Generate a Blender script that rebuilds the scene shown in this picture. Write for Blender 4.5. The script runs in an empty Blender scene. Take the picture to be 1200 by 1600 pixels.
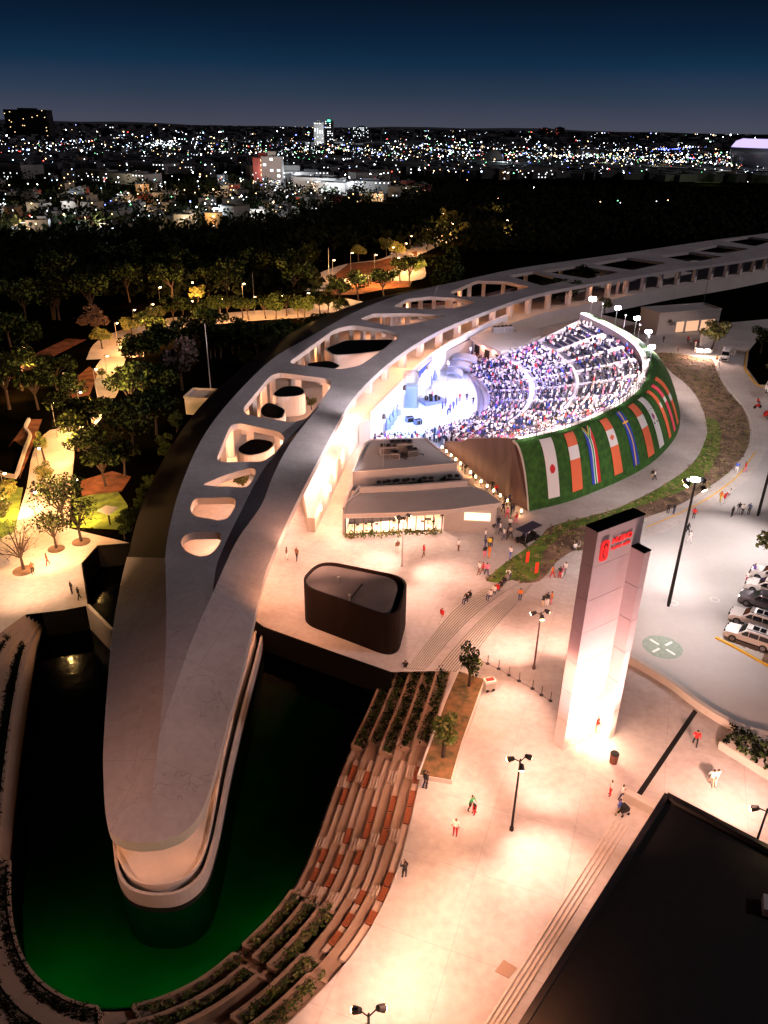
import bpy, bmesh, math, random
from mathutils import Vector, Matrix, Quaternion
from mathutils.geometry import delaunay_2d_cdt, tessellate_polygon
R = math.radians
SC = bpy.context.scene
random.seed(7)

# ------------------------------------------------------------------ camera, world, moon, exposure
F, H = 1190., 46.
PITCH, ROLL = R(26.8), math.atan(0.0167)
cr, sr, cp, sp = math.cos(ROLL), math.sin(ROLL), math.cos(PITCH), math.sin(PITCH)
cam = bpy.data.cameras.new('camera'); cam_o = bpy.data.objects.new('camera', cam)
SC.collection.objects.link(cam_o); SC.camera = cam_o
cam.sensor_fit = 'VERTICAL'; cam.sensor_height = 36; cam.sensor_width = 27
cam.lens = 36 * F / 1600; cam.clip_start = 0.5; cam.clip_end = 60000
right = Vector((cr, sr * sp, sr * cp)); up0 = Vector((-sr, cr * sp, cr * cp)); fwd = Vector((0, cp, -sp))
cam_o.matrix_world = Matrix(((right.x, up0.x, -fwd.x, 0), (right.y, up0.y, -fwd.y, 0), (right.z, up0.z, -fwd.z, H), (0, 0, 0, 1)))

world = bpy.data.worlds.new('World'); SC.world = world; world.use_nodes = True
nt = world.node_tree; bg = nt.nodes['Background']
tc = nt.nodes.new('ShaderNodeTexCoord'); sx = nt.nodes.new('ShaderNodeSeparateXYZ'); rp = nt.nodes.new('ShaderNodeValToRGB')
nt.links.new(tc.outputs['Generated'], sx.inputs[0]); nt.links.new(sx.outputs['Z'], rp.inputs[0]); 
nz = nt.nodes.new('ShaderNodeTexNoise'); nz.inputs['Scale'].default_value = 2.2; nz.inputs['Detail'].default_value = 4
mpn = nt.nodes.new('ShaderNodeMapping'); mpn.inputs['Scale'].default_value = (1, 1, 5)
nt.links.new(tc.outputs['Generated'], mpn.inputs[0]); nt.links.new(mpn.outputs[0], nz.inputs['Vector'])
mm = nt.nodes.new('ShaderNodeMath'); mm.operation = 'MULTIPLY_ADD'; mm.inputs[1].default_value = 0.5; mm.inputs[2].default_value = 0.75
nt.links.new(nz.outputs['Fac'], mm.inputs[0])
ml = nt.nodes.new('ShaderNodeVectorMath'); ml.operation = 'SCALE'
nt.links.new(rp.outputs[0], ml.inputs[0]); nt.links.new(mm.outputs[0], ml.inputs['Scale'])
nt.links.new(ml.outputs[0], bg.inputs[0]); bg.inputs[1].default_value = 0.7
cre = rp.color_ramp; cre.elements[0].position = 0; cre.elements[0].color = (.075, .080, .115, 1)
cre.elements[1].position = .3; cre.elements[1].color = (.001, .0022, .008, 1)
for p, c in ((.012, (.062, .072, .110, 1)), (.033, (.032, .052, .094, 1)), (.064, (.007, .031, .072, 1)), (.094, (.0035, .0165, .043, 1)), (.13, (.0022, .007, .019, 1))):
    e = cre.elements.new(p); e.color = c
SC.view_settings.view_transform = 'Standard'; SC.view_settings.look = 'None'
SC.view_settings.exposure = 0.28; SC.view_settings.gamma = 1
SC.cycles.use_denoising = True; SC.cycles.max_bounces = 4; SC.cycles.diffuse_bounces = 3; SC.cycles.glossy_bounces = 2
SC.cycles.transmission_bounces = 2; SC.cycles.transparent_max_bounces = 6; SC.cycles.sample_clamp_indirect = 2.0
SC.cycles.caustics_reflective = False; SC.cycles.caustics_refractive = False; SC.cycles.use_light_tree = True
moon = bpy.data.lights.new('moon', 'SUN'); moon.energy = 0.72; moon.angle = R(2); moon.color = (1.0, .84, .88)
moon_o = bpy.data.objects.new('moon', moon); SC.collection.objects.link(moon_o); moon_o.rotation_euler = Vector((-.80, .12, -.56)).to_track_quat('-Z', 'Y').to_euler()

# ------------------------------------------------------------------ helpers
def ray(u, v):
    a = (u - 600) / F; b = -(v - 800) / F
    x = a * cr - b * sr; y = a * sr + b * cr
    return x, cp + y * sp, -sp + y * cp
def P(u, v, z=0.):
    x, y, w = ray(u, v); t = (z - H) / w
    return Vector((x * t, y * t, z))
def proj(p):
    dz = p[2] - H; d = p[1] * cp - dz * sp; up = p[1] * sp + dz * cp
    x = p[0] / d; y = up / d
    return 600 + F * (x * cr + y * sr), 800 - F * (-x * sr + y * cr)
def cat(pts, n=6, closed=False):
    """Catmull-Rom through tuples of any length"""
    N = len(pts); out = []
    g = (lambda i: pts[i % N]) if closed else (lambda i: pts[min(max(i, 0), N - 1)])
    for i in range(N if closed else N - 1):
        p0, p1, p2, p3 = g(i - 1), g(i), g(i + 1), g(i + 2)
        for k in range(n):
            t = k / n
            out.append(tuple(.5 * (2 * b + (c - a) * t + (2 * a - 5 * b + 4 * c - d) * t * t + (3 * b - a - 3 * c + d) * t ** 3) for a, b, c, d in zip(p0, p1, p2, p3)))
    if not closed: out.append(tuple(pts[-1]))
    return out
def PZ(pts, z=None): return [P(p[0], p[1], p[2] if len(p) > 2 else (z or 0)) for p in pts]
def resample(pts, n=None, step=None):
    L = [0]
    for a, b in zip(pts, pts[1:]): L.append(L[-1] + (Vector(b) - Vector(a)).length)
    if n is None: n = max(2, int(L[-1] / step) + 1)
    out = []; j = 0
    for i in range(n):
        t = L[-1] * i / (n - 1)
        while j < len(L) - 2 and L[j + 1] < t: j += 1
        f = (t - L[j]) / max(1e-9, L[j + 1] - L[j]); out.append(Vector(pts[j]).lerp(Vector(pts[j + 1]), f))
    return out
def offset(pts, d):
    out = []
    for i in range(len(pts)):
        a = pts[max(0, i - 1)]; b = pts[min(len(pts) - 1, i + 1)]
        t = Vector((b[0] - a[0], b[1] - a[1])); t.normalize()
        out.append(Vector((pts[i][0] + t.y * d, pts[i][1] - t.x * d, pts[i][2])))
    return out
def poly_round(pts, r, n=5):
    """round the corners of a closed polygon (2D or 3D vectors)"""
    out = []; N = len(pts); pts = [Vector(p) for p in pts]
    for i in range(N):
        p = pts[i]; a = pts[i - 1]; b = pts[(i + 1) % N]
        da = (a - p); db = (b - p); ra = min(r, da.length * .45); rb = min(r, db.length * .45)
        pa = p + da.normalized() * ra; pb = p + db.normalized() * rb
        for k in range(n + 1):
            t = k / n; out.append((1 - t) ** 2 * pa + 2 * t * (1 - t) * p + t * t * pb)
    return out
def pts_in_poly(x, y, poly):
    c = False; j = len(poly) - 1
    for i in range(len(poly)):
        xi, yi = poly[i][0], poly[i][1]; xj, yj = poly[j][0], poly[j][1]
        if (yi > y) != (yj > y) and x < (xj - xi) * (y - yi) / (yj - yi) + xi: c = not c
        j = i
    return c

def tag(o, label=None, cat_=None, group=None, kind=None):
    if label: o['label'] = label
    if cat_: o['category'] = cat_
    if group: o['group'] = group
    if kind: o['kind'] = kind
    return o
def link(o, parent=None, keep=False):
    SC.collection.objects.link(o)
    if parent is not None:
        o.parent = parent
        if keep: o.matrix_parent_inverse = Matrix.Translation(-parent.location)
    return o
def empty(name, loc=(0, 0, 0), rz=0):
    o = bpy.data.objects.new(name, None); o.location = loc; o.rotation_euler = (0, 0, rz); o.empty_display_size = .3
    return link(o)
class MB:
    def __init__(s): s.v = []; s.f = []; s.m = []; s.cur = 0
    def add(s, V, Fc, m=None):
        k = len(s.v); s.v += [tuple(p) for p in V]; s.f += [tuple(i + k for i in f) for f in Fc]; s.m += [s.cur if m is None else m] * len(Fc); return s
    def box(s, c, d, rz=0, m=None):
        x, y, z = d[0] / 2, d[1] / 2, d[2] / 2; ca, sa = math.cos(rz), math.sin(rz)
        V = [(c[0] + i * x * ca - j * y * sa, c[1] + i * x * sa + j * y * ca, c[2] + k * z) for k in (-1, 1) for i, j in ((-1, -1), (1, -1), (1, 1), (-1, 1))]
        return s.add(V, [(3, 2, 1, 0), (4, 5, 6, 7), (0, 1, 5, 4), (1, 2, 6, 5), (2, 3, 7, 6), (3, 0, 4, 7)], m)
    def tube(s, a, b, r0, r1=None, n=8, m=None, caps=True):
        a = Vector(a); b = Vector(b); r1 = r0 if r1 is None else r1; d = (b - a).normalized()
        x = d.orthogonal().normalized(); y = d.cross(x)
        V = [a + (x * math.cos(t) + y * math.sin(t)) * r0 for t in [2 * math.pi * k / n for k in range(n)]] + [b + (x * math.cos(t) + y * math.sin(t)) * r1 for t in [2 * math.pi * k / n for k in range(n)]]
        Fc = [(k, (k + 1) % n, n + (k + 1) % n, n + k) for k in range(n)]
        if caps: Fc += [tuple(reversed(range(n))), tuple(range(n, 2 * n))]
        return s.add(V, Fc, m)
    def prism(s, poly, z0, z1, m=None, mside=None, bottom=False):
        poly = [Vector((p[0], p[1])) for p in poly]; n = len(poly)
        ar = sum(poly[i - 1].x * poly[i].y - poly[i].x * poly[i - 1].y for i in range(n))
        if ar < 0: poly.reverse()
        tri = tessellate_polygon([[Vector((p.x, p.y, 0)) for p in poly]])
        zt = z1 if callable(z1) else (lambda x, y: z1)
        V = [(p.x, p.y, zt(p.x, p.y)) for p in poly] + [(p.x, p.y, z0) for p in poly]
        T = []
        for a, b, c in tri:
            if (poly[b] - poly[a]).cross(poly[c] - poly[a]) < 0: a, b, c = a, c, b
            T.append((a, b, c))
        s.add(V, T, m); k = len(s.v) - 2 * n
        S = [(n + i, n + (i + 1) % n, (i + 1) % n, i) for i in range(n)]
        s.f += [tuple(q + k for q in f) for f in S]; s.m += [(s.cur if m is None else m) if mside is None else mside] * n
        if bottom: s.f += [tuple(k + n + q for q in reversed(f)) for f in T]; s.m += [s.cur if m is None else m] * len(T)
        return s
    def loft(s, rows, m=None, flip=False):
        n = len(rows[0]); V = [p for r in rows for p in r]; Fc = []
        for i in range(len(rows) - 1):
            for j in range(n - 1):
                q = (i * n + j, i * n + j + 1, (i + 1) * n + j + 1, (i + 1) * n + j); Fc.append(tuple(reversed(q)) if flip else q)
        return s.add(V, Fc, m)
    def wall(s, line, z0, z1, th, m=None):
        """upright wall along a polyline, th to its left side"""
        a = offset(line, th / 2); b = offset(line, -th / 2)
        f0 = z0 if callable(z0) else (lambda i: z0); f1 = z1 if callable(z1) else (lambda i: z1)
        g = lambda l, f: [(p[0], p[1], f(i)) for i, p in enumerate(l)]
        s.loft([g(a, f0), g(a, f1), g(b, f1), g(b, f0)], m)
        for e in (0, -1):
            i = 0 if e == 0 else len(line) - 1
            q = [(a[e][0], a[e][1], f0(i)), (a[e][0], a[e][1], f1(i)), (b[e][0], b[e][1], f1(i)), (b[e][0], b[e][1], f0(i))]
            s.add(q, [(0, 1, 2, 3) if e == 0 else (3, 2, 1, 0)], m)
        return s
    def build(s, name, mats, parent=None, keep=True, smooth=False, **t):
        me = bpy.data.meshes.new(name); me.from_pydata(s.v, [], s.f)
        for m in (mats if isinstance(mats, (list, tuple)) else [mats]): me.materials.append(m)
        me.polygons.foreach_set('material_index', s.m)
        if smooth: me.polygons.foreach_set('use_smooth', [True] * len(s.f))
        me.validate(); me.update()
        o = bpy.data.objects.new(name, me); link(o, parent, keep)
        return tag(o, **t) if t else o
def copy_tree(o, parent=None):
    c = o.copy(); SC.collection.objects.link(c)
    if parent is not None: c.parent = parent
    for ch in list(o.children): copy_tree(ch, c)
    return c
def slab(name, px, z, th, mat, parent=None, **t):
    """flat slab whose top outline is given by plan points"""
    return MB().prism(px, z - th, z).build(name, mat, parent, **t)

# ------------------------------------------------------------------ materials
MATS = {}
def mat(name, col, rough=.8, metal=0, noise=0, scale=1., bump=0, col2=None, detail=5, emis=None, es=0, coord='Object', spec=.4, mapscale=None):
    if name in MATS: return MATS[name]
    m = bpy.data.materials.new(name); m.use_nodes = True; t = m.node_tree; b = t.nodes['Principled BSDF']
    b.inputs['Roughness'].default_value = rough; b.inputs['Metallic'].default_value = metal; b.inputs['Specular IOR Level'].default_value = spec
    b.inputs['Base Color'].default_value = (*col, 1)
    if noise or col2 or bump:
        tc = t.nodes.new('ShaderNodeTexCoord'); n = t.nodes.new('ShaderNodeTexNoise'); n.inputs['Scale'].default_value = scale; n.inputs['Detail'].default_value = detail
        src = tc.outputs[coord]
        if mapscale:
            mp = t.nodes.new('ShaderNodeMapping'); mp.inputs['Scale'].default_value = mapscale; t.links.new(src, mp.inputs[0]); src = mp.outputs[0]
        t.links.new(src, n.inputs['Vector'])
        r = t.nodes.new('ShaderNodeValToRGB'); c2 = col2 or tuple(c * (1 - noise) for c in col)
        r.color_ramp.elements[0].position = .35; r.color_ramp.elements[1].position = .65
        r.color_ramp.elements[0].color = (*c2, 1); r.color_ramp.elements[1].color = (*col, 1)
        t.links.new(n.outputs['Fac'], r.inputs[0]); t.links.new(r.outputs[0], b.inputs['Base Color'])
        if bump:
            bp = t.nodes.new('ShaderNodeBump'); bp.inputs['Strength'].default_value = bump; bp.inputs['Distance'].default_value = .1
            t.links.new(n.outputs['Fac'], bp.inputs['Height']); t.links.new(bp.outputs[0], b.inputs['Normal'])
    if emis: b.inputs['Emission Color'].default_value = (*emis, 1); b.inputs['Emission Strength'].default_value = es
    MATS[name] = m; return m
def glow(name, col, es, sample=False):
    if name in MATS: return MATS[name]
    m = mat(name, (.02, .02, .02), emis=col, es=es)
    if not sample: m.cycles.emission_sampling = 'NONE'
    return m
def concrete(name, col, dark, joints=None, stain=.5, rough=.75, crack=False, jrot=0):
    """cast concrete: two scales of stain and, if asked, joint lines every few metres"""
    m = mat(name, col, rough); t = m.node_tree; b = t.nodes['Principled BSDF']; N = t.nodes.new; L = t.links.new
    tc = N('ShaderNodeTexCoord'); src = tc.outputs['Object']
    a = N('ShaderNodeTexNoise'); a.inputs['Scale'].default_value = .11; a.inputs['Detail'].default_value = 7; a.inputs['Roughness'].default_value = .65
    c = N('ShaderNodeTexNoise'); c.inputs['Scale'].default_value = 1.7; c.inputs['Detail'].default_value = 6
    L(src, a.inputs[0]); L(src, c.inputs[0])
    mx = N('ShaderNodeMath'); mx.operation = 'MULTIPLY_ADD'; mx.inputs[1].default_value = .35; L(c.outputs['Fac'], mx.inputs[0]); L(a.outputs['Fac'], mx.inputs[2])
    r = N('ShaderNodeValToRGB'); r.color_ramp.elements[0].position = .45; r.color_ramp.elements[1].position = .85
    r.color_ramp.elements[0].color = (*[d + (q - d) * (1 - stain) for d, q in zip(dark, col)], 1); r.color_ramp.elements[1].color = (*col, 1)
    L(mx.outputs[0], r.inputs[0]); out = r.outputs[0]
    def darken(out, fac, amt):
        k = N('ShaderNodeMix'); k.data_type = 'RGBA'; k.blend_type = 'MULTIPLY'; L(out, k.inputs['A']); k.inputs['B'].default_value = (*[1 - amt] * 3, 1); L(fac, k.inputs['Factor']); return k.outputs['Result']
    if joints:
        mp = N('ShaderNodeMapping'); mp.inputs['Rotation'].default_value = (0, 0, jrot); L(src, mp.inputs[0])
        br = N('ShaderNodeTexBrick'); br.offset = 0; br.inputs['Scale'].default_value = 1; br.inputs['Brick Width'].default_value = joints; br.inputs['Row Height'].default_value = joints
        br.inputs['Mortar Size'].default_value = .035; br.inputs['Mortar Smooth'].default_value = .3; L(mp.outputs[0], br.inputs[0]); out = darken(out, br.outputs['Fac'], .16)
    if crack:
        vo = N('ShaderNodeTexVoronoi'); vo.feature = 'DISTANCE_TO_EDGE'; vo.inputs['Scale'].default_value = .16
        mp = N('ShaderNodeVectorMath'); mp.operation = 'ADD'; ns = N('ShaderNodeTexNoise'); ns.inputs['Scale'].default_value = .5; sc = N('ShaderNodeVectorMath'); sc.operation = 'SCALE'; sc.inputs['Scale'].default_value = 4
        L(src, ns.inputs[0]); L(ns.outputs['Color'], sc.inputs[0]); L(sc.outputs[0], mp.inputs[0]); L(src, mp.inputs[1]); L(mp.outputs[0], vo.inputs[0])
        cm = N('ShaderNodeMath'); cm.operation = 'LESS_THAN'; cm.inputs[1].default_value = .005; L(vo.outputs['Distance'], cm.inputs[0]); out = darken(out, cm.outputs[0], .22)
    L(out, b.inputs['Base Color'])
    bp = N('ShaderNodeBump'); bp.inputs['Strength'].default_value = .12; bp.inputs['Distance'].default_value = .05; L(c.outputs['Fac'], bp.inputs['Height']); L(bp.outputs[0], b.inputs['Normal'])
    return m
m_plaza = concrete('plaza_concrete', (.50, .47, .455), (.27, .225, .195), joints=6, jrot=.35, stain=.8)
m_roof = concrete('roof_concrete', (.36, .33, .33), (.20, .18, .18), crack=True, stain=.8, joints=9, jrot=.25)
m_conc = concrete('pale_concrete', (.50, .46, .42), (.33, .29, .25))
m_conc2 = concrete('grey_concrete', (.36, .34, .33), (.24, .22, .21))
m_brown = mat('brown_cladding', (.10, .06, .055), .6, noise=.35, scale=.8, mapscale=(1, 1, .15))
m_dark = mat('dark_metal', (.010, .009, .009), .6, noise=.3, scale=2, spec=.25)
m_darkroof = mat('dark_roofing', (.0018, .0018, .0022), .95, noise=.4, scale=.6, spec=.03)
m_black = mat('black_paint', (.01, .01, .01), .5)
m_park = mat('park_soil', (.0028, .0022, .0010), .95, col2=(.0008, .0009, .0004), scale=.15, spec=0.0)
m_soil = mat('dry_soil', (.22, .14, .095), .95, col2=(.06, .042, .026), scale=.45, bump=.5, detail=9)
m_lawn = mat('lawn_grass', (.13, .21, .02), .9, col2=(.05, .09, .012), scale=.8, bump=.4, detail=9)
m_berm = mat('berm_turf', (.035, .12, .014), .9, col2=(.014, .06, .008), scale=1.3, bump=.5, detail=8)
m_leafg = mat('leaf_green', (.045, .075, .014), .7, col2=(.018, .032, .007), scale=.9, spec=.15)
m_leafy = mat('leaf_olive', (.14, .13, .03), .6, col2=(.06, .07, .015), scale=.9)
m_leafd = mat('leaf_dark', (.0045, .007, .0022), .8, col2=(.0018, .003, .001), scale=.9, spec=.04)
m_leafb = mat('leaf_brownish', (.10, .065, .05), .7, col2=(.05, .03, .03), scale=.9)
m_bark = mat('bark', (.035, .022, .015), .9, noise=.5, scale=3)
m_wood = mat('bench_wood', (.26, .075, .028), .6, noise=.4, scale=3, mapscale=(1, 1, 8))
m_white = mat('white_paint', (.75, .74, .72), .4)
m_glass = mat('dark_glass', (.015, .015, .02), .08, spec=.8)
m_tyre = mat('tyre_rubber', (.012, .012, .012), .8)
m_rim = mat('alloy_rim', (.4, .4, .42), .3, metal=.9)
m_red = mat('red_paint', (.55, .02, .015), .45)
m_steel = mat('galvanised_steel', (.35, .35, .36), .4, metal=.8)
m_asph = mat('asphalt', (.06, .06, .06), .9, noise=.3, scale=2)
m_court = mat('court_red', (.20, .08, .04), .9, noise=.6, scale=.5, spec=.1)
m_yellow = mat('yellow_paint', (.65, .36, .02), .6)
WARM = (1.0, .37, .15); WARM2 = (1.0, .44, .24); PEACH = (1.0, .545, .41); WHITE = (1.0, .93, .90); BLUE = (.30, .42, 1.0); YEL = (1.0, .62, .18)
gl_warm = glow('warm_lamp', (1, .6, .28), 30); gl_white = glow('white_lamp', (1, .95, 1), 40)
gl_win = glow('lit_window', (1, .70, .42), 2.2)

NL = [0]
def lamp_light(kind, loc, W, col=WARM, r=.15, target=None, ang=150, blend=.6, parent=None, name='bulb_light'):
    l = bpy.data.lights.new(name, kind); l.energy = W; l.color = col
    if kind == 'AREA': l.shape = 'DISK'; l.size = r
    else: l.shadow_soft_size = r
    if kind == 'SPOT': l.spot_size = R(ang); l.spot_blend = blend
    o = bpy.data.objects.new(name, l); o.location = loc
    if target is not None: o.rotation_euler = (Vector(target) - Vector(loc)).to_track_quat('-Z', 'Y').to_euler()
    elif kind != 'POINT': o.rotation_euler = (0, 0, 0)
    link(o, parent, True); NL[0] += 1; return o
# ------------------------------------------------------------------ ground, pool basin, terraces
TER = [((705, 1048), (600, 1052)), ((690, 1100), (578, 1110)), ((668, 1170), (548, 1170)), ((650, 1245), (520, 1240)), ((634, 1315), (495, 1310)),
       ((613, 1380), (470, 1370)), ((585, 1440), (435, 1425)), ((545, 1500), (385, 1475)), ((480, 1570), (325, 1528)), ((400, 1640), (260, 1562)),
       ((250, 1720), (190, 1580)), ((90, 1710), (120, 1573)), ((-30, 1640), (60, 1535)), ((-80, 1540), (28, 1480)), ((-92, 1430), (15, 1400)),
       ((-92, 1300), (22, 1300)), ((-80, 1180), (36, 1170)), ((-60, 1080), (50, 1070)), ((-25, 1010), (60, 1005)), ((40, 960), (70, 975))]
NS = 8
t_out = PZ([p + (0.,) for p in cat([a for a, b in TER], NS)])
t_in = PZ([p + (-3.,) for p in cat([b for a, b in TER], NS)])
def smooth_ln(l, n):
    for _ in range(n): l = [l[0]] + [(l[i - 1] + l[i] * 2 + l[i + 1]) / 4 for i in range(1, len(l) - 1)] + [l[-1]]
    return l
t_out = smooth_ln(t_out, 14); t_in = smooth_ln(t_in, 14)
top_left = PZ([(66, 957), (100, 953), (137, 946), (127, 880), (152, 852), (230, 846)])
top_right = PZ([(412, 979), (520, 1018), (612, 1050)])
hole = [(p.x, p.y) for p in top_right + t_out + top_left]
def sheet(name, outer, holes, z, m, grid=None, **t):
    V = []; E = []
    for lp in [outer] + holes:
        k = len(V); n = len(lp); V += [Vector((p[0], p[1])) for p in lp]; E += [(k + i, k + (i + 1) % n) for i in range(n)]
    v, e, f, *_ = delaunay_2d_cdt(V, E, [], 1, 1e-4)
    keep = []
    for q in f:
        cx = sum(v[i].x for i in q) / len(q); cy = sum(v[i].y for i in q) / len(q)
        if not any(pts_in_poly(cx, cy, h) for h in holes): keep.append(tuple(q))
    mb = MB(); mb.add([(p.x, p.y, z) for p in v], keep)
    return mb.build(name, m, **t)
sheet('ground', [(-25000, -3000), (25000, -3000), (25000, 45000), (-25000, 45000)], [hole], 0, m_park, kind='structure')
plz = [P(u, v) for u, v in ((-400, 900), (-150, 850), (0, 838), (60, 826), (110, 826), (210, 850), (300, 700), (520, 560), (700, 500), (850, 470), (1000, 506), (1130, 505), (1400, 480))] + [Vector((150, 60, 0)), Vector((120, 8, 0)), Vector((-60, 8, 0))]
plz = [Vector((p.x, p.y)) for p in plz]
sheet('plaza', plz, [hole], .004, m_plaza, kind='structure')

MB().box((-20, 50, -8.2), (130, 130, .4)).build('terrain', m_park, kind='structure')
# pool basin: floor, water, retaining walls at its upper end
wl = [Vector((p.x, p.y)) for p in t_in] + [Vector((p.x, p.y)) for p in top_left] + [Vector((p.x, p.y)) for p in top_right]
m_pf = mat('pool_floor', (.008, .10, .028), .9, noise=.4, scale=.25)
MB().prism(wl, -7.2, -7.0).build('pool_floor', m_pf, kind='structure')
m_water = bpy.data.materials.new('pool_water'); m_water.use_nodes = True
t = m_water.node_tree; t.nodes.clear(); N = t.nodes.new
o_ = N('ShaderNodeOutputMaterial'); mx = N('ShaderNodeMixShader'); tr = N('ShaderNodeBsdfTransparent'); gls = N('ShaderNodeBsdfGlossy'); fr = N('ShaderNodeFresnel')
tr.inputs[0].default_value = (.02, .24, .06, 1); gls.inputs['Roughness'].default_value = .12; gls.inputs[0].default_value = (.045, .05, .048, 1); fr.inputs[0].default_value = 1.25
ns = N('ShaderNodeTexNoise'); ns.inputs['Scale'].default_value = .9; ns.inputs['Detail'].default_value = 3; tcn = N('ShaderNodeTexCoord'); bpn = N('ShaderNodeBump'); bpn.inputs['Strength'].default_value = .35; bpn.inputs['Distance'].default_value = .1
L = t.links.new; L(tcn.outputs['Object'], ns.inputs[0]); L(ns.outputs['Fac'], bpn.inputs['Height']); L(bpn.outputs[0], gls.inputs['Normal'])
L(fr.outputs[0], mx.inputs[0]); L(tr.outputs[0], mx.inputs[1]); L(gls.outputs[0], mx.inputs[2]); L(mx.outputs[0], o_.inputs[0])
wat = MB(); 
tri = tessellate_polygon([[Vector((p.x, p.y, 0)) for p in wl]])
wat.add([(p.x, p.y, -3) for p in wl], [tuple(q) for q in tri]); wat.build('water', m_water, kind='structure')
bw = MB()
for ln in (top_left, top_right, [top_left[-1], top_right[0]]): bw.wall(resample(ln, step=2.), -7.1, -.01, .25)
bw.wall(t_in, -7.1, -2.94, .2)
bw.build('pool_basin_wall', mat('basin_dark_stone', (.004, .0035, .003), .9, noise=.4, scale=.8, spec=.1), kind='structure')
dv = resample([P(137, 946), P(176, 986)], n=6)
MB().wall(dv, -4.9, .12, .35).build('dividing_wall', m_conc, label='thin pale wall crossing the dark pool beside the curved building', cat_='wall')

# terraces: nine shallow levels between the plaza rim and the water, lofted as one structure
NT = 5; DZ = 3.0 / NT
nT = len(t_out)
def tpt(i, f, z):
    a = t_out[i]; b = t_in[i]; return Vector((a.x + (b.x - a.x) * f, a.y + (b.y - a.y) * f, z))
m_ter = concrete('terrace_concrete', (.30, .20, .14), (.15, .095, .065))
m_ter2 = concrete('ledge_concrete', (.44, .33, .26), (.26, .18, .13))
te = MB(); rows = []
for k in range(NT):
    z0 = -DZ * k if k else 0.0
    rows.append([tpt(i, (k) / NT, z0 - (DZ if True else 0) + 0.0) for i in range(nT)])
prof = [(0, 0.)]
for k in range(NT): prof += [(k / NT + (.001 if k == 0 else 0), -DZ * (k + 1) + .06), ((k + 1) / NT, -DZ * (k + 1) + .06)]
te.loft([[tpt(i, f, z) for i in range(nT)] for f, z in prof], flip=True)
te.build('terrace_steps', m_ter, kind='structure')
def tierz(k): return -DZ * (k + 1) + .06
def seg(i0, i1, f, z): return [tpt(i, f, z) for i in range(i0, i1 + 1)]
def fidx(px_v, side=0):
    """index along the terrace whose rim shows at photo height px_v"""
    return min(range(nT // 2), key=lambda i: abs(proj(t_out[i])[1] - px_v))
iA, iB, iC = fidx(1195), fidx(1420), nT - 1
# seat risers on the treads: upper seat ledge (45 cm) along each tier for the seating stretch
led = []
def ledge(k, i0, i1, f0, f1, h, m, name, **t):
    z = tierz(k); a = seg(i0, i1, f0, z); b = seg(i0, i1, f1, z)
    mb = MB(); up = lambda l, zz: [Vector((p.x, p.y, zz)) for p in l]
    mb.loft([up(a, z - .02), up(a, z + h), up(b, z + h), up(b, z - .02)], flip=True)
    for e in (0, -1):
        q = [(a[e].x, a[e].y, z), (a[e].x, a[e].y, z + h), (b[e].x, b[e].y, z + h), (b[e].x, b[e].y, z)]; mb.add(q, [(0, 1, 2, 3) if e else (3, 2, 1, 0)])
    return mb.build(name, m, **t)
iB2 = fidx(1500)
led_mb = None
for k in range(NT):
    tag(ledge(k, iA - 1, iB2 - k % 2, (k + .0) / NT + .004, (k + .42) / NT, .3, m_ter2, 'seat_ledge'), f'long pale concrete seat ledge, {["uppermost","second from the top","middle","fourth from the top","lowest, beside the water"][k]}, on the pool terraces', 'ledge', 'seat ledges on the pool terraces')
# little stairs between tiers (three treads each)
def stairs(k, i0, n=2):
    z = tierz(k); mb = MB()
    for j in range(3):
        f0 = (k + .44 + j * .17) / NT; f1 = (k + .44 + j * .17 + .12) / NT; zz = z + .36 - j * .11
        a = seg(i0, i0 + n, f0, zz); b = seg(i0, i0 + n, f1, zz); lo = lambda l: [Vector((p.x, p.y, z - .01)) for p in l]
        mb.loft([lo(a), a, b, lo(b)], flip=True)
        for e in (0, -1): mb.add([lo(a)[e], a[e], b[e], lo(b)[e]], [(0, 1, 2, 3) if e else (3, 2, 1, 0)])
    return mb.build('terrace_stair', m_ter2)
ordn = ['top', 'second', 'middle', 'fourth', 'lowest']
place = {0: 'near the upper planters', 1: 'halfway down the terraces', 2: 'near the bottom hedges'}
st_i = [iA + 1, iA + 12, iA + 23]
stc = 0
for n_, i0 in enumerate(st_i):
    for k in range(NT):
        ii = i0 + (k % 3) - 1 + (k // 3)
        tag(stairs(k, ii, 2), f'short three-tread concrete stair on the {ordn[k]} pool terrace {place[n_]}', 'stair', 'short stairs on the pool terraces')
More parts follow.
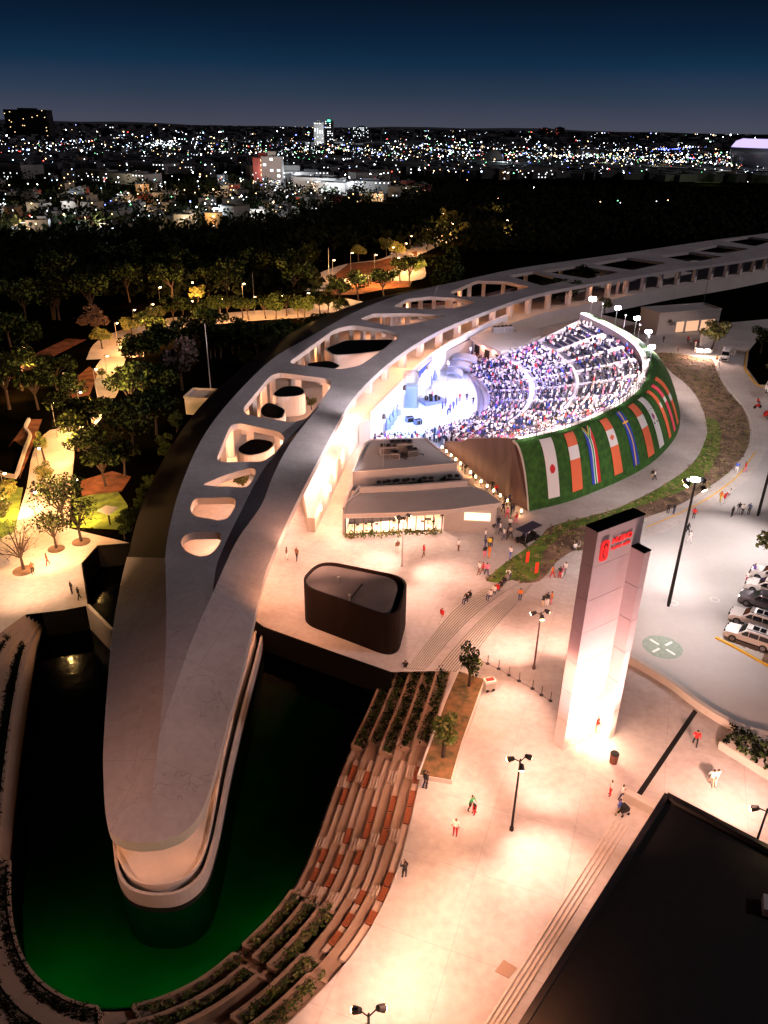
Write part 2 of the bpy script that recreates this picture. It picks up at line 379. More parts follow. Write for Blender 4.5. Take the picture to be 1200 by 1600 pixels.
# timber benches
bn = [('next to the upper planters', iA + 0), ('just past the first stairs', iA + 4), ('short of mid-curve', iA + 7), ('at mid-curve', iA + 10), ('just past the middle stairs', iA + 15), ('between the middle and lowest stairs', iA + 19), ('at the lowest stairs', iA + 22), ('just past the lowest stairs', iA + 27), ('at the hedge end', iA + 31)]
def bench(k, i0, f):
    z = tierz(k) + .31; a0 = tpt(i0, (k + .05) / NT, z); a1 = tpt(min(i0 + 3, nT - 1), (k + .05) / NT, z); w = tpt(i0, (k + .40) / NT, z)
    d = (a1 - a0).normalized(); n = Vector((-d.y, d.x, 0)); wd = (w - a0).dot(n); s = 1 if wd > 0 else -1; wd = abs(wd)
    Ln = (a1 - a0).length * .92; c = a0 + d * Ln / 2 + n * s * wd / 2; rz = math.atan2(d.y, d.x)
    root = empty('wooden_bench', (c.x, c.y, z), rz)
    pl = MB(); nb = max(6, int(Ln / .16))
    for q in range(nb): pl.box((-Ln / 2 + (q + .5) * Ln / nb, 0, .11), (Ln / nb * .86, wd * .96, .04))
    pl.build('seat', m_wood, root, keep=False)
    fr_ = MB().box((0, 0, .045), (Ln * .96, wd * .8, .09)); fr_.build('frame', m_dark, root, keep=False)
    return root
for n_, (wh, i0) in enumerate(bn):
    for k in range(NT):
        if (n_ * 3 + k * 2) % 5 in (0, 3, 1) or (n_ in (2, 3) and k in (1, 2)):
            if i0 + 4 < [iB2 + 3, iB2, iB + 2, iB + 1, iB - 1][k]:
                tag(bench(k, i0 + (k % 2), 0), f'red-brown slatted timber bench on the {ordn[k]} pool terrace, {wh}', 'bench', 'timber benches on the pool terraces')

# ---- foliage helpers
def leaf_cluster(mb, c, r, n, s, sq=.8, rnd=random, m=None):
    for _ in range(n):
        while True:
            p = Vector((rnd.uniform(-1, 1), rnd.uniform(-1, 1), rnd.uniform(-1, 1)))
            if .25 < p.length < 1: break
        p = Vector((c[0] + p.x * r, c[1] + p.y * r, c[2] + p.z * r * sq))
        a = Vector((rnd.gauss(0, 1), rnd.gauss(0, 1), rnd.gauss(0, 1))).normalized() * s * rnd.uniform(.6, 1.3)
        b = a.orthogonal().normalized() * a.length * .55
        mb.add([p - a, p + b, p + a, p - b], [(0, 1, 2, 3)], m)
def planting(line, half, z, h, dens, s, rnd=random, mb=None):
    mb = mb or MB()
    for a, b in zip(line, line[1:]):
        Ln = (b - a).length; n = max(1, int(Ln * dens))
        for _ in range(n):
            t_ = rnd.random(); p = a.lerp(b, t_); hh = h * rnd.uniform(.5, 1.15)
            q = (p.x + rnd.uniform(-half, half), p.y + rnd.uniform(-half, half), z + hh * .5)
            leaf_cluster(mb, q, hh * .55, 9, s, 1, rnd, rnd.choice((0, 0, 1)))
    return mb
# planters: soil beds, kerb walls and shrubs for the planted stretches of every tier
def planter(k, i0, i1, label, plants=True, mats_=None, hgt=.55, soilm=None):
    z = tierz(k); root = empty('terrace_planter', tpt(i0, (k + .3) / NT, z))
    a = seg(i0, i1, (k + .06) / NT, 0); b = seg(i0, i1, (k + .90) / NT, 0)
    up = lambda l, zz: [Vector((p.x, p.y, zz)) for p in l]
    mb = MB().loft([up(a, z + .3), up(b, z + .3)], flip=True); mb.build('soil', soilm or m_soil, root)
    w = MB(); w.wall(seg(i0, i1, (k + .04) / NT, 0), z - .01, z + .45, .16); w.wall(seg(i0, i1, (k + .93) / NT, 0), z - .01, z + .45, .2)
    for i in (i0, i1): w.wall([tpt(i, (k + .05) / NT, 0), tpt(i, (k + .92) / NT, 0)], z - .01, z + .447, .2)
    w.build('kerb', m_ter, root)
    if plants: planting(seg(i0, i1, (k + .45) / NT, 0), .36, z + .3, hgt, 13, .10).build('shrubs', mats_ or [m_leafg, m_leafy], root)
    return tag(root, label, 'planter', 'planters on the pool terraces')
for k in range(NT):
    planter(k, 0, max(2, iA - 2 - [2, 1, 0, 2, 1][k]), f'dark-leaved planter bed at the upper end of the {ordn[k]} pool terrace', mats_=[m_leafd, m_leafg], soilm=m_soil)
    e = [iB2 + 4, iB2 + 1, iB + 2, iB + 1, iB - 1][k]
    planter(k, e, e + 13, f'green-planted bed curving round the pool end, {ordn[k]} tier', hgt=.6)
    planter(k, e + 15, e + 34, f'planted bed on the far pool side, {ordn[k]} tier from its rim', plants=k in (1, 3, 4), hgt=.5)
    if k in (0, 2, 4): planter(k, e + 36 + k, min(114 + k, e + 60 + 3 * k), f'dark planted bed beyond the curved prow, {ordn[k]} tier from its rim', mats_=[m_leafd, m_leafd])
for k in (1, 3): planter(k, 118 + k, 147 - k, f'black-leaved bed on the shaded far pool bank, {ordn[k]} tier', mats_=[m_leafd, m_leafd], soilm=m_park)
# planted soil bed (wedge) on the plaza beside the terraces, with its two slender trees
bed = [P(u, v) for u, v in ((716, 1052), (757, 1066), (742, 1110), (722, 1165), (705, 1225), (653, 1217), (672, 1165), (695, 1100))]
root = empty('raised_planter', bed[0]); MB().prism(bed, 0, .32).build('soil', mat('orange_soil', (.19, .10, .04), .95, col2=(.05, .045, .015), scale=1.2, bump=.6, detail=9), root)
kb = MB(); kb.wall([b for b in bed] + [bed[0]], .0, .42, .16); kb.build('kerb', m_conc, root)
tag(root, 'wedge-shaped soil bed with pale kerb on the plaza beside the terraces', 'planter')
bed2 = [P(u, v) for u, v in ((1121, 1170), (1158, 1142), (1260, 1198), (1240, 1245))]
root = empty('raised_planter', bed2[0]); MB().prism(bed2, 0, .8).build('wall', m_conc, root)
pm = MB(); 
for a, b in ((0, 1), (.25, .75), (.5, .5), (.7, .3)):
    l0 = bed2[0].lerp(bed2[1], .12 + .76 * a); l1 = bed2[3].lerp(bed2[2], .12 + .76 * a); planting(resample([l0, l1], n=5), .35, .8, .7, 5, .16, mb=pm)
pm.build('shrubs', [m_leafd, m_leafg], root); tag(root, 'angular concrete planter box full of dark shrubs near the dark-roofed building', 'planter')
# ------------------------------------------------------------------ the long curved building
Rl = cat([(250, 1315, 3.0), (280, 1304, 3.0), (303, 1285, 3.1), (320, 1255, 3.25), (336, 1205, 3.6), (353, 1140, 4.2), (375, 1060, 5.1), (393, 985, 6.1), (413, 900, 7.2), (440, 835, 8.1), (467, 777, 8.7), (510, 695, 9), (550, 625, 9), (608, 567, 9), (669, 526, 9), (725, 500, 9), (795, 473, 9), (842, 459, 9), (890, 449, 9), (950, 439, 9), (1050, 422, 9), (1150, 408, 9), (1230, 394, 9), (1330, 372, 9)], 5)
Ll = cat([(250, 1315, 3.0), (215, 1317, 3.0), (185, 1309, 3.0), (167, 1285, 3.0), (161, 1200, 3.2), (163, 1140, 3.4), (168, 1070, 3.7), (176, 985, 4), (190, 905, 4.3), (204, 850, 4.5), (218, 800, 4.6), (246, 735, 4.8), (287, 668, 5), (325, 622, 5.2), (360, 590, 5.4), (417, 543, 5.6), (483, 505, 6), (537, 482, 6.2), (583, 467, 6.6), (640, 454, 7.4), (700, 443, 8.4), (800, 421, 9), (900, 406, 9), (1000, 392, 9), (1100, 377, 9), (1200, 364, 9), (1330, 345, 9)], 5)
cA = cat([(258, 872, 8), (263, 833, 8.3), (280, 767, 8.6), (313, 690, 8.8), (358, 628, 9), (423, 563, 9), (483, 527, 9), (550, 490, 9), (617, 463, 9), (683, 447, 9)], 5)
cA2 = cat([(258, 872, 8), (260, 950, 7.2), (258, 1036, 6.3), (249, 1148, 5.1), (240, 1220, 4.2), (236, 1290, 3.4)], 3)
cB = cat([(249, 1148, 5.1), (272, 1080, 5.9), (302, 995, 7.0), (332, 928, 7.9), (353, 880, 8.5), (373, 840, 8.8), (408, 790, 9.1), (426, 745, 9.2), (452, 695, 9.3), (500, 632, 9.3)], 4)
cC = cat([(333, 926, 7.86), (338, 885, 7.85), (354, 845, 7.75), (381, 790, 7.8), (406, 742, 7.9), (447, 690, 8.5), (500, 632, 9.3)], 4)
cV = [[(166, 1114, 3.5), (205, 1130, 4.1), (249, 1148, 5.1)], [(249, 1148, 5.1), (300, 1134, 4.75), (356, 1122, 4.5)], [(174, 1016, 3.9), (258, 1036, 6.3)], [(204, 860, 4.5), (258, 872, 8)]]
loop = Rl + list(reversed(Ll))[0:-1]
def cdt_px(lines):
    V = []; E = []; Z = []
    for ln, closed in lines:
        k = len(V); V += [Vector((p[0], p[1])) for p in ln]; Z += [p[2] for p in ln]
        E += [(k + i, k + i + 1) for i in range(len(ln) - 1)] + ([(k + len(ln) - 1, k)] if closed else [])
    v, e, f, ov, *_ = delaunay_2d_cdt(V, E, [], 1, 1e-3)
    z = [(sum(Z[i] for i in ov[q]) / len(ov[q])) if ov[q] else None for q in range(len(v))]
    return v, f, z
base = [(loop, True), (cA, False), (cA2, False), (cB, False), (cC, False)] + [(c, False) for c in cV]
bv, bf, bz = cdt_px(base)
def zlook(x, y):
    best = None
    for q in bf:
        a, b, c = (bv[i] for i in q[:3])
        if min(a.x, b.x, c.x) - 1 > x or max(a.x, b.x, c.x) + 1 < x or min(a.y, b.y, c.y) - 1 > y or max(a.y, b.y, c.y) + 1 < y: continue
        d = (b.y - c.y) * (a.x - c.x) + (c.x - b.x) * (a.y - c.y)
        if abs(d) < 1e-9: continue
        w0 = ((b.y - c.y) * (x - c.x) + (c.x - b.x) * (y - c.y)) / d; w1 = ((c.y - a.y) * (x - c.x) + (a.x - c.x) * (y - c.y)) / d; w2 = 1 - w0 - w1
        m = min(w0, w1, w2)
        zz = [bz[i] for i in q[:3]]
        if None in zz: continue
        if best is None or m > best[0]: best = (m, w0 * zz[0] + w1 * zz[1] + w2 * zz[2])
        if m >= -1e-6: break
    return best[1] if best else 9.0
HOLES = [
 [(281, 850), (286, 838), (298, 832), (343, 831), (347, 838), (341, 853), (330, 866), (313, 870), (294, 864)],
 [(296, 797), (303, 778), (366, 777), (369, 787), (358, 809), (345, 813), (305, 807)],
 [(314, 758), (352, 742), (390, 731), (400, 733), (398, 745), (386, 762)],
 [(338, 717), (360, 664), (374, 661), (438, 675), (446, 686), (432, 706), (412, 721), (345, 722)],
 [(378, 640), (422, 587), (437, 582), (514, 592), (519, 601), (497, 633), (478, 655), (457, 660), (387, 648)],
 [(450, 567), (523, 514), (550, 508), (610, 516), (627, 524), (597, 547), (563, 571), (533, 577), (477, 571)],
 [(562, 498), (583, 490), (640, 489), (697, 493), (640, 507), (612, 510)],
 [(614, 479), (636, 467), (672, 463), (716, 466), (743, 472), (714, 481), (660, 483)],
 [(702, 456), (745, 441), (790, 442), (828, 449), (772, 461), (718, 461)],
 [(794, 432), (835, 427), (886, 437), (848, 443)], [(846, 424), (900, 418), (968, 425), (920, 432)],
 [(924, 412), (980, 405), (1042, 411), (988, 419)], [(1030, 400), (1078, 395), (1130, 401), (1083, 408)],
 [(1080, 391), (1120, 384), (1172, 389), (1135, 395)], [(1128, 376), (1170, 371), (1213, 375), (1180, 383)]]
for q_ in range(8, len(HOLES)):
    cy_ = sum(p[1] for p in HOLES[q_]) / len(HOLES[q_]); HOLES[q_] = [(p[0], cy_ + (p[1] - cy_) * (1.45 if 9 <= q_ <= 11 else 1.25)) for p in HOLES[q_]]
holes = []
for h in HOLES:
    r = poly_round([Vector((a, b, 0)) for a, b in h], 9 if h[0][1] > 560 else 5, 4)
    holes.append([(p.x, p.y, zlook(p.x, p.y)) for p in r])
fv, ff, fz = cdt_px(base + [(h, True) for h in holes])
W3 = []
for i, p in enumerate(fv):
    z = fz[i] if fz[i] is not None else zlook(p.x, p.y); W3.append(P(p.x, p.y, z))
tris = []
for q in ff:
    cx = sum(fv[i].x for i in q) / len(q); cy = sum(fv[i].y for i in q) / len(q)
    if any(pts_in_poly(cx, cy, h) for h in holes): continue
    q = list(q); n = (W3[q[1]] - W3[q[0]]).cross(W3[q[2]] - W3[q[0]])
    if n.z < 0: q.reverse()
    tris.append(tuple(q))
used = sorted({i for q in tris for i in q}); mp_ = {i: k for k, i in enumerate(used)}; nU = len(used); TH = .85
V = [W3[i] for i in used] + [W3[i] - Vector((0, 0, TH)) for i in used]
T = [tuple(mp_[i] for i in q) for q in tris]; edges = {}
for q in T:
    for i in range(len(q)): edges[(q[i], q[(i + 1) % len(q)])] = 1
side = [(b, a, a + nU, b + nU) for (a, b) in edges if (b, a) not in edges]
arc = empty('curved_building', P(330, 900, 0))
tag(arc, 'long curved concrete building with holes cut through its sweeping roof', 'building')
mb = MB(); k = 0
m_flank = mat('flank_painted_shade', (.011, .008, .011), .7, noise=.25, scale=.5, spec=.06)  # shade put into the colour of the roof's left slope
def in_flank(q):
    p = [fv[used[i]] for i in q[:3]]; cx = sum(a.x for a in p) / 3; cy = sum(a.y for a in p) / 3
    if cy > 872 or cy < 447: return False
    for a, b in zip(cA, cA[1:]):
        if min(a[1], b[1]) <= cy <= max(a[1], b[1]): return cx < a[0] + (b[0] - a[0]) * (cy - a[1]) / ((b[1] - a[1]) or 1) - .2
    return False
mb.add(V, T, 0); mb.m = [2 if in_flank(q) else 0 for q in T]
mb.f += [tuple(reversed([i + nU for i in q])) for q in T] + side; mb.m += [1] * len(T) + [1] * len(side)
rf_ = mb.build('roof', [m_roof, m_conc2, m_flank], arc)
bm = bmesh.new(); bm.from_mesh(rf_.data)
for f in bm.faces: f.smooth = True
for e in bm.edges: e.smooth = len(e.link_faces) == 2 and e.calc_face_angle(3) < R(16)
bm.to_mesh(rf_.data); bm.free()

R3 = [P(*p) for p in Rl]; L3 = [P(*p) for p in Ll]
Rr = resample(R3, step=1.5); Lr = resample(L3, step=1.5)
def near(ln, u, v): return min(range(len(ln)), key=lambda i: (proj(ln[i])[0] - u) ** 2 + (proj(ln[i])[1] - v) ** 2)
# terrace floor under the roof: from the wall start onwards
w0_ = P(473, 833, 0); iw = min(range(len(Rr)), key=lambda i: (Rr[i].x - w0_.x) ** 2 + (Rr[i].y - w0_.y) ** 2)
Wl = offset(Rr[iw:], -.25)
def smooth2(l, n=3):
    for _ in range(n): l = [l[0]] + [(l[i - 1] + l[i] * 2 + l[i + 1]) / 4 for i in range(1, len(l) - 1)] + [l[-1]]
    return l
Wl = smooth2(Wl)
FZ = 3.4
j0 = near(Lr, 262, 705)
ins = smooth2(offset(Lr[j0:], 2.2))
if ins[10].x < Lr[j0 + 10].x: ins = smooth2(offset(Lr[j0:], -2.2))
i5 = 10
fl = [(p.x, p.y) for p in Wl[i5:]] + [(p.x, p.y) for p in reversed(ins)]
MB().prism(fl, FZ - .4, FZ, bottom=True).build('upper_floor', m_conc, arc)
# wall under the walkway, parapet, lower end ramping out of the ground
fw = MB().wall(Wl, 0, lambda i: min(FZ + .25, 2.0 + i * .3), .35); fw.build('facade_wall', m_conc, arc)
fs = MB(); a = offset(Wl, -.25); b = [p.lerp(q_, min(1, .15 + i / 10)) for i, (p, q_) in enumerate(zip(Wl, offset(Wl, -5)))]
zz = lambda i: min(FZ, 1.6 + i * .3)
fs.loft([[Vector((p.x, p.y, zz(i))) for i, p in enumerate(a)], [Vector((p.x, p.y, zz(i) + .01)) for i, p in enumerate(b)], [Vector((p.x, p.y, 0)) for i, p in enumerate(b)]]); fs.add([(Wl[0].x, Wl[0].y, 0), (Wl[0].x, Wl[0].y, 2.0), (b[0].x, b[0].y, 2.0), (b[0].x, b[0].y, 0)], [(0, 1, 2, 3)]); fs.build('walkway', m_conc, arc)
# columns: copies of one fin, along the outer edge and round the holes
cm_ = MB().box((0, 0, .5), (1, 1, 1)); cm = cm_.build('column', m_conc, arc, keep=False); cmesh = cm.data; SC.collection.objects.unlink(cm); bpy.data.objects.remove(cm)
ncol = [0]
def column(p, d, z0, z1, w=.55, dp=1.1):
    if ncol[0] >= 98: return
    o = bpy.data.objects.new('column', cmesh); o.location = (p.x, p.y, z0); o.scale = (w, dp, z1 - z0); o.rotation_euler = (0, 0, math.atan2(d.y, d.x)); link(o, arc, True); ncol[0] += 1
cl = resample(smooth2(offset(Rr[iw + 8:], -3.6)), step=8.8)
for i in range(1, len(cl) - 1):
    if i > 38: break
    d = cl[i + 1] - cl[i - 1]; column(cl[i], d, FZ, cl[i].z - TH + .02, 1.25)
# posts behind the upper rims of the openings
for h, n, m0 in ((3, 5, .0), (4, 6, 0), (5, 9, 0), (6, 4, 0), (7, 7, 0), (8, 6, 0), (9, 3, 0), (10, 3, 0)):
    hp = HOLES[h]; up_ = cat([(p[0], p[1], zlook(*p)) for p in hp[0:max(4, len(hp) // 2 + 1)]], 6); pts = resample([P(*p) for p in up_], n=n + 2)
    c = sum((P(p[0], p[1], 9) for p in hp), Vector()) / len(hp)
    for p in pts[1:-1]:
        q = p + (p - c).normalized() * 1.3; column(q, (p - c).cross(Vector((0, 0, 1))), FZ if h > 2 else 0, p.z - TH + .02, 1.0, .8)
# inner back wall along the left side and the hull under the prow
bwl = smooth2(offset(ins, -3.2 if (offset(ins, -3.2)[5] - Lr[j0 + 5]).length > (offset(ins, 3.2)[5] - Lr[j0 + 5]).length else 3.2))
MB().wall(resample(ins, step=4), 0, lambda i: 0 + 4.2, .3).build('back_wall', m_brown, arc)
MB().wall(resample(Lr[near(Lr, 176, 985):], step=4.), -.5, lambda i: 3.2, .5).build('outer_wall', m_conc2, arc)
# prow deck ring in the pool
dk = cat([(178, 1290), (184, 1335), (197, 1363), (211, 1377), (236, 1385), (271, 1381), (301, 1364), (321, 1328), (334, 1270), (345, 1206), (360, 1140), (376, 1075), (390, 1028), (401, 985)], 5)
dk3 = PZ(dk, -1.4)
ou = cat([(176, 1285), (180, 1330), (185, 1362), (203, 1387), (236, 1397), (280, 1393), (315, 1366), (333, 1316), (345, 1262), (355, 1210), (370, 1145), (386, 1082), (400, 1030), (412, 979)], 5)
ou3 = PZ(ou, -1.2)
lft = [P(u, v, -1.4) for u, v in ((300, 930), (215, 950), (192, 1080), (184, 1200))]
MB().prism([*dk3] + lft, -2.9, -1.4).build('prow_deck', m_conc, arc)
MB().wall(dk3, -1.45, -1.15, .16).build('deck_kerb', m_conc, arc)
MB().wall(ou3, -2.45, -1.15, .22).build('moat_wall', m_conc2, arc); MB().wall(offset(ou3, -.02), -7, -2.45, .2).build('moat_footing', m_black, arc)
MB().prism(ou3 + list(reversed(dk3)), -4.6, -2.7).build('moat_floor', m_black, arc)
hull = [P(u, v, -1.4) for u, v in ((205, 1120), (212, 1225), (235, 1262), (262, 1262), (290, 1225), (312, 1110), (345, 985), (300, 930), (230, 960))]
MB().prism(poly_round(hull, 2), -1.4, 2.2).build('hull_wall', m_conc, arc)
# pods on the upper floor seen through the openings
def pod(px, z1, hgt, mtop, name='pod'):
    pl = poly_round([P(u, v, z1) for u, v in px], 1.6, 4)
    b = MB().prism(pl, z1 - hgt, z1, mside=0, m=0).build(name, m_conc, arc)
    c = sum(pl, Vector()) / len(pl); inner = [c + (p - c) * .93 for p in pl]
    MB().prism(inner, z1, z1 + .06).build('roof_cap', mtop, b)
pod([(424, 616), (442, 603), (468, 603), (479, 612), (470, 619), (432, 621)], 7.6, 3.3, m_darkroof)
pod([(405, 640), (418, 627), (448, 640), (440, 656), (410, 652)], 6.4, 2.1, m_darkroof)
pod([(366, 702), (395, 684), (432, 690), (420, 706), (385, 714)], 6.6, 2.3, m_darkroof)
pod([(505, 545), (540, 531), (620, 530), (600, 548), (560, 553), (520, 556)], 7.4, 3.1, m_darkroof)
pod([(475, 568), (515, 563), (535, 572), (500, 585)], 6.4, 2.1, m_darkroof)
# warm lamps under the roof
for i in range(near(Wl, 470, 790), len(Wl) - 1, 5):
    p = Wl[i]; u, v = proj(p)
    if u > 1000: break
    q = offset(Wl, -1.6)[i]
    lamp_light('POINT', (q.x, q.y, 7.2), 1500 if u < 700 else (420 if u < 850 else 130), PEACH if u < 560 else WARM2, .12, parent=arc)
q = offset(Wl, 1.3)
for i in range(1, near(Wl, 600, 590), 4): lamp_light('POINT', (q[i].x, q[i].y, 2.6), 800, WARM2, .15, parent=arc)
bl = MB()
for i in range(2, near(Wl, 575, 690), 4):
    p = offset(Wl, .28)[i]; bl.box((p.x, p.y, 2.0), (.18, .25, .7), math.atan2(*(Wl[i + 1] - Wl[i]).yx) + math.pi / 2)
bl.build('wall_lamp', gl_warm, arc)
for h, W, col in ((0, 750, WARM), (1, 1200, WARM2), (2, 900, WARM2), (3, 1300, WARM2), (4, 1100, WARM2), (5, 900, WARM), (6, 500, WARM), (7, 500, WARM), (8, 300, WARM)):
    hp = HOLES[h]; c = sum((P(p[0], p[1], 9) for p in hp), Vector()) / len(hp); w = max(p[0] for p in hp) - min(p[0] for p in hp)
    for s_ in ((0,) if h < 3 else (-.42, .42)):
        lamp_light('POINT', (c.x + s_ * w * .13, c.y + 5.5, 6.2 if h > 2 else 4.2), W * (2.4 if h < 5 else 1.3), col, .2, parent=arc)
# roof glow lamps along the prow deck edge
for u, v in ((352, 1160), (334, 1250), (305, 1350), (240, 1372), (190, 1340), (372, 1085), (392, 1015)):
    p = P(u, v, -1.2); lamp_light('POINT', (p.x - .6, p.y + .6, .1), 46, WARM, .1, parent=arc)
# ------------------------------------------------------------------ amphitheatre
amp = empty('amphitheatre', P(760, 700, 0))
tag(amp, 'open-air amphitheatre of curved seating rows behind a green turf bank', 'amphitheatre')
rimc = [(803, 688, 9), (883, 670, 9), (960, 637, 9.4), (1000, 607, 9.8), (1014, 573, 10.3), (1002, 543, 10.8), (968, 517, 11.3), (913, 489, 12)]
frc = [(700, 690, .4), (735, 664, .4), (752, 646, .4), (757, 628, .4), (753, 612, .4), (744, 600, .4), (732, 591, .4), (718, 581, .4)]
NA = 8
rim = PZ(cat(rimc, NA)); fro = PZ(cat(frc, NA)); nA = len(rim)
bsc = [(827, 799), (905, 778), (1004, 733), (1051, 690), (1063, 656)]
cen = P(650, 650, 0)
bs = [P(u, v, 0) for u, v in bsc]
for i in (5, 6, 7):
    p = P(*rimc[i]); d = (p - cen); d.z = 0; q = p + d.normalized() * (9 + (i - 5)); bs.append(Vector((q.x, q.y, 0)))
base_ = [Vector(p) for p in cat([tuple(p) for p in bs], NA)]
NR = 24
def seat(a, r):
    """point at angular sample a (float) and row fraction r (0 front .. 1 rim)"""
    i = min(int(a), nA - 2); f = a - i
    p = fro[i].lerp(fro[i + 1], f); q = rim[i].lerp(rim[i + 1], f)
    return p.lerp(q, r * .965) - Vector((0, 0, 1.1 * r * .965)) + Vector((0, 0, -.6 * math.sin(math.pi * r)))
rows = []
def rowz(k, j): return seat(j, k / NR)
for k in range(NR):
    a = [seat(j, k / NR) for j in range(nA)]; b = [seat(j, (k + 1) / NR) for j in range(nA)]
    rows.append(a); rows.append([Vector((q.x, q.y, p.z)) for p, q in zip(a, b)])
rows.append([seat(j, 1) for j in range(nA)])
MB().loft(rows).build('seating_steps', m_conc, amp)
# rim kerb, turf bank
rt = MB(); ri = [seat(j, 1) for j in range(nA)]
rt.loft([ri, [Vector((p.x, p.y, r.z)) for p, r in zip(ri, rim)], [r for r in rim]]); rt.build('rim_kerb', m_conc, amp)
def bermp(j, t):
    """turf bank profile: t 0 at the rim, 1 at the ground"""
    i = min(int(j), nA - 2); f = j - i; p = rim[i].lerp(rim[i + 1], f); q = base_[i].lerp(base_[i + 1], f)
    tt = t ** .82; x = p.lerp(q, tt); x.z = p.z * (1 - t ** 1.7) if t < 1 else 0; return x
MB().loft([[bermp(j, t / 12) for j in range(nA)] for t in range(13)]).build('turf_bank', m_berm, amp)
# end walls
ew = MB(); e0 = [seat(0, k / 12) for k in range(13)] + [rim[0]] + [bermp(0, t / 6) for t in range(1, 7)]
gb = [Vector((p.x, p.y, 0)) for p in e0]
ew.loft([gb, e0]); 
ew.build('end_wall', m_brown, amp)
cw = MB(); e1 = [seat(nA - 1, k / 12) for k in range(13)] + [rim[-1]] + [bermp(nA - 1, t / 6) for t in range(1, 7)]
cw.loft([[Vector((p.x, p.y, 0)) for p in e1], e1]); cw.build('end_wall', m_conc, amp)
# the tall brown retaining wall beside the passage (its top line steps up to the rim)
tw = [P(692, 690, 4.2), P(735, 686, 5.2), P(800, 690, 9.1)]
bwl_ = resample([P(694, 700, 0), P(760, 752, 0), P(826, 800, 0)], n=14)
def wall_top(i, p):
    ln_ = (Vector((rim[0].x, rim[0].y, 0)) - P(827, 799, 0)) * (i / 13); tv = 690 if i < 5 else 685
    z = min((k * .1 for k in range(8, 100)), key=lambda z_: abs(proj((p.x + ln_.x, p.y + ln_.y, z_))[1] - tv)); return Vector((p.x + ln_.x, p.y + ln_.y, z))
lean = [wall_top(i, p) for i, p in enumerate(bwl_)]
b2 = MB(); th = Vector((.5, .35, 0)); b2.loft([bwl_, lean, [p + th for p in lean], [p + th for p in bwl_]], flip=False); b2.build('retaining_wall', m_brown, amp)
cp_ = MB(); cp_.wall([bermp(0, t / 8) + Vector((-.12, -.1, 0)) for t in range(9)], lambda i: bermp(0, i / 8).z - .15, lambda i: bermp(0, i / 8).z + .12, .25); cp_.build('coping', m_conc, amp)
# aisles and cross-aisle: bright step strips, slightly proud of the seating
m_aisle = mat('aisle_concrete', (.72, .68, .70), .7, noise=.2, scale=2)
def strip(j0, j1, r0, r1, n=40, name='aisle', w=.45, dz=.34):
    mb = MB(); A = []; B = []; C = []; D = []
    for i in range(n + 1):
        f = i / n; j = j0 + (j1 - j0) * f; r = r0 + (r1 - r0) * f
        if r1 != r0 and j0 == j1: a = seat(max(0, j - w), r); b = seat(min(nA - 1.001, j + w), r)
        else: a = seat(j, max(0, r - .018)); b = seat(j, min(1, r + .018))
        for q, l in ((a, A), (b, B)): l.append(q + Vector((0, 0, dz)))
    lo = lambda l: [p - Vector((0, 0, .8)) for p in l]
    mb.loft([lo(A), A, B, lo(B)]); return mb.build(name, m_aisle, amp)
AIS = [2, 10.5, 18, 24.5, 31, 37.5, 43.5, 49.5, 55]
for j in AIS: strip(j, j, .04, .98)
for r in (.34, .62): strip(.2, nA - 1.2, r, r, 160, 'cross_aisle')
rl = MB()
for j in range(1, 34):
    p = rim[j] + Vector((0, 0, -.1)); rl.tube(p, p + Vector((0, 0, 1.5)), .05)
for h_ in (.55, 1.0, 1.5):
    for j in range(1, 33): rl.tube(rim[j] + Vector((0, 0, h_)), rim[j + 1] + Vector((0, 0, h_)), .045, caps=False)
rl.build('rim_railing', m_black, amp)
# backless seat rows (dark) as parts
m_seat = mat('seat_plastic', (.055, .06, .11), .5)
for k in range(1, NR):
    if k in (8, 15): continue
    mb = MB()
    for a0, a1 in zip([.2] + AIS, AIS + [nA - 1.2]):
        js = [a0 + .65 + (a1 - a0 - 1.3) * i / 8 for i in range(9)]
        if a1 - a0 < 1.6: continue
        A = [seat(j, (k + .40) / NR) for j in js]; B = [seat(j, (k + .78) / NR) for j in js]; z = [seat(j, k / NR).z for j in js]
        up_ = lambda l, h: [Vector((p.x, p.y, zz_ + h)) for p, zz_ in zip(l, z)]
        mb.loft([up_(A, .30), up_(A, .42), up_(B, .42), up_(B, .85), up_([b + (b - a) * .08 for a, b in zip(A, B)], .85), up_(B, .3)])
    mb.build('seat_row', m_seat, amp)

# ------------------------------------------------------------------ flags on the turf bank
def face_flag(q0, q1, nm, label, painter, t0=.13, t1=.93, NX=24, NY=60):
    """banner lying on the bank between angular samples q0..q1; painter(x,y)->material index"""
    V = []; 
    for j in range(NY + 1):
        for i in range(NX + 1):
            x = i / NX; y = j / NY; p = bermp(q0 + (q1 - q0) * x, t0 + (t1 - t0) * y); d = p - cen; d.z = 0
            wob = .05 * math.sin(9 * y + q0) * math.sin(math.pi * x) + .10
            V.append(p + d.normalized() * wob + Vector((0, 0, wob)))
    Fc = []; M = []
    for j in range(NY):
        for i in range(NX):
            Fc.append((j * (NX + 1) + i, (j + 1) * (NX + 1) + i, (j + 1) * (NX + 1) + i + 1, j * (NX + 1) + i + 1)); M.append(painter((i + .5) / NX, (j + .5) / NY))
    mb = MB(); mb.v = [tuple(v) for v in V]; mb.f = Fc; mb.m = M
    o = mb.build('flag_banner', FM, smooth=True); o.modifiers.new('thickness', 'SOLIDIFY').thickness = .03
    tag(o, label, 'flag', 'long flag banners laid down the turf bank'); return o
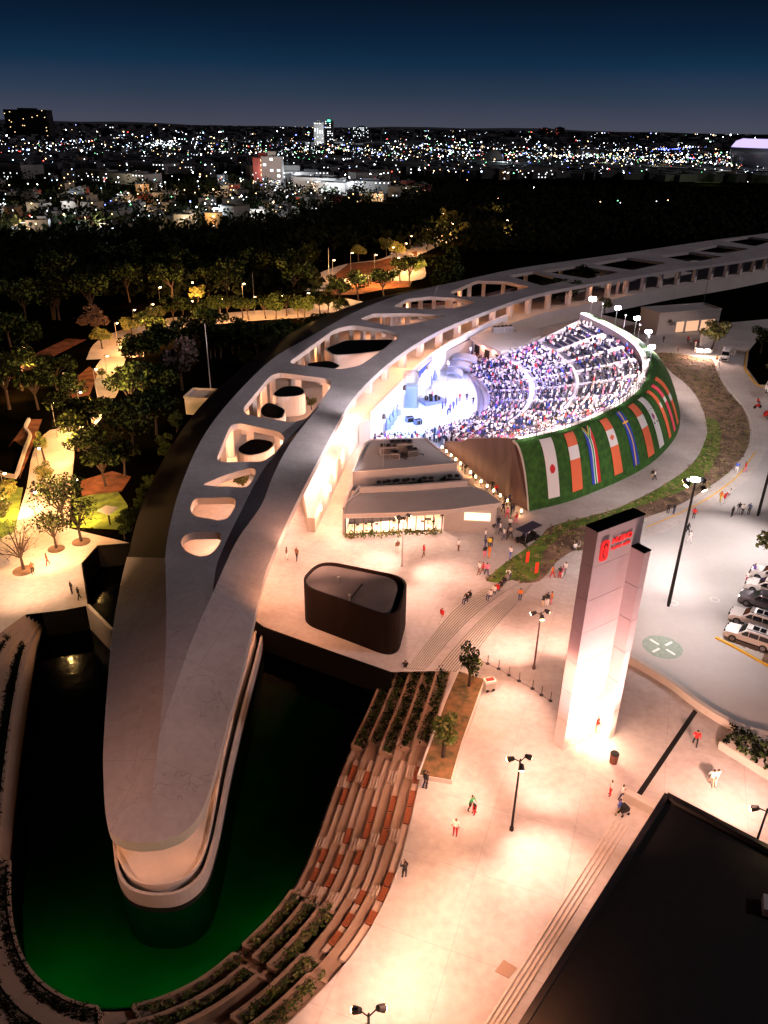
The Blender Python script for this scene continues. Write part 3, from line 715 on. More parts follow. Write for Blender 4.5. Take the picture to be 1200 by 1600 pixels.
FM = [mat('banner_white', (.72, .72, .72), .6), mat('banner_red', (.55, .015, .02), .6), mat('banner_orange', (.72, .15, .06), .6), mat('banner_blue', (.02, .05, .42), .6),
      mat('banner_green', (.01, .25, .08), .6), mat('banner_yellow', (.9, .55, .02), .6), mat('banner_black', (.01, .01, .01), .6), mat('banner_pink', (.75, .07, .12), .6), mat('banner_lilac', (.25, .08, .5), .6)]
def japan(x, y): return 1 if (x - .55) ** 2 + ((y - .62) * 3.6) ** 2 < .055 else 0
def tri_(a, b, c):
    def f(x, y):
        if y < .33: return a
        if y < .58: return b
        return c
    return f
def austria(x, y): return 2 if (y < .34 or y > .56) else 0
def canada(x, y):
    if y < .30 or y > .60: return 2
    return 2 if abs(x - .5) * 1.0 + abs(y - .45) * 5 < .28 else 0
def peru(x, y): return 2 if not (.12 < x < .3 and y < .6) and not (.36 < y < .52) else 0
def rsa(x, y):
    # the flag hangs with its hoist at the top: stripes run down, the Y opens upwards
    yy = y * 3.2
    c = abs(x - .5)
    if yy < 1.0:
        e = (1.0 - yy) * .52
        if c < e - .17: return 6
        if c < e - .09: return 5
        if c < e + .08: return 4
        if c < e + .13: return 0
    else:
        if c < .09: return 4
        if c < .15: return 0
    return 3 if x < .5 else 1
def sweden(x, y): return 5 if abs(x - .5) < .10 or abs(y - .3) < .022 else 3
def korea(x, y):
    dx = x - .5; dy = (y - .5) * 3.4; r = math.hypot(dx, dy)
    if r < .20: return 1 if dx + .3 * dy > 0 else 3
    for sx_, sy_ in ((-1, -1), (1, -1), (-1, 1), (1, 1)):
        a = abs(dx - sx_ * .27); b = abs(dy - sy_ * .42)
        if a < .10 and b < .10 and int((dy - sy_ * .42 + .5) * 22) % 2: return 6
    return 0
def hkred(x, y): return 0 if abs(y - .45) < .05 and x > .3 else 2
def pinkf(x, y): return 0 if .4 < y < .5 else 7
def solid(x, y): return 0 if .48 < y < .60 else 2
def jfor(u):
    return min([i * .05 for i in range(int((nA - 1) / .05))], key=lambda j: abs(proj(bermp(j, .93))[0] - u) + (0 if j < 36 else 1e3))
FL = [(854, 876, japan, 'white banner with a small red disc, next to the brown retaining wall'), (892, 912, austria, 'orange banner with a white middle band beside the white one with a red disc'),
      (923, 940, rsa, 'banner striped blue, white, green and red with a black triangle at its top'), (958, 974, canada, 'orange banner with a white square holding an orange mark, between striped and blue ones'),
      (988, 999.5, sweden, 'blue banner with one yellow stripe down its middle'), (1011, 1023, austria, 'orange banner with a white band between the blue-yellow banner and a white one'),
      (1029, 1037.5, korea, 'white banner with a red and blue roundel and small black bars'), (1044, 1048.5, hkred, 'orange-red banner with a thin pale bar, just past the roundel banner'),
      (1052, 1055, pinkf, 'pink banner with a white patch, next to last on the bank'), (1057.3, 1059.5, solid, 'narrow orange banner at the far end of the turf bank')]
for a, b, f, lb in FL: face_flag(jfor(a + (b - a) * .12), jfor(b - (b - a) * .10), 'flag', lb, f)

# ------------------------------------------------------------------ stage
m_stage = mat('stage_deck', (.70, .76, .80), .55, noise=.15, scale=.5)
stl = cat([(603, 678), (615, 662), (628, 641), (642, 620), (660, 598), (680, 580), (700, 569), (718, 577), (733, 590), (742, 605), (746, 625), (742, 645), (725, 661), (703, 672), (668, 684), (630, 687)], 4, True)
stg = empty('stage', P(670, 640, 0)); MB().prism([P(u, v, .5) for u, v in stl], 0, .5).build('deck', m_stage, stg)
tag(stg, 'broad rounded stage lit pale blue in front of the curved white wall', 'stage')
# white curved shell wall behind
sw = resample([P(u, v, 0) for u, v in ((581, 692), (603, 668), (622, 647), (645, 619), (668, 596), (700, 572), (735, 552), (765, 535), (790, 524))], step=1.6)
sw = smooth2(sw, 4)
m_shell = mat('shell_white', (.74, .76, .80), .6, noise=.1, scale=.3)
shl = MB().wall(sw, 0, 5.3, .5).build('stage_wall', m_shell, label='tall curving white wall behind the blue-lit stage', cat_='wall')
# low roofs between the white wall and the colonnade
bkr = [Vector((p.x, p.y)) for p in offset(sw, .3 if (offset(sw, .3)[5] - cen).length > (offset(sw, -.3)[5] - cen).length else -.3)]
wpart = [p for p in Wl if 556 < proj(p)[0] < 770]
if wpart:
    ow = offset(Wl, .25); w2 = [ow[i] for i in range(len(Wl)) if 556 < proj(Wl[i])[0] < 775]
    MB().prism(bkr + [Vector((p.x, p.y)) for p in reversed(w2)], 0, 3.9).build('backstage_roof', m_conc2, label='low concrete roof strip between the white stage wall and the colonnade', cat_='roof')
def boxthing(name, u, v, z, d, rz, mt, label, cat_, group=None, legs=False):
    p = P(u, v, z); mb = MB()
    mb.box((0, 0, d[2] / 2), d); mb.box((0, -d[1] / 2 - .03, d[2] / 2), (d[0] * .8, .05, d[2] * .8), m=1); mb.box((0, 0, d[2] + .03), (d[0] * .9, d[1] * .9, .06), m=1)
    o = mb.build(name, [mt, m_dark]); o.location = p; o.rotation_euler = (0, 0, rz); return tag(o, label, cat_, group)
m_bluep = mat('stage_panel_blue', (.16, .22, .45), .5)
# side tower with a scrim, and a truss frame above the screen
def truss(mb, a, b, w=.35, r=.035):
    a = Vector(a); b = Vector(b); d = (b - a).normalized(); x = d.orthogonal().normalized() * w / 2; y = d.cross(x)
    cs = [x + y, x - y, -x - y, -x + y]; n = max(1, int((b - a).length / w / 1.3))
    for c in cs: mb.tube(a + c, b + c, r, n=4)
    for k in range(n):
        p = a.lerp(b, k / n); q = a.lerp(b, (k + 1) / n)
        for i in range(4): mb.tube(p + cs[i], q + cs[(i + 1) % 4], r * .7, n=4, caps=False)
tb = P(641, 637, .5)
tr_ = empty('stage_tower', tb); t1 = MB(); w_, d_, h_ = 2.3, 2.0, 6.2
for i, j in ((0, 0), (1, 0), (1, 1), (0, 1)): truss(t1, tb + Vector((-w_ / 2 + i * w_, j * d_, 0)), tb + Vector((-w_ / 2 + i * w_, j * d_, h_)))
for z_ in (h_, h_ - 2.4): 
    for (i, j), (k, l) in (((0, 0), (1, 0)), ((1, 0), (1, 1)), ((1, 1), (0, 1)), ((0, 1), (0, 0))): truss(t1, tb + Vector((-w_ / 2 + i * w_, j * d_, z_)), tb + Vector((-w_ / 2 + k * w_, l * d_, z_)))
t1.build('truss', m_steel, tr_); MB().box((tb.x, tb.y - .22, 2.6), (w_ * 1.0, .08, 4.2)).build('scrim', m_bluep, tr_)
tag(tr_, 'truss tower with blue-grey scrim standing at the back of the stage', 'stage tower')
t2 = empty('stage_gantry', P(664, 622, .5)); g = MB(); pa = P(648, 632, .5); pb = P(672, 608, .5)
for p in (pa, pb): truss(g, p, p + Vector((0, 0, 6.4)))
truss(g, pa + Vector((0, 0, 6.4)), pb + Vector((0, 0, 6.4))); g.build('truss', m_steel, t2)
d = (pb - pa); n_ = Vector((d.y, -d.x, 0)).normalized()
scr = MB(); a = pa.lerp(pb, .12) + n_ * .3; b = pa.lerp(pb, .9) + n_ * .3
scr.add([a + Vector((0, 0, 1.2)), b + Vector((0, 0, 1.2)), b + Vector((0, 0, 4.4)), a + Vector((0, 0, 4.4)), a - n_ * .15 + Vector((0, 0, 1.2)), b - n_ * .15 + Vector((0, 0, 1.2)), b - n_ * .15 + Vector((0, 0, 4.4)), a - n_ * .15 + Vector((0, 0, 4.4))], [(0, 1, 2, 3), (7, 6, 5, 4), (0, 4, 5, 1), (1, 5, 6, 2), (2, 6, 7, 3), (3, 7, 4, 0)])
scr.build('screen', glow('screen_white', (.85, .88, 1), 1.6), t2)
bn_ = MB(); bn_.add([a + Vector((0, 0, 6.0)), b + Vector((0, 0, 6.0)), a + Vector((0, 0, 4.5)), a - n_ * .1 + Vector((0, 0, 6.0)), b - n_ * .1 + Vector((0, 0, 6.0)), a - n_ * .1 + Vector((0, 0, 4.5))], [(0, 1, 2), (5, 4, 3), (0, 3, 4, 1), (1, 4, 5, 2), (2, 5, 3, 0)]); bn_.build('cloth', mat('cloth_blue', (.02, .06, .5), .7), t2)
tag(t2, 'truss gantry carrying a glowing white screen and blue triangular cloth', 'gantry')
for i, (u, v, lb) in enumerate(((640, 659, 'dark speaker box lying on the stage nearer the white wall'), (653, 663, 'dark speaker box lying on the stage nearer the crowd'))):
    boxthing('speaker_box', u, v, .5, (1.3, .9, .9), .4 + i * .1, m_bluep, lb, 'speaker', 'floor speakers on the stage')
for i, (u, v) in enumerate(((606, 671), (611, 664), (616, 656), (622, 649), (672, 601), (680, 594))):
    p = P(u, v, .5); mb = MB(); mb.box((0, 0, .5), (.9, .5, 1.0)); mb.add([(-.45, -.25, 1), (.45, -.25, 1), (.45, .25, 1), (-.45, .25, 1), (-.2, .1, 2.3), (.3, .12, 1.9)], [(0, 1, 5, 4), (1, 2, 5), (2, 3, 4, 5), (3, 0, 4)])
    o = mb.build('stage_light_rig', m_bluep); o.location = p; o.rotation_euler = (0, 0, .9)
    tag(o, 'blue-tinted wedge-topped stage rig at the foot of the curved white wall, %s' % ('nearest the low building', 'second from the low building', 'third from the low building', 'just before the truss tower', 'just behind the white screen', 'farthest along behind the screen')[i], 'stage rig', 'rigs along the white wall')
dr = empty('drum_riser', P(675, 628, .5)); q = P(675, 628, .5); MB().box((q.x, q.y, .75), (4.6, 3.2, .5), .5).build('platform', m_bluep, dr)
dm = MB()
for k in range(7): c = q + Vector((math.cos(k * .9) * 1.2, math.sin(k * .9) * .9, .5)); dm.tube(c, c + Vector((0, 0, .5 + .1 * (k % 3))), .33, n=12)
dm.build('drum_kit', m_dark, dr); tag(dr, 'low blue riser with a drum kit at the middle of the stage', 'drum riser')
for i, (u0, v0, u1, v1) in enumerate(((706, 560, 745, 566), (700, 572, 735, 578), (697, 582, 722, 589))):
    a = P(u0, v0, 2.2 - i * .6); b = P(u1, v1, 2.2 - i * .6); ln = [a.lerp(b, k / 8) + Vector((0, 0, .5 * math.sin(math.pi * k / 8))) for k in range(9)]
    mb = MB(); off = Vector((.5, 3.0, .3)); dn = Vector((0, 0, -.5))
    mb.loft([[p + dn for p in ln], ln, [p + off for p in ln], [p + off + dn for p in ln]]); tag(mb.build('ramp_block', mat('block_blue_grey', (.35, .38, .48), .6)), 'curved blue-grey stepped block beside the crowd, %s of three' % ('highest', 'middle', 'lowest')[i], 'stage block', 'stepped blocks beside the stage')
# two light screens: arc barrier in front of the crowd
bar = [P(u, v, .0) for u, v in cat([(628, 692), (668, 689), (704, 678), (730, 665), (748, 648), (753, 625), (747, 602), (735, 588), (720, 576)], 5)]
fb = MB()
for p in resample(bar, step=2.): fb.tube(p, p + Vector((0, 0, 1.1)), .04, n=5)
rb_ = resample(bar, step=2.)
for h_ in (.5, 1.1):
    for a, b in zip(rb_, rb_[1:]): fb.tube(a + Vector((0, 0, h_)), b + Vector((0, 0, h_)), .035, n=4, caps=False)
fb.build('crowd_barrier', m_steel, label='curved steel barrier between the stage and the standing crowd', cat_='barrier')
# stage and seating light
sl = empty('stage_lighting', P(690, 600, 0)); 
heads = MB()
for (u, v, z), W, col, tgt in (((632, 610, 13.5), 9000, (1, .88, .92), (540, 600, 9)), ((668, 578, 13.5), 9000, (1, .88, .95), (640, 520, 9)), ((600, 655, 12.5), 5000, (1, .86, .88), (470, 690, 9)), ((655, 600, 9), 3600, (.08, .34, 1), (640, 665, 0)), ((685, 585, 10), 3800, (.16, .46, 1), (700, 620, 0)), ((625, 640, 8), 3200, (.07, .42, 1), (650, 660, 0)), ((700, 570, 10), 9000, (.25, .22, 1), (775, 600, 3)), ((660, 590, 9), 3400, (.30, .25, 1), (745, 655, 1)), ((735, 548, 9), 2400, (.25, .3, 1), (700, 575, 2))):  # first three are white floods added to brighten the curved roof
    p = P(u, v, z); lamp_light('SPOT', p, W * 2.9, col, .25, P(*tgt), 105, .8, sl, 'stage_light'); heads.tube(p + Vector((0, 0, .1)), p + Vector((0, 0, .7)), .3, .2, 8); heads.tube(p + Vector((0, 0, .7)), Vector((p.x, p.y, 0)), .03, n=5)
heads.build('lamp_stand', m_steel, sl); tag(sl, 'thin stands carrying blue stage lights round the back of the stage', 'stage lights')
for j, r, W in ((6, .5, 2000), (14, .55, 2300), (14, .95, 2300), (22, .6, 2500), (22, .98, 2500), (30, .5, 2300), (30, .95, 2500), (38, .5, 2000), (38, .95, 2200), (46, .55, 1900), (46, .97, 2000), (53, .6, 1700), (53, .97, 1800)):
    pass

# ------------------------------------------------------------------ people
def skinned(pts, edges, rad, levels=1):
    me = bpy.data.meshes.new('t'); me.from_pydata(pts, edges, []); o = bpy.data.objects.new('t', me); SC.collection.objects.link(o)
    md = o.modifiers.new('s', 'SKIN'); me.skin_vertices[0].data[0].use_root = True
    for i, r_ in enumerate(rad): me.skin_vertices[0].data[i].radius = (r_, r_ * (.72 if i in (0, 1, 2) else 1))
    if levels: o.modifiers.new('u', 'SUBSURF').levels = levels
    dg = bpy.context.evaluated_depsgraph_get(); m2 = bpy.data.meshes.new_from_object(o.evaluated_get(dg)); bpy.data.objects.remove(o); return m2
def person_mesh(pose):
    """0 pelvis 1 belly 2 chest 3 neck 4 head 5 crown; arms 6-8 / 9-11; legs 12-14 / 15-17"""
    lx = {'stand': (0, 0), 'walk': (.26, -.22), 'walk2': (-.22, .24), 'phone': (0.05, 0), 'sit': (0, 0), 'cheer': (0, 0), 'bend': (.1, 0)}[pose]
    pts = [(0, 0, .93), (0, .0, 1.14), (0, .01, 1.36), (0, .0, 1.50), (0, .02, 1.60), (0, .02, 1.70)]
    if pose == 'bend': pts[1:6] = [(0, .10, 1.10), (0, .24, 1.25), (0, .34, 1.34), (0, .42, 1.40), (0, .48, 1.46)]
    sh = pts[2]
    def arm(s):
        if pose in ('cheer',): return [(s * .2, sh[1], sh[2] + .06), (s * .34, .10, 1.62), (s * .26, .14, 1.90)]
        if pose == 'phone': return [(s * .2, .0, 1.42), (s * .27, .12, 1.20), (s * .10, .38, 1.48)]
        if pose == 'sit': return [(s * .2, .0, 1.42), (s * .27, .10, 1.14), (s * .16, .36, 1.02)]
        if pose == 'bend': return [(s * .2, .26, 1.26), (s * .24, .36, 1.0), (s * .2, .42, .8)]
        k = (lx[0] if s < 0 else lx[1]) * .7
        return [(s * .2, .0, 1.42), (s * .26, k * .5, 1.14), (s * .27, k + .06, .88)]
    def leg(s, dx):
        if pose == 'sit': return [(s * .10, .05, .90), (s * .12, .45, .92), (s * .12, .47, .50), (s * .12, .60, .46)]
        return [(s * .10, .0, .90), (s * .11, dx * .55 + .03, .50), (s * .11, dx, .09), (s * .12, dx + .15, .04)]
    pts += arm(-1) + arm(1) + leg(-1, lx[0]) + leg(1, lx[1])
    E_ = [(0, 1), (1, 2), (2, 3), (3, 4), (4, 5), (2, 6), (6, 7), (7, 8), (2, 9), (9, 10), (10, 11), (0, 12), (12, 13), (13, 14), (14, 15), (0, 16), (16, 17), (17, 18), (18, 19)]
    rd = [.16, .145, .17, .055, .10, .085, .065, .048, .04, .065, .048, .04, .095, .065, .045, .04, .095, .065, .045, .04]
    me = skinned(pts, E_, rd, 1)
    for n in ('skin', 'shirt', 'trousers', 'shoes', 'hair'): me.materials.append(m_black)
    off = .45 if pose == 'sit' else 0
    for p in me.polygons:
        c = p.center
        if pose == 'bend': z = 1.7 - ((c.x ** 2 + (c.y - .48) ** 2 + (c.z - 1.46) ** 2) ** .5) if c.y > .2 and c.z > .95 else c.z
        else: z = c.z
        far = abs(c.x) > .2 or (pose == 'phone' and c.y > .22 and z > 1.2) or (pose == 'sit' and c.y > .28 and c.z > .98)
        if z > 1.66 or (z > 1.54 and c.y < .02 and abs(c.x) < .2 and pose != 'cheer'): i = 4
        elif z > 1.49 and not (abs(c.x) > .2): i = 0
        elif (pose == 'cheer' and z > 1.7) or (far and ((z < 1.06 and z > .7 and pose in ('walk', 'walk2', 'stand', 'bend')) or pose in ('phone', 'sit') and c.y > .24)): i = 0
        elif z > .96 and not (pose == 'sit' and c.y > .3 and c.z < .99): i = 1
        elif c.z < (.53 if pose == 'sit' else .09): i = 3
        elif z > .86 and far: i = 0
        else: i = 2
        p.material_index = i; p.use_smooth = True
    if pose == 'sit': me.transform(Matrix.Translation((0, 0, -.44)))
    return me
PM = {k: person_mesh(k) for k in ('stand', 'walk', 'walk2', 'phone', 'sit', 'cheer', 'bend')}
CL = {'white': (.75, .74, .72), 'black': (.012, .012, .014), 'red': (.55, .02, .02), 'blue': (.05, .10, .45), 'green': (.04, .35, .12), 'orange': (.75, .22, .03), 'pink': (.75, .18, .28), 'yellow': (.75, .55, .06), 'grey': (.22, .22, .23), 'brown': (.18, .08, .04), 'purple': (.18, .10, .45), 'beige': (.5, .4, .28), 'navy': (.02, .03, .10), 'denim': (.06, .09, .18)}
CM = {k: mat('cloth_' + k + '_fabric', v, .8) for k, v in CL.items()}
SK = [mat('skin_tone', (.35, .19, .12), .6), mat('skin_tone_deep', (.20, .10, .06), .6)]
HR = [mat('hair_black', (.012, .009, .008), .6), mat('hair_brown', (.06, .03, .015), .6)]
pvar = {}
def person(u, v, top, bot, pose='stand', rz=None, z=0, label=None, group=None, sc=1.0, pos=None, rnd=random):
    key = (pose, top, bot, rnd.randint(0, 1))
    if key not in pvar:
        me = PM[pose].copy(); me.name = 'person'
        for i, m in enumerate((SK[key[3]], CM[top], CM[bot], m_black, HR[key[3]])): me.materials[i] = m
        pvar[key] = me
    o = bpy.data.objects.new('person', pvar[key]); p = pos if pos is not None else P(u, v, z); o.location = p; o.rotation_euler = (0, 0, rnd.uniform(0, 6.28) if rz is None else rz)
    s = sc * rnd.uniform(.95, 1.04); o.scale = (s * 1.05, s * 1.05, s); link(o); return tag(o, label, 'person', group)
PW = {'stand': 'standing', 'walk': 'walking', 'walk2': 'walking', 'phone': 'holding up a phone', 'sit': 'sitting', 'cheer': 'with raised arms', 'bend': 'leaning forward'}
PEOPLE = [
 (632, 1372, 'black', 'black', 'phone', 'alone between the terraces and the bright plaza'), (736, 1268, 'green', 'black', 'walk', 'in front of the tree bed'), (741, 1271, 'black', 'red', 'bend', 'beside the person in green'),
 (711, 1305, 'white', 'red', 'stand', 'over a reclining companion on the plaza'), (667, 1231, 'black', 'black', 'stand', 'at the tip of the wedge-shaped bed'), (663, 1229, 'black', 'navy', 'walk', 'close behind the one at the tip of the bed'),
 (690, 972, 'red', 'white', 'walk', 'on the plaza beside the striped steps'), (633, 1048, 'black', 'black', 'sit', 'at the foot of the striped steps near the pool corner'), (812, 939, 'orange', 'denim', 'stand', 'at the upper edge of the striped steps'),
 (847, 949, 'black', 'beige', 'bend', 'under the lamp post with triple head, nearest the post'), (854, 947, 'black', 'white', 'stand', 'in the middle of the trio by the triple-head post'), (861, 944, 'orange', 'pink', 'stand', 'at the edge of the trio by the triple-head post'),
 (862, 903, 'orange', 'red', 'walk', 'on the plaza by the dry soil strip, ahead of three others'), (874, 904, 'black', 'red', 'stand', 'in the small group beside the sign tower'), (878, 903, 'pink', 'white', 'stand', 'close to another in the group beside the sign tower'), (882, 898, 'white', 'grey', 'walk', 'at the back of the group beside the sign tower'),
 (898, 861, 'white', 'navy', 'sit', 'on the edge of the dry soil strip'), (905, 858, 'grey', 'beige', 'sit', 'next to the seated one in white by the dry strip'),
 (716, 861, 'white', 'brown', 'stand', 'alone on the plaza between the café and the queue'), (797, 872, 'white', 'blue', 'walk', 'alone below the golf cart'), (748, 897, 'white', 'brown', 'walk', 'at one side of the trio near the striped steps'), (754, 898, 'red', 'brown', 'walk', 'in the middle of the trio near the striped steps'), (760, 900, 'pink', 'navy', 'walk', 'at the other side of the trio near the striped steps'),
 (757, 871, 'black', 'pink', 'stand', 'below the queue, in front'), (764, 872, 'orange', 'orange', 'stand', 'below the queue beside one in black'), (758, 858, 'navy', 'blue', 'walk', 'in the lower clump of the queue'), (764, 858, 'yellow', 'black', 'stand', 'in the lower clump of the queue'), (768, 856, 'black', 'navy', 'walk', 'in the lower clump of the queue, outer side'),
 (758, 845, 'white', 'navy', 'stand', 'where the queue bends'), (767, 832, 'black', 'black', 'stand', 'in the dark pair beside the café wall corner'), (771, 834, 'black', 'grey', 'walk', 'in the dark pair beside the café wall corner, nearer the cart'), (778, 825, 'black', 'navy', 'stand', 'close to the café wall corner'), (781, 834, 'white', 'black', 'walk', 'in mid queue near the cart'),
 (787, 843, 'white', 'denim', 'walk', 'just behind the golf cart'), (792, 843, 'black', 'black', 'stand', 'just behind the golf cart'), (797, 840, 'beige', 'black', 'walk', 'nearest the back of the golf cart'), (796, 827, 'white', 'black', 'stand', 'between the queue and the passage'), (806, 819, 'red', 'pink', 'walk', 'outside the passage mouth'), (792, 810, 'pink', 'red', 'walk', 'in the passage mouth'),
 (786, 802, 'black', 'black', 'walk', 'in the passage mouth by the café corner'), (798, 805, 'black', 'black', 'stand', 'in the passage mouth near the path lights'), (802, 802, 'black', 'navy', 'walk2', 'in the passage mouth near the brown wall'), (795, 788, 'navy', 'black', 'walk', 'inside the passage'), (789, 792, 'black', 'black', 'walk2', 'inside the passage by the building'),
 (769, 767, 'black', 'black', 'walk', 'on the sloping passage beside one in red'), (775, 773, 'red', 'navy', 'walk', 'on the sloping passage'), (722, 735, 'black', 'black', 'stand', 'at the upper passage'), (727, 741, 'black', 'grey', 'stand', 'at the upper passage near the first path lights'), (739, 751, 'black', 'black', 'sit', 'on the passage kerb'),
 (662, 870, 'red', 'brown', 'walk', 'on the plaza in front of the café windows'), (621, 864, 'brown', 'white', 'stand', 'near the single lamp post by the café'), (448, 874, 'brown', 'white', 'stand', 'beside the curved roof edge'), (464, 875, 'brown', 'black', 'walk', 'beside another near the curved roof edge'), (426, 876, 'black', 'black', 'walk', 'closest to the curved roof edge'),
 (52, 897, 'brown', 'black', 'stand', 'under the bare tree on the far plaza'), (75, 884, 'brown', 'red', 'walk', 'between the small trees on the far plaza'), (113, 928, 'black', 'black', 'stand', 'by the dark pool corner'), (124, 937, 'black', 'black', 'walk', 'by the dark pool corner, nearer the water'),
 (932, 1148, 'red', 'beige', 'stand', 'at the glowing foot of the sign tower'), (1085, 1166, 'red', 'black', 'walk', 'beside the concrete shrub box'), (1110, 1228, 'white', 'beige', 'walk', 'in the pale pair beyond the dark roof'), (1117, 1226, 'white', 'white', 'walk2', 'in the pale pair beyond the dark roof, nearer the shrubs'),
 (953, 1243, 'white', 'red', 'stand', 'below the litter bin at the tower'), (970, 1250, 'white', 'navy', 'walk', 'beside the end of the dark drain'), (965, 1273, 'blue', 'beige', 'walk', 'pushing a stroller at the top of the plaza steps'),
 (1043, 803, 'black', 'black', 'stand', 'in the dark pair on the pale ring road'), (1052, 803, 'black', 'navy', 'stand', 'in the dark pair on the pale ring road, farther along'), (1083, 811, 'red', 'black', 'stand', 'near the tall white floodlight mast'), (1018, 749, 'black', 'beige', 'walk', 'under the turf bank banners'), (1022, 750, 'white', 'black', 'walk', 'under the turf bank banners'),
 (1073, 835, 'black', 'black', 'walk', 'below the tall floodlight mast'), (1077, 848, 'white', 'white', 'walk2', 'below the tall floodlight mast'), (1125, 784, 'orange', 'yellow', 'walk', 'ahead of the group on the wide road'), (1130, 788, 'red', 'white', 'walk', 'beside the one in orange on the wide road'), (1140, 776, 'white', 'red', 'sit', 'at the back of the group on the wide road'),
 (1143, 808, 'black', 'black', 'stand', 'in the dark group on the wide road, nearest'), (1153, 802, 'black', 'grey', 'walk', 'in the dark group on the wide road'), (1159, 804, 'white', 'black', 'walk2', 'in the dark group on the wide road'), (1169, 804, 'denim', 'black', 'stand', 'in the dark group on the wide road, by the tall pole'),
 (1150, 738, 'blue', 'white', 'walk', 'at the kerb where the road curves'), (1163, 738, 'red', 'pink', 'walk', 'at the kerb where the road curves'), (1036, 535, 'black', 'black', 'walk', 'on the lit forecourt of the flat-roofed hall'), (1074, 536, 'red', 'black', 'walk', 'on the lit forecourt near the glowing wall'), (1079, 540, 'grey', 'black', 'walk2', 'on the lit forecourt near the glowing wall'), (1086, 541, 'red', 'white', 'stand', 'on the lit forecourt beside the glare'),
 (1059, 550, 'grey', 'brown', 'stand', 'at the forecourt edge above the dry soil'), (1146, 557, 'white', 'white', 'walk', 'behind the white van'), (1119, 566, 'yellow', 'red', 'bend', 'in front of the white van'), (1176, 900, 'purple', 'black', 'stand', 'behind the parked white cars'), (1166, 912, 'white', 'pink', 'stand', 'beside the bonnet of the farthest parked car'),
]
for n_, (u, v, a, b, po, wh) in enumerate(PEOPLE): person(u, v, a, b, po, label=' '.join(f'person in {a}, {b} trousers, {PW[po]} {wh}'.split()[:16]), group='people about the plaza', z=.004)
# seated file on the striped steps
for n_, (u, v, c) in enumerate(((729, 941, 'black'), (734, 937, 'black'), (766, 935, 'white'), (772, 929, 'white'), (777, 926, 'red'), (783, 921, 'black'), (788, 914, 'black'), (792, 910, 'grey'), (796, 905, 'white'))):
    person(u, v, c, 'black' if n_ % 2 else 'navy', 'sit' if n_ != 8 else 'bend', rz=2.3, z=.25, label=f'person in {c} sitting on the striped steps, {["lowest of all, next to a companion in black", "just above the lowest one in black", "first of the upper file", "second in the upper file", "third in the upper file", "fourth in the upper file", "fifth in the upper file", "sixth in the upper file", "last of the file, beside the grass"][n_]}', group='people sitting on the striped steps')
# the crowd
cr_cols = ['white', 'white', 'black', 'navy', 'red', 'pink', 'blue', 'beige', 'grey', 'black', 'purple', 'white', 'black', 'white', 'navy']
rc = random.Random(5); spots = []
aisle_ok = lambda j: all(abs(j - a) > .55 for a in AIS)
for k in range(1, NR):
    if k in (8, 15): continue
    r0 = k / NR; p0 = seat(0, r0); L_ = sum((seat(j, r0) - seat(j + 1, r0)).length for j in range(nA - 1)); n = int(L_ / .54)
    for i in range(n):
        j = (nA - 1.2) * (i + rc.uniform(-.2, .2)) / n + .1
        if j < 0 or not aisle_ok(j): continue
        dens = .93 if r0 < .6 else (.90 if j < 34 else .35 + .25 * math.sin(j * 1.1))
        if rc.random() > dens: continue
        s_ = seat(j, (k + .45) / NR); s_.z = seat(j, r0).z; spots.append((s_, 'seat', j, r0))
stand = []
for _ in range(1500):
    u = rc.uniform(582, 770); v = rc.uniform(655, 698); q = P(u, v, 0)
    if pts_in_poly(u, v, [(584, 689), (640, 688), (690, 678), (735, 662), (757, 640), (790, 640), (770, 690), (706, 700), (686, 692), (584, 697)]) and len(stand) < 330 and not pts_in_poly(u, v, stl) and all((q - s_[0]).length > .45 for s_ in stand): stand.append((q, 'stand', 0, 0))
for _ in range(700):
    u = rc.uniform(700, 800); v = rc.uniform(538, 575); q = P(u, v, 0)
    if pts_in_poly(u, v, [(722, 541), (738, 545), (782, 556), (800, 552), (770, 566), (752, 578), (740, 575), (735, 560)]) and all((q - s_[0]).length > .5 for s_ in stand): stand.append((q, 'stand', 0, 0))
allp = spots + stand; allp.sort(key=lambda s_: s_[0].y)
rc.shuffle(stand)
ind = sorted(allp, key=lambda s_: s_[0].y + (0 if s_[1] == 'stand' else 4))[:185]; ids = {id(s_) for s_ in ind}
cfl = {'stand': 'standing at the front of the crowd beside the stage', 'seat': 'seated in the rows above the brown wall'}
for s_ in ind:
    po = rc.choice(('stand', 'stand', 'phone', 'cheer', 'walk')) if s_[1] == 'stand' else rc.choice(('sit', 'sit', 'stand', 'cheer'))
    a = rc.choice(cr_cols); d = cen - s_[0]; q = s_[0] + Vector((0, 0, .42 if po == 'sit' else .02))
    person(0, 0, a, rc.choice(('black', 'navy', 'white', 'denim')), po, rz=math.atan2(d.y, d.x) - math.pi / 2 + rc.uniform(-.4, .4), pos=q, label=f'spectator in a {a} top {cfl[s_[1]]}', group='spectators nearest the low building and brown wall', sc=1.04, rnd=rc)
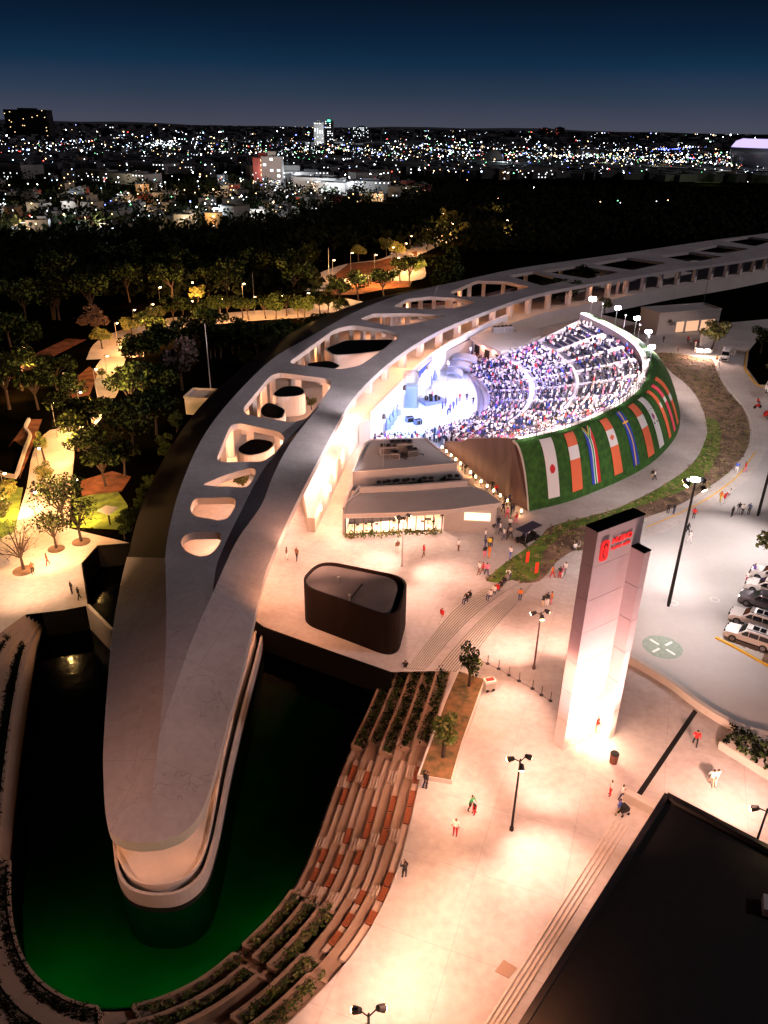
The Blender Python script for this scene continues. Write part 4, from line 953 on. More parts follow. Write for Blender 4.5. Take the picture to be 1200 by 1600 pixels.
# the rest of the crowd: one mass of small figures (thousands)
def lowman(mb, p, rz, sit, ms, mt, mh, s):
    ca, sa = math.cos(rz), math.sin(rz); f = lambda x, y, z: (p.x + (x * ca - y * sa) * s, p.y + (x * sa + y * ca) * s, p.z + z * s)
    def ring(zs, w, d, y=0): return [f(-w, y - d, zs), f(w, y - d, zs), f(w, y + d, zs), f(-w, y + d, zs)]
    def tubes(rs, m):
        V = [q for r_ in rs for q in r_]; Fc = []
        for i in range(len(rs) - 1): Fc += [(i * 4 + j, i * 4 + (j + 1) % 4, i * 4 + 4 + (j + 1) % 4, i * 4 + 4 + j) for j in range(4)]
        Fc.append(tuple(len(rs) * 4 - 4 + j for j in range(4))); mb.add(V, Fc, m)
    o = 0 if not sit else -.02
    if sit: tubes([ring(.40, .17, .12), ring(.52, .18, .13)], mt); tubes([ring(.30, .15, .2, .25), ring(.52, .15, .22, .25)], mt); b = .50
    else: tubes([ring(0, .10, .08), ring(.5, .14, .10), ring(.92, .17, .12)], mt); b = .90
    tubes([ring(b, .17, .11), ring(b + .35, .22, .12), ring(b + .55, .20, .11), ring(b + .60, .07, .07)], ms)
    tubes([ring(b + .60, .06, .06), ring(b + .68, .10, .11), ring(b + .80, .09, .10)], mh)
crm = [CM[c] for c in ('white', 'black', 'navy', 'red', 'pink', 'blue', 'beige', 'grey', 'purple', 'orange')] + [SK[0], HR[0]]
cmb = MB(); rest = [s_ for s_ in allp if id(s_) not in ids]
for s_ in rest:
    d = cen - s_[0]; lowman(cmb, s_[0] + Vector((0, 0, .02)), math.atan2(d.y, d.x) - math.pi / 2 + rc.uniform(-.3, .3), s_[1] == 'seat' and rc.random() < .8, rc.choice((0, 0, 0, 0, 0, 0, 0, 0, 0, 0, 1, 1, 1, 2, 2, 2, 3, 4, 5, 6, 0, 7, 8)), rc.choice((1, 2, 1, 0)), rc.choice((11, 11, 10)), rc.uniform(.88, 1.02))
print('crowd', len(allp), len(rest))
cmb.build('crowd', crm, label='dense seated crowd filling the lit rows of the amphitheatre', kind='stuff')
for n_, (u, v, c, po) in enumerate(((655, 622, 'blue', 'cheer'), (675, 624, 'pink', 'stand'), (691, 640, 'blue', 'phone'), (696, 634, 'navy', 'stand'), (703, 645, 'purple', 'stand'), (708, 640, 'blue', 'walk'), (713, 634, 'blue', 'stand'), (718, 628, 'red', 'phone'), (699, 650, 'navy', 'bend'), (729, 627, 'black', 'stand'), (739, 634, 'black', 'phone'))):
    person(u, v, c, 'navy', po, z=.5, label=f'performer in {c} top {PW[po]} on the pale blue stage, {["by the white screen", "behind the drum kit", "stage centre", "just upstage of the row of performers", "front row, nearest the crowd end", "second in the front row", "third in the front row", "fourth in the front row", "crouched ahead of the front row", "at the stage rim", "at the outer stage rim"][n_]}', group='performers on the stage')
# ------------------------------------------------------------------ low building (café) below the stage
cafe = empty('low_building', P(640, 830, 0)); tag(cafe, 'low flat-roofed concrete building with glowing café windows and a stepped roof', 'building')
def pp(px, z): return [P(u, v, z) for u, v in px]
zu, zl = 5.6, 4.4
up_r = pp([(571, 693), (583, 688), (640, 686), (665, 685), (690, 706), (714, 724), (640, 731), (551, 738)], zu)
MB().prism(up_r, 0, zu).build('upper_block', m_conc2, cafe)
MB().wall(up_r + [up_r[0]], zu, zu + .12, .25).build('roof_edge', m_conc, cafe)
tr_f = pp([(551, 739), (714, 725), (732, 744), (640, 752), (560, 757), (545, 760)], 3.7)
lowf = pp([(562, 770), (640, 766), (734, 759), (760, 767), (784, 786), (700, 797), (640, 801), (537, 804), (541, 785)], zl)
lw = pp([(562, 758), (640, 752), (728, 743), (760, 767), (776, 784), (700, 791), (640, 795), (545, 797), (548, 785)], zl)
# trench between the two roofs
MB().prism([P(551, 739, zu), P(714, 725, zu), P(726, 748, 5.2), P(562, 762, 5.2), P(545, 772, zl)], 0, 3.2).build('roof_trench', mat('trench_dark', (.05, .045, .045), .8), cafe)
MB().wall([P(562, 761, 5.2), P(645, 757, 5.2), P(730, 750, 5.2)], 2.9, 5.2, .4).build('roof_upstand', m_conc2, cafe)
MB().prism(lowf, zl - .55, zl, bottom=True).build('roof', m_conc2, cafe)
MB().wall(lowf + [lowf[0]], zl, zl + .1, .22).build('roof_edge', m_conc, cafe)
MB().wall([P(541, 786, zl), P(562, 759, zl)], 2.9, zl - .004, .3).build('end_parapet', m_conc2, cafe)
# ground floor: glass front and plain walls
gA, gB, gD = P(540, 836, 0), P(690, 829, 0), P(741, 764, 0); gC = P(776, 785, zl); gC.z = 0; gS = [P(776, 783, zl), P(755, 766, zl), P(726, 746, zl), P(712, 726, zl)]
def wall_line(l, z0, z1, th, m, name, par): return MB().wall(l, z0, z1, th).build(name, m, par)
gE = P(560, 795, 0)
m_int = mat('cafe_interior', (.8, .6, .42), .7)
MB().prism([gA + Vector((0, 3.5, 0)), gB + Vector((0, 3.5, 0)), gB + Vector((0, 5, 0)), gA + Vector((0, 5, 0))], 0, 3.8).build('inner_wall', m_int, cafe)
MB().prism([gA + Vector((0, .4, 0)), gB + Vector((0, .4, 0)), gB + Vector((0, 4, 0)), gA + Vector((0, 4, 0))], .01, .06).build('inner_floor', m_int, cafe)
wall_line([gB + Vector((.2, .1, 0)), gC], 0, zl - .55, .35, m_conc2, 'front_wall', cafe)
wall_line(gS, 0, zl - .55, .35, m_conc2, 'side_wall', cafe)
wall_line([gA + Vector((-.2, 0, 0)), P(553, 790, 0)], 0, zl - .55, .35, m_conc2, 'side_wall', cafe)
nw = 11; mu = MB(); gl = MB()
for i in range(nw + 1):
    p = gA.lerp(gB, i / nw); mu.box((p.x, p.y, 1.85), (.12, .14, 3.7))
for z_ in (.08, 3.75): mu.wall([gA, gB], z_ - .07, z_ + .07, .12)
mu.build('window_frame', m_dark, cafe)
cfu = MB()
for i in (0, 2, 5, 8):
    p = gA.lerp(gB, (i + .6) / 10) + Vector((0, 1.9 + .5 * (i % 2), 0)); cfu.box((p.x, p.y, .75), (.9, .7, .05)); cfu.tube(p, p + Vector((0, 0, .73)), .05, n=6)
    for s_ in (-.7, .7): cfu.box((p.x + s_, p.y, .45), (.4, .4, .06)); cfu.box((p.x + s_ * 1.25, p.y, .7), (.05, .4, .5))
cfu.build('cafe_table_set', m_dark, cafe)
cs = MB()
for a, b in ((.0, .28), (.50, .88)):
    p = gA.lerp(gB, a); q = gA.lerp(gB, b); cs.wall([p + Vector((0, 2.9, 0)), q + Vector((0, 2.9, 0))], 2.6, 3.3, .1)
cs.build('light_panel', glow('cafe_panel', (1, .72, .55), 4), cafe)
for i in range(5):
    p = gA.lerp(gB, (i + .5) / 5) + Vector((0, 1.3, 3.3)); lamp_light('POINT', p, 1100, (1, .62, .46), .12, parent=cafe)
# lit slot window in the slanting front
s0 = gB.lerp(gC, .42); s1 = gB.lerp(gC, .9); MB().wall([s0 + Vector((-.05, -.28, 0)), s1 + Vector((0, -.28, 0))], 1.9, 2.9, .12).build('window', [gl_win], cafe)
MB().wall([s0 + Vector((-.1, -.34, 0)), s1 + Vector((.1, -.34, 0))], 1.75, 1.9, .2).build('window_sill', m_conc, cafe)
# strip of dark-leaved shrubs below the glass
hd = MB(); planting(resample([gA + Vector((.1, -.9, 0)), gB + Vector((0, -.9, 0))], n=10), .38, .1, .9, 7, .17, mb=hd); hd.build('hedge', [m_leafy, m_leafg], label='row of spiky shrubs below the glowing café windows', cat_='hedge')
# rooftop machines
def ac_unit(u, v, z, w, d, h, rz, label, n=3):
    root = empty('roof_machine', P(u, v, z), rz)
    b = MB().box((0, 0, h / 2), (w, d, h)); b.box((0, 0, h + .03), (w * 1.03, d * 1.03, .06)); b.build('casing', m_steel, root, keep=False)
    f = MB()
    for i in range(n): c = (-w / 2 + (i + .5) * w / n, 0, h + .06); f.tube(c, (c[0], c[1], h + .22), min(w / n, d) * .4, n=12)
    f.build('fan', m_dark, root, keep=False)
    g_ = MB()
    for i in range(8): g_.box((0, -d / 2 - .02, h * (.15 + i * .1)), (w * .9, .03, .04))
    g_.build('grille', m_dark, root, keep=False)
    pp_ = MB(); pp_.tube((w / 2, 0, .2), (w / 2 + .8, -.3, .2), .06); pp_.tube((w / 2 + .8, -.3, .2), (w / 2 + .8, -.3, 0), .06); pp_.build('pipe', m_dark, root, keep=False)
    return tag(root, label, 'air conditioner', 'machines on the flat roofs')
ac_unit(607, 708, zu, 2.4, 1.4, 1.1, .1, 'dark rooftop machine at the near end of the cluster on the upper café roof')
ac_unit(626, 704, zu, 3.2, 1.7, 1.3, .1, 'largest fan machine in the middle of the upper café roof', 4)
ac_unit(644, 712, zu, 1.5, 1.2, .9, .3, 'small dark machine by the passage side of the upper café roof', 2)
ac_unit(617, 716, zu, 1.4, 1.0, .8, -.1, 'small box machine in front of the largest fan machine', 1)
for i, u in enumerate((596, 612, 626, 642, 668, 708)): ac_unit(u, 763 - (u - 596) * .09, 3.2, 1.4 + .3 * (i % 3), .9, .8, .05, 'machine sunk in the slot between the café roofs, number %s along' % ('one', 'two', 'three', 'four', 'five', 'six')[i], 2)
# passage ramp lamps along the brown wall
pl_ = resample([P(695, 703, 0), P(757, 757, 0), P(819, 802, 0)], n=15)
lm = MB().tube((0, 0, 0), (0, 0, .5), .06, n=6); lm2 = MB().tube((0, 0, .5), (0, 0, .8), .13, .10, n=8)
for i, p in enumerate(pl_):
    r_ = empty('path_light', p + Vector((-.5, -.5, 0))); lm.build('post', m_black, r_, keep=False); lm2.build('lamp', gl_warm, r_, keep=False)
    tag(r_, 'small glowing bollard light at the foot of the tall brown retaining wall', 'path light', 'bollard lights along the brown wall')
    if i % 2 == 0: lamp_light('POINT', p + Vector((-.8, -.7, .9)), 60, WARM, .08, parent=r_)
# second low building beside the far side of the stage
b2_ = empty('low_building', P(790, 540, 0)); tag(b2_, 'low flat-roofed building with dark doorways at the far side of the stage', 'building')
rf = pp([(735, 527), (752, 518), (775, 506), (840, 512), (845, 524), (818, 537), (783, 549)], 4.6)
MB().prism(rf, 4.0, 4.6, bottom=True).build('roof', m_conc, b2_)
c_ = sum(rf, Vector()) / len(rf); ins_ = [c_ + (p - c_) * .93 for p in rf]
MB().wall([ins_[6], ins_[5], ins_[4], ins_[3]], 0, 4.0, .3).build('side_wall', m_conc2, b2_); MB().wall([ins_[0] + Vector((0, 2.5, 0)), ins_[6] + Vector((0, 2.5, 0))], 0, 4.0, .3).build('back_wall', m_conc, b2_)
dr_ = MB(); fA = ins_[0] + Vector((.3, .6, -4.6)); fB = ins_[6] + Vector((.2, .6, -4.6)); MB().wall([fA, fB], 0, 4.0, .2).build('front_wall', m_conc, b2_)
for f in (.14, .50, .84): p = fA.lerp(fB, f); dr_.wall([fA.lerp(fB, f - .09) + Vector((0, -.2, 0)), fA.lerp(fB, f + .09) + Vector((0, -.2, 0))], 0, 3.1, .1)
dr_.build('door', m_dark, b2_); 
for f in (.3, .67): lamp_light('POINT', fA.lerp(fB, f) + Vector((0, -1.0, 3.4)), 420, WARM2, .1, parent=b2_)
ac_unit(778, 519, 4.6, 2.6, 1.6, 1.2, .2, 'pale roof machine nearest the stage on the far low building'); ac_unit(791, 518, 4.6, 2.8, 1.6, 1.2, .2, 'pale roof machine nearest the seating on the far low building')
# small lit box with a flat hollow roof and a thin mast, beyond the curved building
bx = empty('utility_box', P(312, 640, 0)); q = pp([(288, 622), (302, 609), (339, 610), (326, 625)], 3.0); MB().prism(q, 0, 3.0).build('body', m_conc, bx); MB().wall(q + [q[0]], 3.0, 3.35, .3).build('rim', m_conc, bx); tag(bx, 'small concrete box building with a recessed roof beside the thin white mast', 'outbuilding')
# ------------------------------------------------------------------ rounded dark pavilion
pv = empty('pavilion', P(552, 960, 0)); tag(pv, 'dark round-cornered pavilion with open ring parapet on the plaza', 'pavilion')
kz = 4.7; kq = pp([(464, 912), (500, 874), (640, 902), (622, 968)], kz); kr_ = poly_round(kq, 2.3, 9); kc = sum(kr_, Vector()) / len(kr_)
inn = [kc + (p - kc) * .955 for p in kr_]; mb = MB(); up_ = lambda l, z: [Vector((p.x, p.y, z)) for p in l + [l[0]]]
mb.loft([up_(kr_, 0), up_(kr_, kz), up_(inn, kz), up_(inn, kz - 1.5)], flip=True); mb.build('wall', mat('pavilion_cladding', (.010, .006, .005), .6, noise=.35, scale=1.5, mapscale=(1, 1, .1), spec=.08), pv)
inn2 = [kc + (p - kc) * .955 for p in kr_]; MB().prism(inn2, .5, kz - 1.5).build('roof_gutter', m_dark, pv)
k2 = [kc + (p - kc) * .90 + Vector((-.42, .1, 0)) for p in kr_]; MB().prism(k2, kz - 1.5, kz - .25).build('roof', mat('pavilion_roof', (.085, .08, .085), .7, noise=.3, scale=.4), pv)
vp = MB()
for u, v in ((529, 910), (546, 938)): p = P(u, v, kz - .25); vp.tube(p, p + Vector((0, 0, .6)), .09); vp.box(p + Vector((0, 0, .62)), (.3, .3, .06))
vp.build('vent_pipe', m_steel, pv); p = P(556, 925, kz - .2); MB().box(p, (.12, 3.2, .12), .9 - math.pi / 2 + .3).build('roof_rail', m_dark, pv)
lg = MB(); p = P(552, 965, 2.6); lg.tube(p + Vector((-.2, -.1, .3)), p + Vector((-.2, -.1, -.2)), .05); lg.tube(p + Vector((.2, -.1, .3)), p + Vector((.2, -.1, -.2)), .05); lg.tube(p + Vector((-.2, -.1, -.2)), p + Vector((.2, -.1, -.2)), .05); lg.build('emblem', m_white, pv)

# ------------------------------------------------------------------ the tall sign tower
tz, wz = 20.6, 18.2
tA = P(881, 1176, 0); tTop = P(933, 829, tz); tB = P(1006, 802, tz); tL = P(919, 821, tz)
A2 = Vector((tTop.x, tTop.y)); dB = Vector((tB.x - tTop.x, tB.y - tTop.y)); dL = Vector((tL.x - tTop.x, tL.y - tTop.y)); 
A2 = (A2 + Vector((tA.x, tA.y))) / 2
ux = dB.normalized(); uy = Vector((-ux.y, ux.x)); wB = dB.length; wL = max(1.1, abs(dL.dot(uy)))
print('tower', A2, wB, dL.length, wL, P(987, 854, wz), P(1017, 862, wz))
wg0 = P(987, 854, wz); wg1 = P(1007, 865, wz); wg2 = P(1017, 862, wz)
tw_ = empty('sign_tower', (A2.x, A2.y, 0)); tag(tw_, 'tall stepped sign tower with red lettering and emblem near its top, glowing at its foot', 'sign tower')
m_tow = concrete('tower_panel', (.50, .40, .40), (.36, .27, .27), rough=.45)
def V2(a, b): return A2 + ux * a + uy * b
def tprism(poly, z0, z1, name, m=m_tow): return MB().prism(poly, z0, z1, m=0, mside=0).build(name, m, tw_)
NP = 7
slabm = MB(); 
for i in range(NP):
    z0 = tz * i / NP; z1 = tz * (i + 1) / NP - .03
    slabm.prism([V2(0, 0), V2(wB, 0), V2(wB, wL), V2(0, wL)], z0, z1); slabm.prism([V2(.05, .05), V2(wB - .05, .05), V2(wB - .05, wL - .05), V2(.05, wL - .05)], z1, z1 + .05)
slabm.build('main_slab', m_tow, tw_)
w0 = (Vector((wg0.x, wg0.y)) - A2).dot(ux); wd = (Vector((wg1.x, wg1.y)) - Vector((wg0.x, wg0.y))).length; wth = max(.7, (Vector((wg2.x, wg2.y)) - Vector((wg1.x, wg1.y))).length)
print('wing', w0, wd, wth)
wm = MB(); x0 = wB - wth
x0 = max(w0, wB * .72)
for i in range(NP - 1):
    z0 = wz * i / (NP - 1); z1 = wz * (i + 1) / (NP - 1) - .05
    wm.prism([V2(x0, -wd), V2(x0 + wth, -wd), V2(x0 + wth, -.004), V2(x0, -.004)], z0, z1); wm.prism([V2(x0 + .05, -wd + .05), V2(x0 + wth - .05, -wd + .05), V2(x0 + wth - .05, -.004), V2(x0 + .05, -.004)], z1, z1 + .05)
wm.build('side_wing', m_tow, tw_)
MB().prism([V2(-.03, -.03), V2(wB + .03, -.03), V2(wB + .03, wL + .03), V2(-.03, wL + .03)], tz, tz + .12).build('top_cap', m_darkroof, tw_)
MB().prism([V2(x0 - .03, -wd - .03), V2(x0 + wth + .03, -wd - .03), V2(x0 + wth + .03, -.01), V2(x0 - .03, -.01)], wz, wz + .1).build('wing_cap', m_darkroof, tw_)
m_sign = mat('sign_red', (.75, .02, .02), .5, emis=(1, .03, .03), es=.5)
def text_mesh(s, size, ext=.04):
    c = bpy.data.curves.new('t', 'FONT'); c.body = s; c.size = size; c.extrude = ext; c.offset = size * .03; c.align_x = 'LEFT'; o = bpy.data.objects.new('t', c); SC.collection.objects.link(o)
    dg = bpy.context.evaluated_depsgraph_get(); me = bpy.data.meshes.new_from_object(o.evaluated_get(dg)); bpy.data.objects.remove(o); return me
def put_text(s, w, x, z, ext=.05):
    me = text_mesh(s, 1, ext); xs = [v.co.x for v in me.vertices]; k = w / (max(xs) - min(xs)); me.transform(Matrix.Scale(k, 4)); me.materials.clear(); me.materials.append(m_sign)
    o = bpy.data.objects.new('lettering', me); M = Matrix(((ux.x, 0, -(-uy.x), 0), (ux.y, 0, uy.y, 0), (0, 1, 0, 0), (0, 0, 0, 1)))
    nrm = -uy; M = Matrix(((ux.x, 0, nrm.x, 0), (ux.y, 0, nrm.y, 0), (0, 1, 0, 0), (0, 0, 0, 1))); p = V2(x, -.04)
    o.matrix_world = Matrix.Translation((p.x, p.y, z)) @ M; SC.collection.objects.link(o); mw = o.matrix_world.copy(); o.parent = tw_; o.matrix_parent_inverse = Matrix.Translation(-tw_.location); return o
put_text('NUEVO', wB * .42, wB * .34, tz - 1.45); put_text('NUEVO LEÓN', wB * .41, wB * .34, tz - 2.0)
em = MB(); ew_ = wB * .16; cx = wB * .19; cz = tz - 1.75; sh_ = poly_round([Vector((cx - ew_ / 2, cz - .85, 0)), Vector((cx + ew_ / 2, cz - .85, 0)), Vector((cx + ew_ / 2, cz + .8, 0)), Vector((cx - ew_ / 2, cz + .8, 0))], .25, 4)
def face_plate(poly, d0, d1, m, mb):
    a = [V2(p.x, -d0) for p in poly]; a = [(q.x, q.y, p.y) for q, p in zip(a, poly)]; b = [V2(p.x, -d1) for p in poly]; b = [(q.x, q.y, p.y) for q, p in zip(b, poly)]
    n = len(poly); mb.add(a + b, [tuple(range(n, 2 * n))] + [(i, (i + 1) % n, n + (i + 1) % n, n + i) for i in range(n)], m)
face_plate(sh_, 0, .12, 0, em)
for pts in ([(-.28, .3), (.0, .62), (.28, .3), (.14, .1), (.3, -.2), (0, -.62), (-.3, -.2), (-.14, .1)],):
    ring_o = [Vector((cx + a * ew_ * 1.1, cz + b * 1.15, 0)) for a, b in pts]; ring_i = [Vector((cx + a * ew_ * .75, cz + b * .8, 0)) for a, b in pts]
    face_plate(ring_o, .12, .14, 1, em); face_plate(ring_i, .14, .16, 0, em)
em.build('emblem', [m_sign, mat('sign_dull_red', (.25, .01, .01), .5)], tw_)
tc_ = V2(x0 - .6, -.9); f_ = MB()
for a, b in ((x0 - .5, -.5), (x0 - 1.6, -.5), (x0 - .4, -1.6), (x0 - 2.7, -.5)): p = V2(a, b); f_.box((p.x, p.y, .1), (.35, .35, .2))
f_.build('uplight', gl_warm, tw_)
for a, b, W, tgt in ((x0 - .9, -1.0, 1500, (x0 - .8, -.2, 11)), (x0 - 2.2, -1.0, 1100, (x0 - 2, 0, 12)), (x0 - .8, -1.8, 1200, (x0 - .4, -1.2, 11)), (1.0, -1.2, 1100, (1.2, 0, 12))):
    p = V2(a, b); q = V2(tgt[0], tgt[1]); lamp_light('SPOT', (p.x, p.y, .45), W, (1, .68, .48), .15, (q.x, q.y, tgt[2]), 130, .8, tw_)
for a, b, W, tg, c_ in ((1.0, -5.5, 14000, (1.8, 0, 17), (1, .60, .55)), (3.6, -5.5, 14000, (3.4, 0, 17), (1, .62, .56)), (-5, -1.5, 5500, (0, .6, 12), (1, .48, .56)), (wB + 5, -1.5, 3000, (wB, -.5, 12), (1, .5, .56))):
    p = V2(a, b); q = V2(tg[0], tg[1]); lamp_light('SPOT', (p.x, p.y, .5), W, c_, .15, (q.x, q.y, tg[2]), 85, 1, tw_)
p = V2(x0 - 1.2, -1.6); lamp_light('POINT', (p.x, p.y, 1.4), 520, (1, .66, .42), .3, parent=tw_)

# ------------------------------------------------------------------ dark roofed hall at the corner, plaza steps, kerbs, drain
hl = empty('dark_hall', P(1000, 1500, 0)); tag(hl, 'large hall with a black ribbed roof and pale parapet line', 'hall')
hz = 5.5; hq = pp([(1041, 1246), (1195, 1327), (1420, 1450), (1420, 1900), (640, 1880), (818, 1602)], hz)
MB().prism(hq, 0, hz).build('wall', m_dark, hl); MB().wall(hq + [hq[0]], hz - .1, hz + .35, .35).build('parapet', mat('parapet_metal', (.006, .005, .007), .6), hl)
c_ = sum(hq, Vector()) / len(hq); ed = [p.lerp(c_, .018) for p in hq]; MB().wall(ed + [ed[0]], hz, hz + .28, .1).build('gutter_line', mat('gutter_metal', (.05, .05, .05), .5), hl)
rb = MB(); d1 = (hq[1] - hq[0]).normalized(); d2 = (hq[5] - hq[0]).normalized()
for i in range(1, 40): a = hq[0] + d1 * .8 + d2 * (i * .75); b = a + d1 * 22; rb.tube(a + Vector((0, 0, .0)), b + Vector((0, 0, .0)), .04, n=4)
pass
MB().prism(pp([(1193, 1396), (1240, 1404), (1240, 1434), (1194, 1420)], hz + .6), hz, hz + .6).build('roof_hatch', m_conc2, hl)
p4 = [(P(961 + 6 * k, 1281 + 4 * k, 0), P(734 + 9 * k, 1640, 0)) for k in range(4)]
m_nose = mat('step_edge', (.58, .50, .44), .7, noise=.2, scale=2); stp = empty('plaza_steps', P(880, 1450, 0)); stp['kind'] = 'structure'
for i, (a, b) in enumerate(p4): MB().wall([a, b], 0, .10, .14).build('step_edge', m_nose, stp)
def flat(name, px, z, m, label=None, cat_=None, kind=None, h=.0, pts=None):
    pl = pts or [P(u, v, 0) for u, v in px]; mb = MB()
    if h: mb.prism(pl, z, z + h)
    else:
        tri = tessellate_polygon([[Vector((p.x, p.y, 0)) for p in pl]]); T = []
        for a, b, c in tri:
            if (pl[b] - pl[a]).cross(pl[c] - pl[a]).z < 0: a, b, c = a, c, b
            T.append((a, b, c))
        mb.add([(p.x, p.y, z) for p in pl], T)
    return mb.build(name, m, label=label, cat_=cat_, kind=kind)
flat('drain_channel', [(1084, 1108), (1090, 1113), (996, 1253), (988, 1249)], .008, m_dark, kind='structure')
flat('floor_hatch', [(787, 1500), (808, 1513), (795, 1529), (773, 1518)], .008, mat('hatch_orange', (.30, .20, .14), .8), label='square floor hatch beside the plaza steps', cat_='hatch', h=.03)
kw = resample(PZ(cat([(982, 1034), (1010, 1050), (1050, 1075), (1090, 1106), (1140, 1137), (1180, 1152), (1260, 1168)], 5)), step=1.2)
MB().wall(kw, 0, .75, .5).build('retaining_kerb', m_conc, label='low curved concrete wall between the plaza and the grey car yard', cat_='wall')
MB().wall([P(975, 1247), P(1016, 1268), P(1030, 1278)], 0, .8, .6).build('low_wall', m_conc, label='short pale wall stub beside the black-roofed hall', cat_='wall')

# striped steps (dark base painted as riser shadow between pale treads), concentric curves
def stripes(name, L0, L1, n, label):
    A = resample(PZ(cat(L0, 6)), n=26); B = resample(PZ(cat(L1, 6)), n=26); root = empty(name, A[0]); mb = MB()
    for k in range(n):
        a = [p.lerp(q, (k + .22) / n) for p, q in zip(A, B)]; b = [p.lerp(q, (k + .78) / n) for p, q in zip(A, B)]; h = .09
        up_ = lambda l, z: [Vector((p.x, p.y, z)) for p in l]
        mb.loft([up_(a, 0), up_(a, h), up_(b, h), up_(b, 0)], flip=False)
        for e in (0, -1): mb.add([(a[e].x, a[e].y, 0), (a[e].x, a[e].y, h), (b[e].x, b[e].y, h), (b[e].x, b[e].y, 0)], [(0, 1, 2, 3)])
    mb.build('tread', m_conc, root); base_p = A + list(reversed(B)); o = flat('riser', None, .01, m_dark, pts=base_p); o.parent = root; o.matrix_parent_inverse = Matrix.Translation(-root.location)  # flat dark sheet stands in for the shadows of the risers
    return tag(root, label, 'steps')
stripes('striped_steps', [(633, 1045), (668, 1000), (708, 952), (752, 922), (800, 907)], [(664, 1047), (700, 1003), (740, 962), (775, 934), (812, 910)], 9, 'curved flight of striped steps nearer the dark pavilion')
stripes('striped_steps', [(678, 1047), (712, 1006), (750, 966), (785, 937), (818, 911)], [(716, 1050), (742, 1020), (775, 978), (805, 945), (832, 912)], 9, 'curved flight of striped steps nearer the sign tower')

# ------------------------------------------------------------------ road side: soil strip, lawns, ring path, kerbs
so = [(760, 908), (770, 896), (790, 880), (815, 862), (845, 838), (862, 822), (915, 808), (967, 793), (1033, 760), (1083, 723), (1105, 677), (1094, 630), (1072, 600), (1050, 583), (1026, 553), (1060, 553), (1090, 558), (1113, 562), (1120, 580), (1134, 607), (1160, 637), (1171, 665), (1168, 700), (1140, 737), (1083, 777), (1040, 798), (1000, 812), (950, 840), (915, 858), (893, 862), (868, 880), (852, 900), (836, 910), (800, 911)]
flat('soil_strip', cat(so, 3, True), .012, m_soil, kind='structure')
flat('lawn', cat([(762, 907), (790, 879), (830, 852), (845, 838), (880, 830), (870, 843), (850, 860), (845, 880), (838, 905), (800, 909)], 3, True), .02, m_lawn, kind='structure')
flat('lawn', cat([(864, 823), (915, 809), (967, 794), (1033, 761), (1083, 724), (1105, 678), (1103, 655), (1122, 660), (1126, 690), (1112, 730), (1075, 762), (1030, 780), (985, 796), (930, 816), (880, 829)], 3, True), .02, m_lawn, kind='structure')
gr = MB(); rg = random.Random(3); big = [P(u, v) for u, v in cat(so, 2, True)]; big2 = [(p.x, p.y) for p in big]; x0_, x1_ = min(p[0] for p in big2), max(p[0] for p in big2); y0_, y1_ = min(p[1] for p in big2), max(p[1] for p in big2); k = 0
while k < 1500:
    x = rg.uniform(x0_, x1_); y = rg.uniform(y0_, y1_)
    if pts_in_poly(x, y, big2):
        k += 1; s_ = rg.uniform(.15, .45); leaf_cluster(gr, (x, y, .1), s_, 5, .16, .5, rg, rg.choice((0, 0, 1, 2)))
gr.build('dry_grass', [mat('dry_tuft', (.26, .19, .10), .9), mat('olive_tuft', (.14, .16, .035), .9), mat('dark_tuft', (.07, .045, .03), .9)], label='dry grass tufts over the soil strip', kind='stuff')
flat('car_yard', [(985, 1036), (1010, 1046), (1052, 1070), (1092, 1100), (1142, 1131), (1200, 1146), (1400, 1160), (1400, 700), (1215, 640), (1195, 640), (1200, 700), (1175, 745), (1100, 800), (1040, 830), (985, 850), (1000, 930), (990, 1000)], .008, concrete('yard_concrete', (.40, .385, .375), (.30, .285, .275)), kind='structure')
MB().wall(resample(PZ(cat([(1118, 562), (1137, 605), (1163, 637), (1176, 668), (1172, 702), (1145, 740), (1086, 781), (1003, 817), (985, 845)], 6)), step=2), 0, .14, .25).build('kerb', m_conc, kind='structure')
flat('yellow_line', None, .014, m_yellow, kind='structure', pts=(lambda l: offset(l, .1) + list(reversed(offset(l, -.1))))(resample(PZ(cat([(1180, 706), (1150, 746), (1090, 788), (1010, 824)], 6)), step=2)))
MB().wall(resample(PZ(cat([(1168, 548), (1164, 575), (1170, 585), (1185, 603), (1215, 606)], 5)), step=1.5), 0, .15, .3).build('kerb', m_yellow, kind='structure')
flat('planting_bed', [(1170, 548), (1167, 575), (1186, 601), (1260, 604), (1260, 540), (1185, 530)], .012, m_park, kind='structure')
MB().wall(PZ([(1118, 997), (1140, 1008), (1210, 1047)]), 0, .15, .25).build('kerb', m_yellow, kind='structure')
flat('paved_island', [(1122, 996), (1141, 1005), (1195, 1033), (1200, 1018), (1145, 996)], .02, m_conc, kind='structure')
flat('soil_bed', [(1190, 1032), (1200, 1010), (1240, 1030), (1235, 1055)], .03, m_soil, kind='structure', h=.1)
hc = P(1035, 1011); circ = [hc + Vector((math.cos(t_) * 1.95, math.sin(t_) * 1.95, 0)) for t_ in [k * math.pi / 16 for k in range(32)]]
flat('ground_marking', None, .013, mat('marking_green', (.27, .35, .30), .8, noise=.25, scale=3), kind='structure', pts=circ)
xm = MB()
for a_ in (.6, 2.17, 3.74, 5.31):
    d = Vector((math.cos(a_), math.sin(a_), 0)); n_ = Vector((-d.y, d.x, 0)) * .13; a = hc + d * .45; b = hc + d * 1.5; xm.add([(q.x, q.y, .018) for q in (a - n_, b - n_, b + n_, a + n_)], [(0, 1, 2, 3)])
xm.build('ground_marking', m_white, kind='structure')
am = MB()
